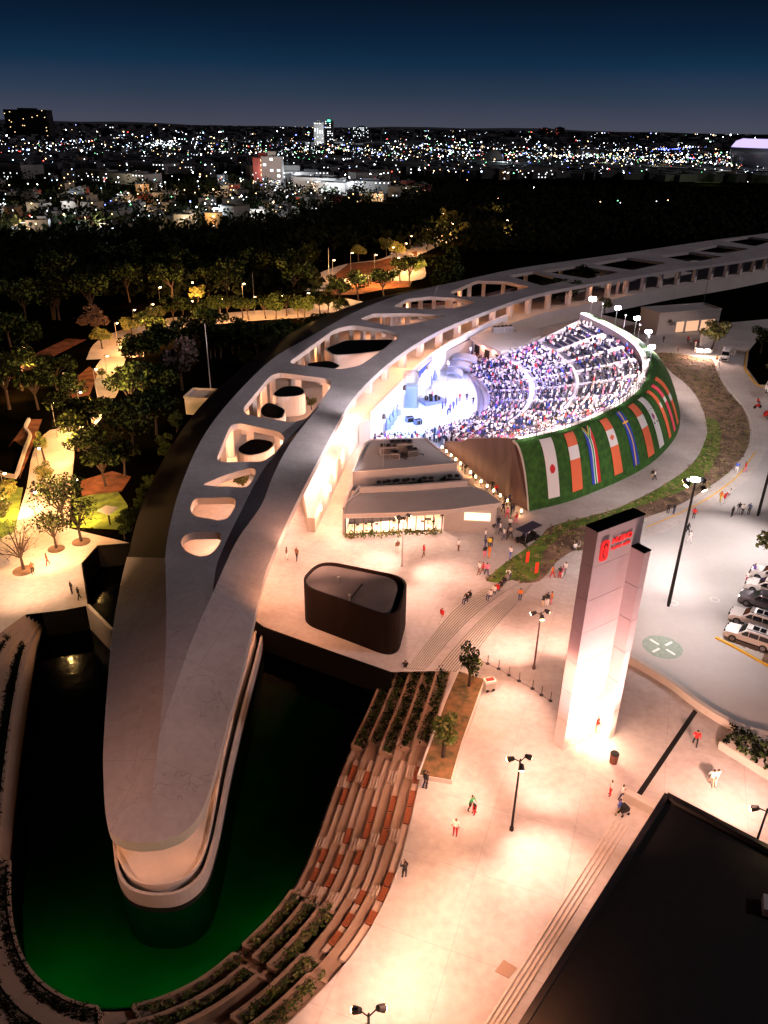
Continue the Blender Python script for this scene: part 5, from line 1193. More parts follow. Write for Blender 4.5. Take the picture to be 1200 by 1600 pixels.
for u, v in ((1117, 937), (1052, 942)):
    c = P(u, v); am.add([(c.x + math.cos(t_) * .55, c.y + math.sin(t_) * .55, .016) for t_ in [k * math.pi / 6 for k in range(12)]] + [(c.x + math.cos(t_) * .42, c.y + math.sin(t_) * .42, .016) for t_ in [k * math.pi / 6 for k in range(12)]], [(i, (i + 1) % 12, 12 + (i + 1) % 12, 12 + i) for i in range(12)])
am.build('ground_marking', mat('faded_paint', (.55, .53, .50), .8), kind='structure')
# flat-roofed hall beyond the road
hb = empty('flat_roofed_hall', P(1065, 520)); tag(hb, 'flat-roofed hall with lit openings on the pale forecourt beyond the seating', 'hall')
q = pp([(1002, 482), (1100, 475), (1127, 484), (1031, 491)], 5.2); MB().prism(q, 0, 5.2).build('wall', m_conc2, hb); MB().wall(q + [q[0]], 5.2, 5.6, .3).build('parapet', m_conc2, hb)
n_ = (q[2] - q[3]).normalized(); o_ = MB(); on = Vector((n_.y, -n_.x, 0)); on = on if on.y < 0 else -on
for f0, f1 in ((.30, .42), (.46, .66), (.70, .92)):
    a = q[3].lerp(q[2], f0) + on * .05; b = q[3].lerp(q[2], f1) + on * .05; o_.wall([a, b], .3, 2.9, .08)
o_.build('window', [glow('hall_window', (1, .55, .32), .8)], hb)
w = MB().wall([P(1093, 541), P(1112, 532)], 0, 3, .3); w.build('screen_wall', m_conc, label='short pale wall by the glaring floodlights on the forecourt', cat_='wall')
fw_ = empty('flood_barrier', P(1105, 545)); MB().wall([P(1085, 549), P(1112, 554)], 0, 1.0, .25).build('base', m_conc, fw_)
fl_ = MB()
for u in (1091, 1096, 1103, 1107): p = P(u, 548, 1.6); fl_.tube(p, p + Vector((0, -.15, 0)), .34, n=10)
fl_.build('lamp', glow('glare_lamp', (1, .72, .62), 60), fw_); tag(fw_, 'pair of glaring floodlights low beside the pale forecourt', 'floodlight')
for u in (1093, 1105): lamp_light('POINT', P(u, 546, 2.2), 2200, (1, .62, .5), .3, parent=fw_)
def octa(mb, p, r_, m): mb.add([(p[0] + a * r_, p[1] + b * r_, p[2] + c * r_) for a, b, c in ((1, 0, 0), (0, 1, 0), (-1, 0, 0), (0, -1, 0), (0, 0, 1), (0, 0, -1))], [(0, 1, 4), (1, 2, 4), (2, 3, 4), (3, 0, 4), (1, 0, 5), (2, 1, 5), (3, 2, 5), (0, 3, 5)], m)
def ball(mb, p, r_, m, n=10):
    rows = [[(p[0] + math.cos(k * 2 * math.pi / n) * r_ * math.cos(e), p[1] + math.sin(k * 2 * math.pi / n) * r_ * math.cos(e), p[2] + r_ * math.sin(e)) for k in range(n + 1)] for e in (-1.5, -.9, -.3, .3, .9, 1.5)]
    mb.loft(rows, m)
# ------------------------------------------------------------------ vehicles
def wheel(par, x, y, r=.37, w=.26):
    o = empty('wheel', (x, y, r)); o.parent = par
    MB().tube((0, -w / 2, 0), (0, w / 2, 0), r, n=18).build('tyre', m_tyre, o, keep=False)
    mb = MB(); s = 1 if y > 0 else -1; mb.tube((0, s * (w / 2 - .02), 0), (0, s * (w / 2 + .015), 0), r * .62, n=14)
    for k in range(5): a = k * 1.2566; mb.box((math.cos(a) * r * .32, s * (w / 2 + .02), math.sin(a) * r * .32), (.06, .02, .06))
    mb.build('rim', m_rim, o, keep=False); return o
def car(name, u, v, rz, paint, label, cat_, L=4.9, W=1.95, Hh=1.78, kind='suv', roofwin=True, group=None):
    root = empty(name, P(u, v, .01), rz)
    # side profile, x forward
    if kind == 'suv': prof = [(-.50, .34), (-.50, .95), (-.485, 1.1), (-.455, 1.62), (-.40, 1.74), (-.15, 1.78), (.02, 1.75), (.10, 1.66), (.225, 1.12), (.27, 1.07), (.44, .98), (.485, .86), (.50, .62), (.50, .34)]
    else: prof = [(-.50, .34), (-.50, 1.4), (-.49, 2.2), (-.46, 2.42), (-.3, 2.5), (.18, 2.46), (.28, 2.32), (.40, 1.42), (.46, 1.2), (.49, 1.0), (.50, .7), (.50, .34)]
    bm = bmesh.new(); n = len(prof); ys = [-.5, -.47, -.38, 0, .38, .47, .5]
    G = []
    for y in ys:
        row = []
        for x, z in prof:
            tum = 0 if z < 1.0 else (z - 1.0) * .22; edge = abs(y) / .5
            zz_ = z - (.05 if abs(y) > .48 and z > 1.5 else 0); xx = x * (1 - .035 * (edge ** 3))
            yy = y * W * (1 - (tum / (W * .5)) * .9 * (1 if abs(y) > .3 else .8)) if z > 1.0 else y * W * (.93 if abs(y) > .49 and (z < .4) else 1)
            row.append(bm.verts.new((xx * L, yy, zz_)))
        G.append(row)
    for i in range(len(ys) - 1):
        for j in range(n): bm.faces.new((G[i][j], G[i + 1][j], G[i + 1][(j + 1) % n], G[i][(j + 1) % n]))
    bm.faces.new(list(reversed(G[0]))[::1]); bm.faces.new(G[-1]); bmesh.ops.recalc_face_normals(bm, faces=bm.faces)
    me = bpy.data.meshes.new('body'); bm.to_mesh(me); bm.free(); me.materials.append(paint); me.polygons.foreach_set('use_smooth', [True] * len(me.polygons))
    o = bpy.data.objects.new('body', me); link(o, root); md = o.modifiers.new('e', 'EDGE_SPLIT'); md.split_angle = R(32)
    def pane(nm, pts, m=m_glass): return MB().add(pts, [tuple(range(len(pts)))]).build(nm, m, root, keep=False)
    def yside(z): return W * .5 - max(0, z - 1.0) * .22 * .9 + .008
    if kind == 'suv':
        pane('windscreen', [(.105 * L, -.72, 1.645), (.105 * L, .72, 1.645), (.222 * L, .80, 1.155), (.222 * L, -.80, 1.155)])
        pane('rear_window', [(-.462 * L - .01, -.66, 1.58), (-.462 * L - .01, .66, 1.58), (-.486 * L - .012, .74, 1.16), (-.486 * L - .012, -.74, 1.16)])
        for s in (-1, 1):
            for x0, x1, sl in ((.03, .185, .10), (-.16, .015, .0), (-.42, -.18, 0)):
                a = [(x0 * L, s * yside(1.12), 1.12), (x1 * L, s * yside(1.12), 1.12), ((x1 - sl) * L, s * yside(1.60), 1.60), (x0 * L + (.03 * L if x0 < -.4 else 0), s * yside(1.60), 1.60)]
                pane('side_window', a)
            MB().box((.16 * L, s * (W * .5 + .1), 1.12), (.16, .2, .14)).build('mirror', paint, root, keep=False)
            MB().box((.475 * L, s * W * .36, .84), (.12, .36, .13)).build('headlight', m_glass, root, keep=False)
            MB().box((-.497 * L, s * W * .4, 1.0), (.06, .16, .3)).build('tail_light', m_red, root, keep=False)
            MB().box((-.12 * L, s * W * .32, 1.80), (L * .42, .05, .05)).build('roof_rail', m_dark, root, keep=False)
            MB().box((0, s * (W * .5 + .0), .42), (L * .5, .03, .14)).build('side_skirt', m_dark, root, keep=False)
        if roofwin: pane('roof_window', [(-.01 * L, -.4, 1.785), (-.01 * L, .4, 1.785), (-.13 * L, .4, 1.79), (-.13 * L, -.4, 1.79)][::-1]); pane('roof_window', [(-.15 * L, -.4, 1.792), (-.15 * L, .4, 1.792), (-.26 * L, .4, 1.785), (-.26 * L, -.4, 1.785)][::-1])
        MB().box((.497 * L, 0, .66), (.06, W * .5, .26)).build('grille', m_dark, root, keep=False)
    else:
        pane('windscreen', [(.29 * L + .03, -.72, 2.22), (.29 * L + .03, .72, 2.22), (.395 * L + .02, .82, 1.48), (.395 * L + .02, -.82, 1.48)])
        for s in (-1, 1):
            for x0, x1 in ((.12, .30), (-.12, .10), (-.4, -.14)): pane('side_window', [(x0 * L, s * yside(1.45), 1.45), (x1 * L, s * yside(1.45), 1.45), (x1 * L - (.25 if x0 > 0 else 0), s * yside(2.05), 2.05), (x0 * L, s * yside(2.05), 2.05)])
            MB().box((.485 * L, s * W * .36, 1.0), (.1, .3, .2)).build('headlight', m_glass, root, keep=False); MB().box((.38 * L, s * (W * .5 + .12), 1.5), (.14, .2, .26)).build('mirror', m_dark, root, keep=False)
        MB().box((.497 * L, 0, .72), (.06, W * .6, .3)).build('grille', m_dark, root, keep=False)
    for x in (.30, -.29):
        for s in (-1, 1): wheel(root, x * L, s * (W * .5 - .10), .38)
    return tag(root, label, cat_, group)
m_carw = mat('car_paint_white', (.78, .77, .76), .22, spec=.6); m_carg = mat('car_paint_grey', (.20, .19, .21), .25, metal=.5)
ca = P(1135, 990); cb = P(1200, 1012); crz = math.atan2(ca.y - cb.y, ca.x - cb.x)
for u, v, m, lb, rw in ((1170, 1003, m_carw, 'white estate car with twin dark roof windows, parked nearest the yellow kerb', True), (1176, 976, m_carw, 'white car with twin dark roof windows, second from the yellow kerb', True),
                        (1190, 948, m_carg, 'metallic grey car parked among white ones', False), (1199, 927, m_carw, 'white car parked just beyond the grey one', False), (1206, 907, m_carw, 'white car at the far end of the parked row, by the leafy tree', False)):
    car('parked_car', u, v, crz, m, lb, 'car', group='cars parked in a row in the yard', roofwin=rw)
va = P(1128, 566); vb = P(1134, 548); car('van', 1132, 562, math.atan2(va.y - vb.y, va.x - vb.x), m_carw, 'white minibus parked nose-on by the lit forecourt', 'van', L=5.4, W=2.0, kind='van')
car('van', 1208, 618, math.atan2(va.y - vb.y, va.x - vb.x) + .3, m_carw, 'white van on the dark kerb bed where the road narrows', 'van', L=5.4, W=2.0, kind='van')
car('parked_car', 1215, 655, 2.6, mat('car_paint_red', (.6, .03, .02), .25, spec=.6), 'red car at the outer edge of the road below the white van', 'car', roofwin=False)
# golf cart
gc = empty('golf_cart', P(824, 846, .01), math.atan2(*(P(812, 851) - P(838, 838)).yx)); 
b = MB(); b.box((-.1, 0, .42), (3.2, 1.3, .18)); b.box((1.45, 0, .68), (.5, 1.2, .45)); b.box((.55, 0, .62), (.5, 1.2, .3)); b.box((-.6, 0, .62), (.5, 1.2, .3)); b.build('body', m_dark, gc, keep=False)
MB().box((0, 0, 2.02), (3.4, 1.5, .09)).build('canopy', mat('cart_canopy', (.03, .028, .05), .5), gc, keep=False)
for x in (1.3, -1.5):
    for s in (-1, 1): MB().tube((x, s * .62, .5), (x * .95, s * .62, 2.0), .03, n=5).build('canopy_post', m_steel, gc, keep=False)
for x in (.32, -.85): MB().box((x, 0, .98), (.12, 1.15, .5)).build('backrest', m_dark, gc, keep=False)
for x in (1.15, -1.05):
    for s in (-1, 1): wheel(gc, x, s * .6, .25, .2)
tag(gc, 'dark roofed golf cart stopped beside the queue of people', 'golf cart')
person(0, 0, 'white', 'navy', 'sit', rz=gc.rotation_euler.z - math.pi / 2, pos=gc.location + Vector((0, 0, .80)), label='person in white top driving the dark golf cart')
# motorcycle
mc = empty('motorcycle', P(1183, 638, .01), .3)
for x in (-.6, .6):
    w = MB(); w.tube((x, -.06, .31), (x, .06, .31), .31, n=14); w.build('wheel', m_tyre, mc, keep=False)
w = MB(); w.box((0, 0, .5), (.7, .25, .3)); w.box((-.3, 0, .74), (.6, .26, .1)); w.box((.2, 0, .78), (.4, .28, .18)); w.tube((.6, 0, .31), (.42, 0, .98), .035); w.tube((.42, -.32, 1.0), (.42, .32, 1.0), .025); w.build('body', m_red, mc, keep=False); tag(mc, 'small motorcycle on the pale curving road', 'motorcycle')
person(0, 0, 'red', 'black', 'sit', rz=.3 - math.pi / 2, pos=mc.location + Vector((-.2, 0, .80)), label='rider in red top on the small motorcycle')
# stroller, bins, snack cart
st = empty('stroller', P(974, 1272, .01), .4); w = MB(); w.box((0, 0, .55), (.7, .42, .3)); w.add([(-.35, -.21, .7), (.1, -.21, 1.0), (-.35, -.21, 1.0), (-.35, .21, .7), (.1, .21, 1.0), (-.35, .21, 1.0)], [(0, 1, 2), (5, 4, 3), (0, 3, 4, 1), (1, 4, 5, 2), (2, 5, 3, 0)]); w.build('basket', m_black, st, keep=False)
for x in (-.28, .28):
    for s in (-.22, .22): MB().tube((x, s - .02, .12), (x, s + .02, .12), .12, n=10).build('wheel', m_tyre, st, keep=False)
w = MB(); w.tube((-.3, -.2, .6), (-.6, -.2, 1.05), .02); w.tube((-.3, .2, .6), (-.6, .2, 1.05), .02); w.tube((-.6, -.2, 1.05), (-.6, .2, 1.05), .02); w.build('handle', m_dark, st, keep=False); tag(st, 'black baby stroller at the top of the plaza steps', 'stroller')
bn2 = empty('litter_bin', P(958, 1191, .01)); MB().tube((0, 0, 0), (0, 0, .95), .32, .36, 14).build('body', mat('bin_brown', (.12, .045, .03), .6), bn2, keep=False); w = MB(); w.tube((0, 0, .95), (0, 0, 1.05), .38, .3, 14); w.build('lid', m_dark, bn2, keep=False); tag(bn2, 'brown round litter bin below the sign tower', 'litter bin')
kc_ = empty('snack_cart', P(764, 1078, .01), .3); w = MB(); w.box((0, 0, .55), (.95, .6, .8)); w.build('body', m_conc, kc_, keep=False); MB().box((0, 0, 1.08), (1.0, .65, .25)).build('counter', m_white, kc_, keep=False); MB().box((0, 0, 1.22), (.75, .4, .1)).build('lid', m_red, kc_, keep=False)
for x in (-.3, .3): MB().tube((x, -.32, .16), (x, .32, .16), .16, n=10).build('wheel', m_tyre, kc_, keep=False)
tag(kc_, 'small white cart with red lid at the corner of the soil bed', 'cart')
for i, (u, v) in enumerate(((823, 884), (837, 901))):
    r_ = empty('banner_post', P(u, v)); MB().tube((0, 0, 0), (0, 0, 1.9), .04, n=6).build('post', m_dark, r_, keep=False); MB().box((.0, 0, 1.2), (.42, .08, 1.4), .4).build('panel', mat('post_red', (.7, .05, .02), .6), r_, keep=False)
    tag(r_, ['red upright marker panel on the grass, farther from the steps', 'red upright marker panel on the grass, close to the striped steps'][i], 'marker', 'red markers on the grass wedge')
# queue barrier posts with a line between
bp_px = [(748, 1031), (762, 1037), (779, 1045), (795, 1055), (811, 1064), (832, 1076), (846, 1086), (860, 1095)]
for i, (u, v) in enumerate(bp_px):
    r_ = empty('barrier_post', P(u, v, .01)); MB().tube((0, 0, 0), (0, 0, .05), .2, .17, 12).build('foot', m_dark, r_, keep=False); MB().tube((0, 0, .05), (0, 0, 1.0), .035, n=8).build('post', m_brown, r_, keep=False)
    tag(r_, 'thin belt barrier post on the plaza between the striped steps and the sign tower', 'barrier post', 'belt barrier posts on the plaza')
bl_ = MB(); q = [P(u, v, .95) for u, v in bp_px]
for a, b_ in zip(q, q[1:]): bl_.tube(a, b_, .02, n=4)
bl_.build('barrier_belt', m_brown, label='thin belt strung between the row of barrier posts', cat_='belt')
# ------------------------------------------------------------------ lamps of the plaza
def lamp_post(u, v, h, label, aims, W=3500, col=PEACH, heads=3, mc_=None, name='street_lamp', dh=None, pos=None, hr=.22):
    p = pos if pos is not None else P(u, v); root = empty(name, p)
    mb = MB(); mb.tube((0, 0, 0), (0, 0, .3), .16, n=10); mb.tube((0, 0, .3), (0, 0, h - .1), .10 if h < 12 else .2, .06 if h < 12 else .1, 10); mb.build('pole', mc_ or m_dark, root, keep=False)
    for k in range(heads):
        a = k * 2 * math.pi / heads + .5; d = Vector((math.cos(a), math.sin(a), 0)); mb = MB(); e = Vector((0, 0, h - .25 * (k % 2) - .05)) + d * (.5 if h < 12 else .9)
        mb.tube((0, 0, h - .35), e, .04, n=5); mb.tube(e, e + d * .35 + Vector((0, 0, -.28)), hr * .7, hr, 10); mb.build('lamp_head', m_black, root, keep=False)
        c = e + d * .36 + Vector((0, 0, -.29)); MB().tube(c, c + d * .03 + Vector((0, 0, -.03)), hr * .85, n=10).build('lamp_glass', gl_warm if col != WHITE else gl_white, root, keep=False)
    for k, aim in enumerate(aims):
        t_ = P(aim[0], aim[1], 0) if len(aim) < 3 else Vector(aim); d = (t_ - p); d.z = 0; d = d.normalized() if d.length > .01 else Vector((1, 0, 0)); s_ = p + d * .95 + Vector((0, 0, h - .55))
        lamp_light('SPOT', s_, W * (2.1 if h < 12 else 1.7), col, .16, t_, 68, 1.0, root)
    return tag(root, label, 'street lamp', 'lamp posts around the plaza')
lamp_post(799, 1297, 7.1, 'dark triple-headed lamp post on the open plaza below the sign tower', [(745, 1440), (850, 1350), (700, 1240), (860, 1210)], 3100, PEACH)
lamp_post(834, 1045, 6.6, 'slim lamp post with triple head beside the belt barriers', [(790, 1010), (880, 990), (790, 1120)], 2900, PEACH, mc_=m_brown)
lamp_post(628, 885, 6.8, 'slim pale lamp post in front of the café windows', [(590, 880), (690, 900), (650, 960), (540, 860)], 2500, PEACH, mc_=m_conc2)
d0 = P(576, 1582, 7.2); lamp_post(0, 0, 7.2, 'lamp post head with three floodlights at the picture bottom, seen from above', [(660, 1460), (560, 1570), (760, 1470)], 1900, PEACH, pos=Vector((d0.x, d0.y, 0)))
d1 = P(1200, 1262, 7.2); lamp_post(0, 0, 7.2, 'dark lamp post beyond the black-roofed hall', [(1150, 1240), (1090, 1200), (1180, 1180)], 2600, PEACH, pos=Vector((d1.x, d1.y, 0)))
lamp_post(1044, 947, 15, 'tall dark mast with white floodlights over the car yard', [(1100, 900), (1000, 900), (1080, 1000), (1040, 820)], 7500, (1, .84, .80), heads=4, hr=.3)
MB().tube(P(1086, 751, 14.7), P(1086, 751, 14.7) + Vector((0, 0, .25)), .45, n=12).build('lamp_glass', glow('mast_glare', (1, .96, 1), 70), bpy.data.objects['street_lamp.005'] if 'street_lamp.005' in bpy.data.objects else None)
lamp_post(1184, 806, 15, 'tall dark mast near the edge of the road, its head out of view', [(1150, 850), (1180, 700), (1250, 900), (1120, 760)], 8000, (1, .86, .82), heads=4, hr=.3)
# lamps on the white-lit side of the seating
for i, (u, v, lb) in enumerate(((926, 466, 'brightest white mast lamp behind the top of the seating'), (965, 480, 'white mast lamp behind the seating, with a small pink-lit neighbour'), (995, 496, 'white mast lamp at the back corner of the turf bank'), (1013, 517, 'small white mast lamp over the forecourt end of the turf bank'), (1018, 541, 'small white mast lamp standing on the turf bank'))):
    h = (14.5, 14, 13, 12, 11)[i]; p = P(u, v, h); r_ = empty('floodlight_mast', (p.x, p.y, 0)); MB().tube((0, 0, 0), (0, 0, h), .14, .08, 8).build('pole', m_steel, r_, keep=False)
    g_ = MB(); g_.box((0, 0, h + .1), (1.0, .25, .2)); g_.build('lamp_head', m_steel, r_, keep=False); g2 = MB()
    for x in (-.3, .3): ball(g2, (x, -.2, h - .1), .5 if i == 0 else .36, 0)
    g2.build('lamp_glass', glow('mast_glare', (1, .96, 1), 70), r_, keep=False); tag(r_, lb, 'floodlight mast', 'white floodlight masts behind the seating')
    lamp_light('SPOT', (p.x - .5, p.y - .6, h - .3), (26000, 17000, 15000, 7000, 4500)[i], (1, .88, .92), .3, seat((48, 40, 34, 30, 28)[i], .5), 80, .9, r_)
    lamp_light('SPOT', (p.x + .5, p.y + .3, h - .3), 3500, (1, .72, .62), .3, p + Vector((9, -3, -h)), 130, .9, r_)
# small floodlights on posts, added along the rim to brighten the seating
fl_h = MB(); fl_p = MB()
for n_, j in enumerate(range(2, nA - 1, 5)):
    p = rim[j] + Vector((0, 0, 3.4)); fl_p.tube(rim[j], p, .05, n=5); fl_h.box(p, (.18, .18, .12)); t_ = seat(j, .45)
    lamp_light('SPOT', p, 12500, (1, .80, .86), .3, seat(j, .55), 130, 1, amp, 'added_rim_flood')
fl_p.build('lamp_post', m_steel, amp); fl_h.build('lamp_head', glow('added_rim_lamp', (1, .9, .95), 12), amp)
for j, r in ((6, .3), (20, .35), (34, .35), (48, .35)):
    p = seat(j, r); lamp_light('SPOT', p + Vector((0, 0, 9)), 8000, (.62, .55, 1), .3, p, 140, 1, sl, 'stage_light')
# added wash over flags and ring path, without lamp heads
for u, v, z, W, t_ in ((1020, 820, 13, 5200, (905, 740, 4)), (1120, 700, 13, 6500, (1010, 690, 4)), (930, 850, 11, 2600, (860, 750, 4)), (1120, 600, 13, 3500, (1045, 620, 4))):
    lamp_post(0, 0, z, {13: 'x', 11: 'x'}[z], [], pos=Vector(P(u, v))) if False else None
    lamp_light('SPOT', P(u, v, z), W, (1, .80, .76), .5, P(*t_), 120, 1, bpy.data.objects['street_lamp.005'] if 'street_lamp.005' in bpy.data.objects else None, 'added_yard_wash')
# plain warm washes added over the plaza, no lamp body carries them
lamp_post(470, 905, 6.5, 'slim lamp post by the roof edge of the curved building', [(470, 890), (500, 960), (450, 850)], 1500, WARM2) if False else None
for u, v, W, col in ((480, 850, 2600, WARM2), (470, 890, 1200, WARM2), (560, 850, 1500, PEACH), (720, 880, 1200, PEACH), (455, 930, 1100, WARM), (690, 1000, 1100, PEACH), (770, 960, 1400, PEACH), (900, 920, 1300, PEACH), (650, 1130, 550, PEACH), (1010, 1180, 1500, PEACH), (690, 1350, 900, PEACH), (640, 1560, 1100, WARM2), (830, 1560, 700, WARM), (930, 1250, 1200, PEACH), (880, 1080, 900, PEACH), (1150, 1225, 700, PEACH), (770, 830, 900, (1, .74, .6)), (740, 1150, 1200, PEACH)):
    lamp_light('SPOT', P(u, v, 8.5), W * 2.35, (1, .455, .29) if col != WARM else (1, .38, .17), .4, P(u, v, 0), 145, 1, name='added_wash')
for p_, t_, W in (((-30, 26, 11), (215, 1230, 3.5), 10500), ((8, 24, 12), (280, 1150, 4), 9500)):  # unseen spots added to warm the prow roof
    lamp_light('SPOT', p_, W, (1, .45, .29), .3, P(*t_), 70, 1, name='added_wash')
# amber fill added above the terrace rim, from unseen sources
for i in range(2, nT - 6, 9):
    p = tpt(i, -.45, 3.0); lamp_light('POINT', p, 230 if i < 90 else 25, (1, .45, .20), .12, name='added_terrace_wash')
# green lights under water, along the near wall of the basin
for i in range(int(5.6 * NS), int(13.6 * NS), 6):
    p = t_in[i].copy(); c_ = P(215, 1400, -3); d = (c_ - p).normalized() * 1.0; lamp_light('POINT', (p.x + d.x, p.y + d.y, -4.1), 165, (.12, .9, .5), .15, name='pool_light')

# ------------------------------------------------------------------ trees
def tree_meshes(seed, h, spread, n, leaf, mats_, sq=.75, lobes=9, bare=False, low=.35):
    rn = random.Random(seed); tk = MB(); top = h * low; lean = Vector((rn.uniform(-.3, .3), rn.uniform(-.3, .3), 0))
    tk.tube((0, 0, 0), Vector((0, 0, top)) + lean, h * .022 + .05, h * .016 + .03, 7); C_ = []
    for k in range(lobes):
        a = k * 2.4 + rn.uniform(-.4, .4); r_ = spread * rn.uniform(.15, .72); z = h * rn.uniform(low + .12, .86); c = Vector((math.cos(a) * r_, math.sin(a) * r_, z)); C_.append((c, spread * rn.uniform(.32, .52)))
        m = (Vector((0, 0, top)) + lean).lerp(c, .5) + Vector((0, 0, h * .03)); tk.tube(Vector((0, 0, top * .9)) + lean * .9, m, h * .011 + .02, h * .007 + .015, 5, caps=False); tk.tube(m, c, h * .007 + .015, .015, 5, caps=False)
        for _ in range(5 if bare else 2): e = c + Vector((rn.uniform(-1, 1), rn.uniform(-1, 1), rn.uniform(-.2, 1))) * spread * .4; tk.tube(c.lerp(m, .3), e, .03 if bare else .02, .008, 4, caps=False)
    cw_ = MB()
    for c, r_ in C_: leaf_cluster(cw_, c, r_, n // lobes, leaf, sq, rn); 
    cw_.m = [rn.choice((0, 0, 1)) for _ in cw_.m]
    a = bpy.data.meshes.new('trunk'); a.from_pydata(tk.v, [], tk.f); a.materials.append(m_bark)
    b = bpy.data.meshes.new('crown'); b.from_pydata(cw_.v, [], cw_.f); [b.materials.append(m) for m in mats_]; b.polygons.foreach_set('material_index', cw_.m); return a, b
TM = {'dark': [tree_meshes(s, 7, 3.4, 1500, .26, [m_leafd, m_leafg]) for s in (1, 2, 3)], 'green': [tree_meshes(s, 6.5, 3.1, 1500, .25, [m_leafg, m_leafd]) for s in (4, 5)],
      'olive': [tree_meshes(s, 5, 2.3, 1100, .2, [m_leafy, m_leafg]) for s in (6, 7)], 'brown': [tree_meshes(8, 7, 3, 1300, .25, [m_leafb, m_bark])],
      'bare': [tree_meshes(9, 6.5, 3.0, 420, .12, [m_leafb, m_leafd], bare=True, lobes=14, low=.25)], 'airy': [tree_meshes(10, 6.5, 3.1, 750, .2, [m_leafd, m_leafg], bare=True, lobes=13, low=.3)], 'slim': [tree_meshes(11, 5.5, 1.3, 900, .16, [m_leafd, m_leafg], sq=1.2, lobes=8, low=.3), tree_meshes(12, 5.5, 1.3, 650, .16, [m_leafg, m_leafy], sq=1.2, lobes=8, low=.3)]}
rt_ = random.Random(11)
def tree(u, v, kind, s, label, group=None, var=None, pos=None):
    a, b = TM[kind][(var if var is not None else rt_.randrange(99)) % len(TM[kind])]; root = empty('tree', pos if pos is not None else P(u, v), rt_.uniform(0, 6.28)); root.scale = (s, s, s * rt_.uniform(.92, 1.1))
    for n_, me in (('trunk', a), ('crown', b)): o = bpy.data.objects.new(n_, me); link(o, root)
    return tag(root, label, 'tree', group)
tree(732, 1076, 'slim', .95, 'slim dark-leaved young tree at the upper end of the wedge-shaped bed', var=0)
tree(692, 1187, 'slim', 1.15, 'slim green young tree at the middle of the wedge-shaped bed', var=1)
tree(1214, 898, 'olive', 1.45, 'leafy light-green tree beside the parked white cars')
tree(1112, 545, 'olive', 1.5, 'yellow-green tree lit by the forecourt floodlights', var=0)
tree(1188, 552, 'dark', .95, 'dark round tree on the kerbed bed beyond the white minibus')
tree(1205, 590, 'olive', .8, 'small tree at the outer edge of the kerbed bed')
tree(37, 890, 'bare', 1.0, 'almost bare spreading tree in a round soil pit on the far plaza')
tree(88, 857, 'airy', .8, 'small thin-leaved tree leaning over the far plaza')
tree(127, 846, 'airy', 1.0, 'airy dark tree in a round pit by the far plaza edge')
tree(100, 822, 'airy', 1.25, 'large airy dark tree over the lit path end')
for u, v, r_, lb in ((37, 892, 1.2, 'round soil tree pit under the bare tree'), (88, 858, 1.0, 'round soil tree pit under the small leaning tree'), (127, 847, 1.1, 'round soil tree pit near the dark pool corner')):
    c = P(u, v); flat('tree_pit', None, .01, m_soil, label=lb, cat_='tree pit', pts=[c + Vector((math.cos(k * .39) * r_, math.sin(k * .39) * r_, 0)) for k in range(16)], h=.06)
# left park: paths, lawns, courts
def ribbon(name, px, w, z, m, kind='structure'):
    c = resample([P(u, v, 0) for u, v in cat(px, 5)], step=3.); flat(name, None, z, m, kind=kind, pts=offset(c, w / 2) + list(reversed(offset(c, -w / 2))))
flat('path', cat([(20, 855), (27, 812), (42, 760), (52, 705), (78, 672), (110, 676), (116, 705), (113, 745), (108, 825), (112, 850)], 3, True), .008, m_plaza, kind='structure')
flat('path', cat([(90, 668), (150, 640), (146, 585), (165, 555), (200, 540), (192, 575), (190, 600), (165, 645), (120, 690)], 3, True), .012, m_plaza, kind='structure')
ribbon('path', [(180, 560), (190, 535), (225, 518), (270, 505), (330, 499), (400, 493), (470, 488), (560, 470)], 12, .016, m_plaza)
ribbon('path', [(500, 455), (520, 430), (560, 415), (610, 408), (640, 395), (680, 378), (740, 360)], 11, .020, m_plaza)
flat('path', [(505, 462), (514, 436), (545, 412), (590, 408), (622, 400), (652, 392), (648, 432), (640, 448), (600, 452), (560, 460)], .032, m_court, kind='structure')
ribbon('path', [(520, 445), (580, 432), (640, 435), (642, 410), (625, 395)], 9, .040, m_plaza)
ribbon('path', [(0, 590), (30, 580), (60, 560), (120, 530)], 5, .028, m_court)
flat('court', [(108, 600), (140, 572), (152, 585), (140, 618), (112, 622)], .018, m_court, kind='structure'); flat('court', [(12, 700), (45, 655), (66, 655), (50, 700), (30, 750), (38, 700), (22, 688)], .02, m_court, kind='structure')
flat('court', [(124, 752), (175, 736), (205, 745), (190, 768), (128, 775)], .02, m_court, kind='structure')
flat('lawn', [(0, 760), (36, 762), (24, 830), (0, 842), (-80, 850), (-90, 770)], .016, m_lawn, kind='structure'); flat('lawn', [(116, 780), (180, 762), (200, 790), (190, 828), (112, 824)], .016, m_lawn, kind='structure')
flat('lawn', [(640, 405), (660, 400), (668, 415), (648, 425)], .05, m_lawn, kind='structure')
MB().wall(resample(PZ(cat([(46, 658), (40, 672), (48, 682), (40, 705), (30, 735), (24, 748), (0, 742)], 4)), step=1.5), 0, .6, .4).build('low_wall', m_conc, label='pale zigzag low wall beside the lit park path', cat_='wall')
MB().wall(PZ([(100, 588), (103, 604), (122, 612)]), 0, .8, .4).build('low_wall', m_conc, label='short angular wall by the red park court', cat_='wall')
MB().wall(PZ([(512, 452), (560, 440), (610, 432), (636, 420)]), 0, 1.8, .5).build('low_wall', m_conc, label='long lit retaining wall of the far park ramp', cat_='wall')
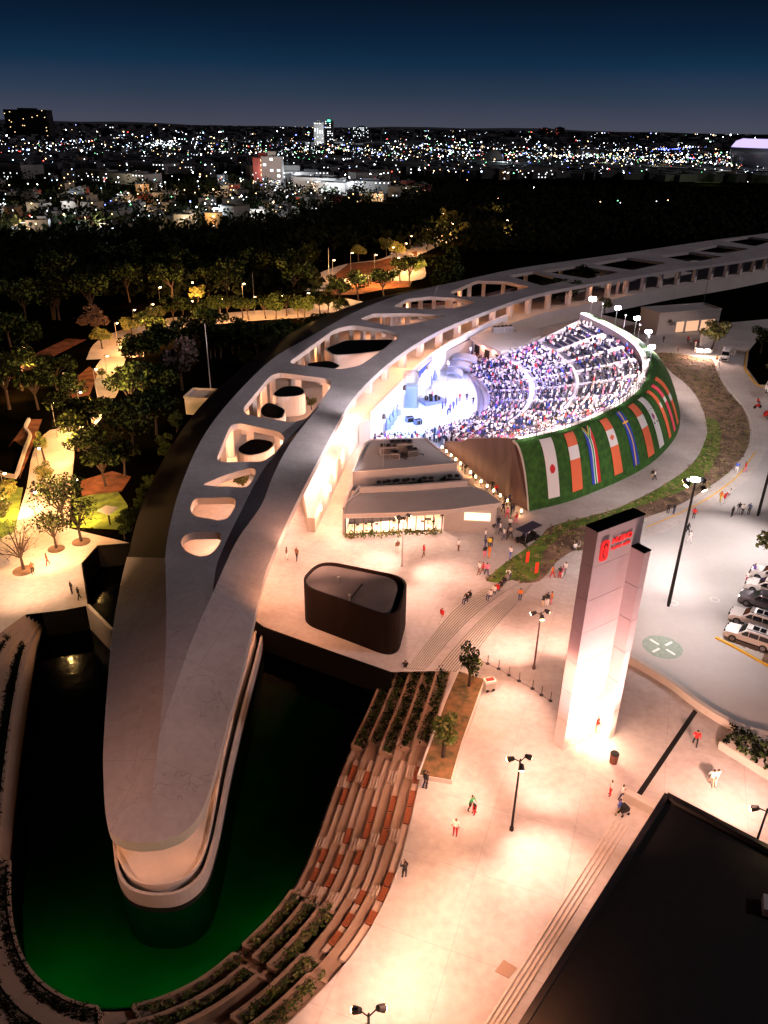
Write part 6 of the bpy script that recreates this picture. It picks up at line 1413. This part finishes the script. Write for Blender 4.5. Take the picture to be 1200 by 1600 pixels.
r_ = empty('picnic_canopy', P(167, 803)); q = [P(u, v, 2.2) for u, v in ((152, 798), (166, 790), (185, 793), (170, 804))]; c_ = sum(q, Vector()) / 4; MB().prism(q, 2.1, 2.25, bottom=True).build('roof', m_conc, r_); MB().tube((c_.x, c_.y, 0), (c_.x, c_.y, 2.1), .12).build('post', m_dark, r_); tag(r_, 'small square canopy on one post on the dim lawn', 'canopy')
# park lamps with yellow light
PL = [(153, 625, 6), (170, 602, 6), (90, 683, 6), (66, 755, 5.5), (62, 835, 6), (128, 655, 5), (185, 545, 6), (212, 522, 6), (240, 512, 6), (300, 500, 5), (345, 497, 5), (398, 492, 5), (440, 490, 5), (480, 486, 5), (520, 440, 7), (548, 422, 6), (585, 425, 6), (612, 412, 6), (632, 405, 6), (640, 392, 6), (665, 380, 6), (690, 352, 6), (705, 366, 5), (775, 325, 6), (15, 595, 5), (40, 578, 5), (250, 470, 4), (300, 462, 4), (350, 455, 4), (120, 790, 4), (10, 780, 4), (620, 430, 6), (790, 360, 5), (380, 470, 5)]
near_txt = lambda u, v: 'over the near lit path of the park' if v > 640 else ('on the lit path between the dark trees' if v > 530 else ('on the path strip behind the trees' if v > 445 else 'around the far park ramp'))
for i, (u, v, h) in enumerate(PL):
    r_ = empty('park_lamp', P(u, v)); MB().tube((0, 0, 0), (0, 0, h), .07, .05, 6).build('pole', m_steel, r_, keep=False); g_ = MB(); g_.box((.3, 0, h), (.8, .2, .12)); g_.build('lamp_arm', m_dark, r_, keep=False); g_ = MB(); g_.tube((.55, 0, h - .05), (.55, 0, h - .25), .18 + (.1 if v < 500 else 0), n=8); g_.build('lamp_glass', gl_warm, r_, keep=False)
    tag(r_, 'slim pole lamp casting yellow light ' + near_txt(u, v), 'park lamp', 'pole lamps ' + near_txt(u, v)); d = (P(u, v)).length
    lamp_light('POINT', P(u, v, h - .6) + Vector((.55, 0, 0)), {True: 3600, False: 2300}[v > 540] * (1.5 if v < 440 else 1) * (.35 if v < 475 and u < 400 or u < 50 else (.25 if u < 130 and v > 700 else 1)), (1, .50, .16) if i % 3 else (1, .60, .20), .25, parent=r_)
    lamp_light('SPOT', P(u, v, h - .5) + Vector((.55, 0, 0)), 14000 if v > 560 else (30000 if v > 440 else 40000) if u > 60 else 2500, (1, .42, .14), .25, P(u, v) + Vector((.55, 0, 0)), 128, 1, parent=r_)
lamp_light('SPOT', P(30, 868, 8), 16000, (1, .55, .32), .5, P(30, 868), 104, 1, name='added_wash'); lamp_light('SPOT', P(85, 890, 8), 3500, (1, .56, .28), .5, P(95, 890), 145, 1, name='added_wash'); lamp_light('SPOT', P(68, 740, 9), 16000, (1, .48, .22), .5, P(68, 740), 130, 1, name='added_wash'); lamp_light('SPOT', P(168, 600, 9), 30000, (1, .50, .22), .5, P(168, 600), 130, 1, name='added_wash')  # extra washes added over far plaza and park path, no lamps there
for u, v, h in ((326, 608, 12.5),):
    r_ = empty('flag_mast', P(329, 606)); MB().tube((0, 0, 0), (0, 0, h), .10, .05, 8).build('pole', mat('mast_white', (.75, .72, .70), .5), r_, keep=False); tag(r_, 'thin white bare mast beside the small concrete box', 'mast')
for u, v, h, lb in ((514, 448, 12, 'thin bare mast by the far park ramp'), (397, 470, 8, 'thin bare pole among the dark trees'), (1100, 470, 13, 'thin pole beyond the far roof of the curved building')):
    r_ = empty('flag_mast', P(u, v)); MB().tube((0, 0, 0), (0, 0, h), .1, .06, 6).build('pole', m_steel, r_, keep=False); tag(r_, lb, 'mast')
tree(0, 0, 'olive', .5, 'small tree growing up inside the triangular roof opening', pos=P(378, 765, 1.0), var=0); tree(0, 0, 'olive', .5, 'small leafy tree behind the round pod inside the widest near roof opening', pos=P(487, 640, 3.4), var=1)
for u, v, W in ((530, 440, 20000), (570, 425, 20000), (610, 440, 20000), (640, 425, 15000)): lamp_light('SPOT', P(u, v, 9), W, (1, .50, .22), .4, P(u, v), 140, 1, name='added_wash')  # unseen washes added to brighten the far park ramp
# tree belt left of the building
fixed = [(123, 705, 'dark', 1.3), (143, 730, 'dark', 1.1), (150, 690, 'dark', 1.15), (207, 712, 'dark', 1.3), (210, 650, 'dark', 1.4), (225, 590, 'dark', 1.5), (228, 632, 'dark', 1.3), (224, 576, 'dark', 1.0), (240, 540, 'dark', 1.2), (285, 610, 'brown', 1.5), (262, 565, 'dark', 1.3), (345, 560, 'green', 1.4), (330, 530, 'green', 1.4), (365, 545, 'green', 1.0), (385, 575, 'green', .8), (310, 555, 'dark', 1.4), (165, 760, 'dark', 1), (195, 745, 'dark', .9), (245, 680, 'dark', 1.2), (250, 640, 'dark', 1.2), (70, 720, 'slim', 1), (72, 760, 'olive', .7), (78, 790, 'slim', .9), (140, 640, 'olive', .5), (160, 592, 'olive', .45), (160, 545, 'olive', 1.2), (150, 530, 'brown', 1.4), (205, 530, 'olive', 1.3), (230, 520, 'olive', 1.3), (245, 508, 'olive', 1.2), (8, 800, 'olive', 1.1), (-5, 830, 'olive', 1.2), (215, 610, 'green', .8), (230, 655, 'brown', .6), (110, 640, 'dark', 1), (60, 640, 'dark', 1.2), (15, 640, 'dark', 1.5), (35, 610, 'dark', 1.4), (90, 610, 'dark', 1.2), (640, 448, 'dark', 1.4), (560, 470, 'dark', 1.4), (530, 478, 'dark', 1.4), (600, 466, 'dark', 1.4), (625, 440, 'dark', 1.1), (310, 475, 'olive', 1.2), (620, 408, 'olive', 1.6), (604, 400, 'olive', 1.4), (560, 408, 'olive', 1.5), (700, 362, 'olive', 2.2), (668, 385, 'olive', 1.8), (650, 378, 'olive', 1.6), (725, 372, 'olive', 1.6), (1040, 520, 'dark', .6), (905, 470, 'dark', 1.4), (880, 492, 'dark', 1.4), (860, 487, 'dark', 1.3), (945, 490, 'olive', 1.0)]
for k, (u, v, kd, s) in enumerate(fixed):
    wd = {'dark': 'dense dark', 'green': 'mid-green', 'olive': 'yellow-lit olive', 'brown': 'brownish faded', 'slim': 'slim young'}[kd]
    pl = 'beside the near lit park path' if u < 110 and v > 600 else ('in the grove between the path and the curved building' if u < 400 and v > 530 else ('along the lit path strip behind the grove' if v > 440 and u < 660 else ('around the far park ramp' if u < 800 else 'behind the amphitheatre')))
    tree(u, v, kd, s, f'{wd} tree {pl}', f'{wd} trees {pl}')
for k in range(34):
    u = rt_.uniform(260, 560); v = 512 + (560 - u) * .14 + rt_.uniform(-6, 24); tree(u, v, rt_.choice(('dark', 'dark', 'green', 'dark')), rt_.uniform(.6, .95), 'dark tree in the belt between the path strip and the curved roof', 'trees in the belt beyond the curved roof')
for k in range(16):
    u = 275 + k * 17 + rt_.uniform(-5, 5); tree(u, 503 - (u - 275) * .03 + rt_.uniform(-6, 3), rt_.choice(('dark', 'green')), rt_.uniform(.8, 1.1), 'dark tree standing against the lit path strip beyond the grove', 'trees against the lit path strip')
for k in range(60):
    u = rt_.uniform(-20, 700); v = rt_.uniform(400, 480) + (40 if u < 150 else 0) + (60 if u < 60 else 0)
    if 500 < u < 690 and v > 400: continue
    tree(u, v, 'dark', rt_.uniform(1.2, 1.8), 'black silhouetted tree in the unlit part of the park', 'unlit trees of the park')
for k in range(34):
    u = rt_.uniform(205, 300); v = 860 - (u - 200) * 2.1 + rt_.uniform(-6, 10); q = P(u - 14, v)
    s_ = rt_.uniform(.28, .5); 
    if k % 2: tree(u - 12, v, 'green', s_, 'low shrub-sized tree hugging the dark outer wall of the curved building', 'small trees along the outer wall')
# far woodland as one mass
fm = MB()
for _ in range(5200):
    u = rt_.uniform(-60, 1260); v = rt_.uniform(300, 470)
    if u < 640 and v < 372 + .0 * u: continue
    if u > 640 and v > 385 - 0 * u and not (640 < u < 900 and v < 400): continue
    if 490 < u < 690 and 395 < v < 470: continue
    p = P(u, v); s_ = rt_.uniform(2.5, 5); leaf_cluster(fm, (p.x, p.y, s_ * .8 + 1), s_, 9, 1.5, .8, rt_)
for _ in range(800):
    u = rt_.uniform(-20, 720); v = rt_.uniform(262, 374); p = P(u, v); s_ = rt_.uniform(4, 8); leaf_cluster(fm, (p.x, p.y, s_ * .6), s_, 34, 1.1, .7, rt_)
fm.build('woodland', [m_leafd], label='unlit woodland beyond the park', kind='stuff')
# ------------------------------------------------------------------ the city beyond
m_h = [mat('house_wall_pale', (.10, .095, .09), .8), mat('house_wall_grey', (.03, .03, .033), .8), mat('house_wall_ochre', (.14, .08, .035), .8), mat('house_wall_red', (.16, .025, .015), .8)]
gw = [glow('win_white', (.9, .95, 1), 3.), glow('win_warm', (1, .66, .3), 3.), glow('win_red', (1, .12, .08), 2.5), glow('win_blue', (.25, .3, 1), 3)]
def house_proto(w, d, h, fl, m, g, rn):
    root = empty('house', (0, 0, 0)); MB().box((0, 0, h / 2), (w, d, h)).build('wall', m, root, keep=False)
    rr = MB(); rr.box((0, 0, h + .15), (w + .3, d + .3, .3)); rr.box((w * .2, d * .1, h + 1.0), (w * .25, d * .3, 1.6)); rr.build('roof', m_h[1], root, keep=False)
    wm_ = MB()
    for k in range(fl):
        for i in range(max(2, int(w / 3.5))):
            if rn.random() < .22: x = -w / 2 + (i + .5) * w / max(2, int(w / 3.5)); wm_.box((x, -d / 2 - .03, 1.6 + k * 3.1), (.9, .06, .9))
    if not wm_.v: wm_.box((0, -d / 2 - .03, 1.6), (1.3, .06, 1.2))
    wm_.build('window', g, root, keep=False); return root
rn = random.Random(21); pr = []
for k in range(10): w = rn.uniform(8, 15); pr.append(house_proto(w, rn.uniform(8, 13), 3.2 * (1 + k % 3), 1 + k % 3, m_h[k % 4 if k % 3 else 0], gw[k % 2], rn))
for k in range(4): w = rn.uniform(25, 60); pr.append(house_proto(w, rn.uniform(14, 25), rn.uniform(6, 12), 3, m_h[0], gw[0], rn))
cl = MB()
hcount = 0; cols = ('pale', 'dim grey', 'ochre', 'reddish')
def put_house(u, v, k, sc=1):
    global hcount
    sc *= .75
    src = pr[k]; o = copy_tree(src); p = P(u, v); o.location = p; o.rotation_euler = (0, 0, rn.uniform(-.6, .6)); o.scale = (sc,) * 3
    tag(o, ('long pale commercial block' if k >= 10 else f'small {cols[k % 4 if k % 3 else 0]} flat-roofed house of {("one", "two", "three")[k % 3]} storeys') + (' in the near district beyond the dark woodland' if v > 285 else ' in the far city'), 'building' if k >= 10 else 'house', 'buildings in the near district' if v > 285 else 'buildings in the far city'); hcount += 1
for _ in range(135):
    for t_ in range(50):
        u = rn.uniform(-10, 700); v = rn.uniform(284, 372)
        if v < 372 - max(0, u - 250) * .16 and rn.random() < (.9 if v > 300 or u > 480 else .4): break
    put_house(u, v, rn.randrange(10)); q = P(u, v)
    if _ % 3 == 0: lamp_light('POINT', q + Vector((rn.uniform(-4, 4), -9, 7)), rn.choice((5000, 12000, 28000)), rn.choice(((1, .95, .9), (1, .75, .45), (.8, .9, 1), (1, .6, .3))), .4, name='street_glow')
for _ in range(120): put_house(rn.uniform(-10, 1210), rn.uniform(226, 286), rn.randrange(14), rn.uniform(1, 1.6))
for u, v, k, W in ((500, 300, 12, 60000), (520, 303, 13, 60000), (470, 283, 11, 40000), (425, 283, 10, 30000), (205, 287, 11, 9000), (485, 290, 10, 40000), (560, 300, 11, 40000), (92, 368, 9, 9000), (15, 350, 9, 6000), (368, 350, 8, 5000)):
    put_house(u, v, k, 1.25); lamp_light('POINT', P(u, v) + Vector((0, -22, 9)), W * .8, (.85, .92, 1) if W > 9000 else (1, .85, .6), .5, name='street_glow')
for o in pr:
    for c in list(o.children): bpy.data.objects.remove(c)
    bpy.data.objects.remove(o)
# towers on the skyline
def skyscraper(u, v, w, d, h, m, g, label, name='tower_block'):
    p = P(u, v); r_ = empty(name, p); b = MB(); b.box((0, 0, h / 2), (w, d, h)); b.box((0, 0, h + 2), (w * .4, d * .5, 4)); b.build('wall', m, r_, keep=False); wm_ = MB(); nx = max(3, int(w / 5)); nz = max(3, int(h / 4))
    for i in range(nx):
        for k in range(nz):
            if rn.random() < (.35 if m is not m_dark else .04): wm_.box((-w / 2 + (i + .5) * w / nx, -d / 2 - .1, (k + .5) * h / nz), (w / nx * .4, .2, h / nz * .4))
    wm_.build('window', g, r_, keep=False); tag(r_, label, 'tower block'); return r_
skyscraper(499, 229, 24, 20, 54, m_h[0], gw[0], 'pale lit tower block, broader of the twin towers on the skyline'); skyscraper(515, 231, 20, 18, 58, m_h[0], gw[0], 'pale lit tower block with green-lit top, taller of the twin towers')
for u in (500, 514): lamp_light('POINT', P(u, 229) + Vector((10, -70, 25)), 260000, (.9, .95, 1), 2, name='street_glow')
MB().box(P(515, 231) + Vector((0, -10, 58)), (6, 3, 3)).build('roof_light', glow('roof_green', (.1, 1, .5), 5), bpy.data.objects['tower_block.001'])
skyscraper(51, 218, 120, 40, 75, m_dark, gw[1], 'wide unlit block on the skyline beyond the houses', 'tower_block'); skyscraper(850, 217, 60, 40, 55, m_dark, gw[2], 'dark tower block with few red lights on the skyline'); skyscraper(873, 217, 50, 40, 60, m_dark, gw[2], 'dark tower block next to another on the skyline')
skyscraper(565, 221, 60, 30, 45, m_h[1], gw[0], 'grey block past the twin towers on the skyline'); skyscraper(412, 284, 16, 12, 20, m_h[3], gw[1], 'orange-red lit block standing among white ones'); skyscraper(427, 287, 18, 12, 22, m_h[0], gw[0], 'white-lit small tower block beside the orange one')
lamp_light('POINT', P(405, 289) + Vector((0, -14, 12)), 26000, (1, .4, .25), 1, name='street_glow'); lamp_light('POINT', P(428, 291) + Vector((0, -14, 12)), 40000, (.9, .95, 1), 1, name='street_glow')
# city lamps: 300 lamp poles of their own, the rest as one object
LC = [glow('dot_white', (.82, .90, 1), 6), glow('dot_cool', (.45, .62, 1), 7), glow('dot_warm', (1, .62, .28), 9), glow('dot_red', (1, .08, .06), 8), glow('dot_green', (.2, 1, .35), 7), glow('dot_blue', (.12, .16, 1), 12), glow('dot_bright', (.9, .95, 1), 30)]
hor = lambda u: 188 + u * .0167 + 11
dots = []
for _ in range(2900):
    u = rn.uniform(-10, 1210); hz_ = 190 + .0167 * u; v = hz_ + 2.2 + 55 * rn.random() ** 1.9; 
    if rn.random() < .35 * math.sin(u * .021 + v * .3) ** 2: continue
    dots.append((u, v))
for _ in range(420):
    u = rn.uniform(-10, 1210); v = rn.uniform(245, 285 if u > 600 else 372 - max(0, u - 250) * .2); dots.append((u, v))
for _ in range(150):
    u = rn.uniform(-10, 1210); v = 190 + .0167 * u + 3.5 + 60 * rn.random() ** 1.6; p0 = P(u, v); a_ = rn.choice((.15, 1.72, .15, .9)) + rn.uniform(-.06, .06); st_ = rn.uniform(28, 60) * (1 if v > 240 else 2.5)
    for k in range(rn.randint(10, 34)):
        q = p0 + Vector((math.cos(a_), math.sin(a_), 0)) * st_ * k; uu, vv = proj(q)
        if vv > 190 + .0167 * uu + 2 and -20 < uu < 1220 and not (uu > 600 and vv > 268): dots.append((uu, vv))
for _ in range(110): dots.append((rn.gauss(250, 18), rn.gauss(231, 2.5))); dots.append((rn.gauss(900, 45), rn.gauss(252, 2)))
for _ in range(30): dots.append((rn.gauss(1045, 14), rn.gauss(240, 1.5)))
for a in range(70): u = 940 + a * 2.9; dots.append((u, 255 + (u - 940) * .05 + (2 if a % 2 else 0)))
for u, v in ((962, 336), (966, 340), (935, 338), (1040, 335), (832, 312), (729, 298), (1165, 300), (1022, 337)): dots.append((u, v))
dots.sort(key=lambda d: -d[1]); stf = MB(); lmesh = {}
for n_, (u, v) in enumerate(dots):
    p = P(u, v, 0); d = p.length; px = rn.choice((.17, .2, .25, .3, .38, .5, .8)) * (1.35 if rn.random() < .12 else 1); r_ = px * d / 1190; r_ = min(r_, 9 + d * .0003)
    c = rn.choices(range(7), (40, 14, 22, 4, 5, 3, 7))[0]
    if 1025 < u < 1065 and 236 < v < 245: c = 5
    if (200 < u < 300 and 225 < v < 238): c = rn.choice((0, 6, 0))
    if n_ < 290:
        key = (c, round(r_ * 2))
        if key not in lmesh:
            mb = MB(); mb.tube((0, 0, 0), (0, 0, 8), .15, n=4, m=0); octa(mb, (0, 0, 8.2), max(.3, key[1] / 2), 1); me = bpy.data.meshes.new('city_street_lamp'); me.from_pydata(mb.v, [], mb.f); me.materials.append(m_dark); me.materials.append(LC[c]); me.polygons.foreach_set('material_index', mb.m); lmesh[key] = me
        o = bpy.data.objects.new('city_street_lamp', lmesh[key]); o.location = p; link(o); tag(o, f'small {("white", "cool white", "amber", "red", "green", "blue", "brilliant white")[c]} street lamp ' + ('in the streets of the near district' if v > 285 else 'in the city streets beyond the woodland'), 'street lamp', 'street lamps of the city, ' + ('near district' if v > 285 else 'farther out'))
    else: octa(stf, (p.x, p.y, 8 + r_ * .5), r_, c)
stf.build('city_lights', LC, label='thousands of tiny lights of the far city up to the horizon', kind='stuff')
# dark city fabric mass between the lights
cf = MB()
for _ in range(2600):
    u = rn.uniform(-20, 1220); v = 190 + .0167 * u + 2 + 75 * rn.random() ** 1.4; p = P(u, v); k = min(4, max(1, p.length / 1500)); cf.box((p.x, p.y, 4 * k), (rn.uniform(8, 22) * k, rn.uniform(8, 16) * k, rn.uniform(5, 9) * k), rn.uniform(-.5, .5))
cf.build('city_blocks', [m_h[1]], label='unlit mass of far city buildings', kind='stuff')
hm = MB(); pts = []
MB().loft([[(x, 17000, 0) for x in range(-16000, 16001, 800)], [(x, 17600, 46 + 22 * math.sin(x * .0007) + 14 * math.sin(x * .0023 + 1)) for x in range(-16000, 16001, 800)], [(x, 19000, 0) for x in range(-16000, 16001, 800)]], flip=True).build('hills', mat('far_hill', (.03, .035, .05), 1), kind='structure')
# flyover
fo = resample([P(u, v, 7) for u, v in ((940, 254), (1000, 258), (1070, 262), (1130, 266), (1175, 270))], step=30); r_ = empty('flyover', fo[0]); MB().wall(fo, 5.5, 7, 12).build('deck', m_conc2, r_)
f_ = MB()
for p in fo[1::2]: f_.box((p.x, p.y, 2.7), (3, 2, 5.5))
f_.build('pier', m_conc2, r_); tag(r_, 'long raised road across the dark land before the stadium', 'flyover')
for p in fo[::3]: lamp_light('POINT', p + Vector((0, -6, 9)), 6000, (.95, 1, .8), .5, name='street_glow')
lamp_light('POINT', P(1110, 272, 10), 16000, (.8, 1, .4), .6, name='street_glow'); flat('lawn', [(1085, 285), (1095, 268), (1140, 270), (1125, 286)], .03, m_lawn, kind='structure')
# stadium
sc_ = P(1232, 268); r_ = empty('stadium', sc_); mb = MB(); rs = ((92, 0), (100, 8), (106, 20), (106, 28), (98, 36), (80, 40)); n = 48
mb.loft([[(math.cos(k * 2 * math.pi / n) * a * .75, math.sin(k * 2 * math.pi / n) * a * .75, z) for k in range(n + 1)] for a, z in rs]); mb.build('shell', mat('stadium_shell', (.20, .19, .22), .35, metal=.5), r_, keep=False, smooth=True)
mb = MB(); mb.loft([[(math.cos(k * 2 * math.pi / n) * a * .75, math.sin(k * 2 * math.pi / n) * a * .75, z) for k in range(n + 1)] for a, z in ((105.5, 29), (99, 36.4), (88, 39.6))]); mb.build('light_band', glow('stadium_band', (.62, .50, 1), 1.1), r_, keep=False)
tag(r_, 'huge oval stadium with a glowing violet-white rim at the edge of the city', 'stadium'); lamp_light('POINT', sc_ + Vector((-60, -130, 30)), 120000, (.8, .8, 1), 2, name='street_glow')
# domed lit hall and long warehouse
r_ = empty('dome', P(770, 258)); mb = MB(); n = 20; mb.loft([[(math.cos(k * 2 * math.pi / n) * 17 * math.cos(e), math.sin(k * 2 * math.pi / n) * 17 * math.cos(e), 20 * math.sin(e)) for k in range(n + 1)] for e in (0, .4, .8, 1.2, 1.5)]); mb.build('shell', m_h[0], r_, keep=False); tag(r_, 'pale lit dome among the city lights', 'dome'); lamp_light('POINT', P(772, 262) + Vector((8, -25, 14)), 50000, (.8, .95, 1), 1, name='street_glow')
for o in bpy.data.objects:
    if 'label' in o and len(o['label'].split()) > 15: o['label'] = ' '.join(w for w in o['label'].split() if w not in ('the', 'a', 'and'))[:200]
print('lights', NL[0], 'houses', hcount, 'objs', len(bpy.data.objects))
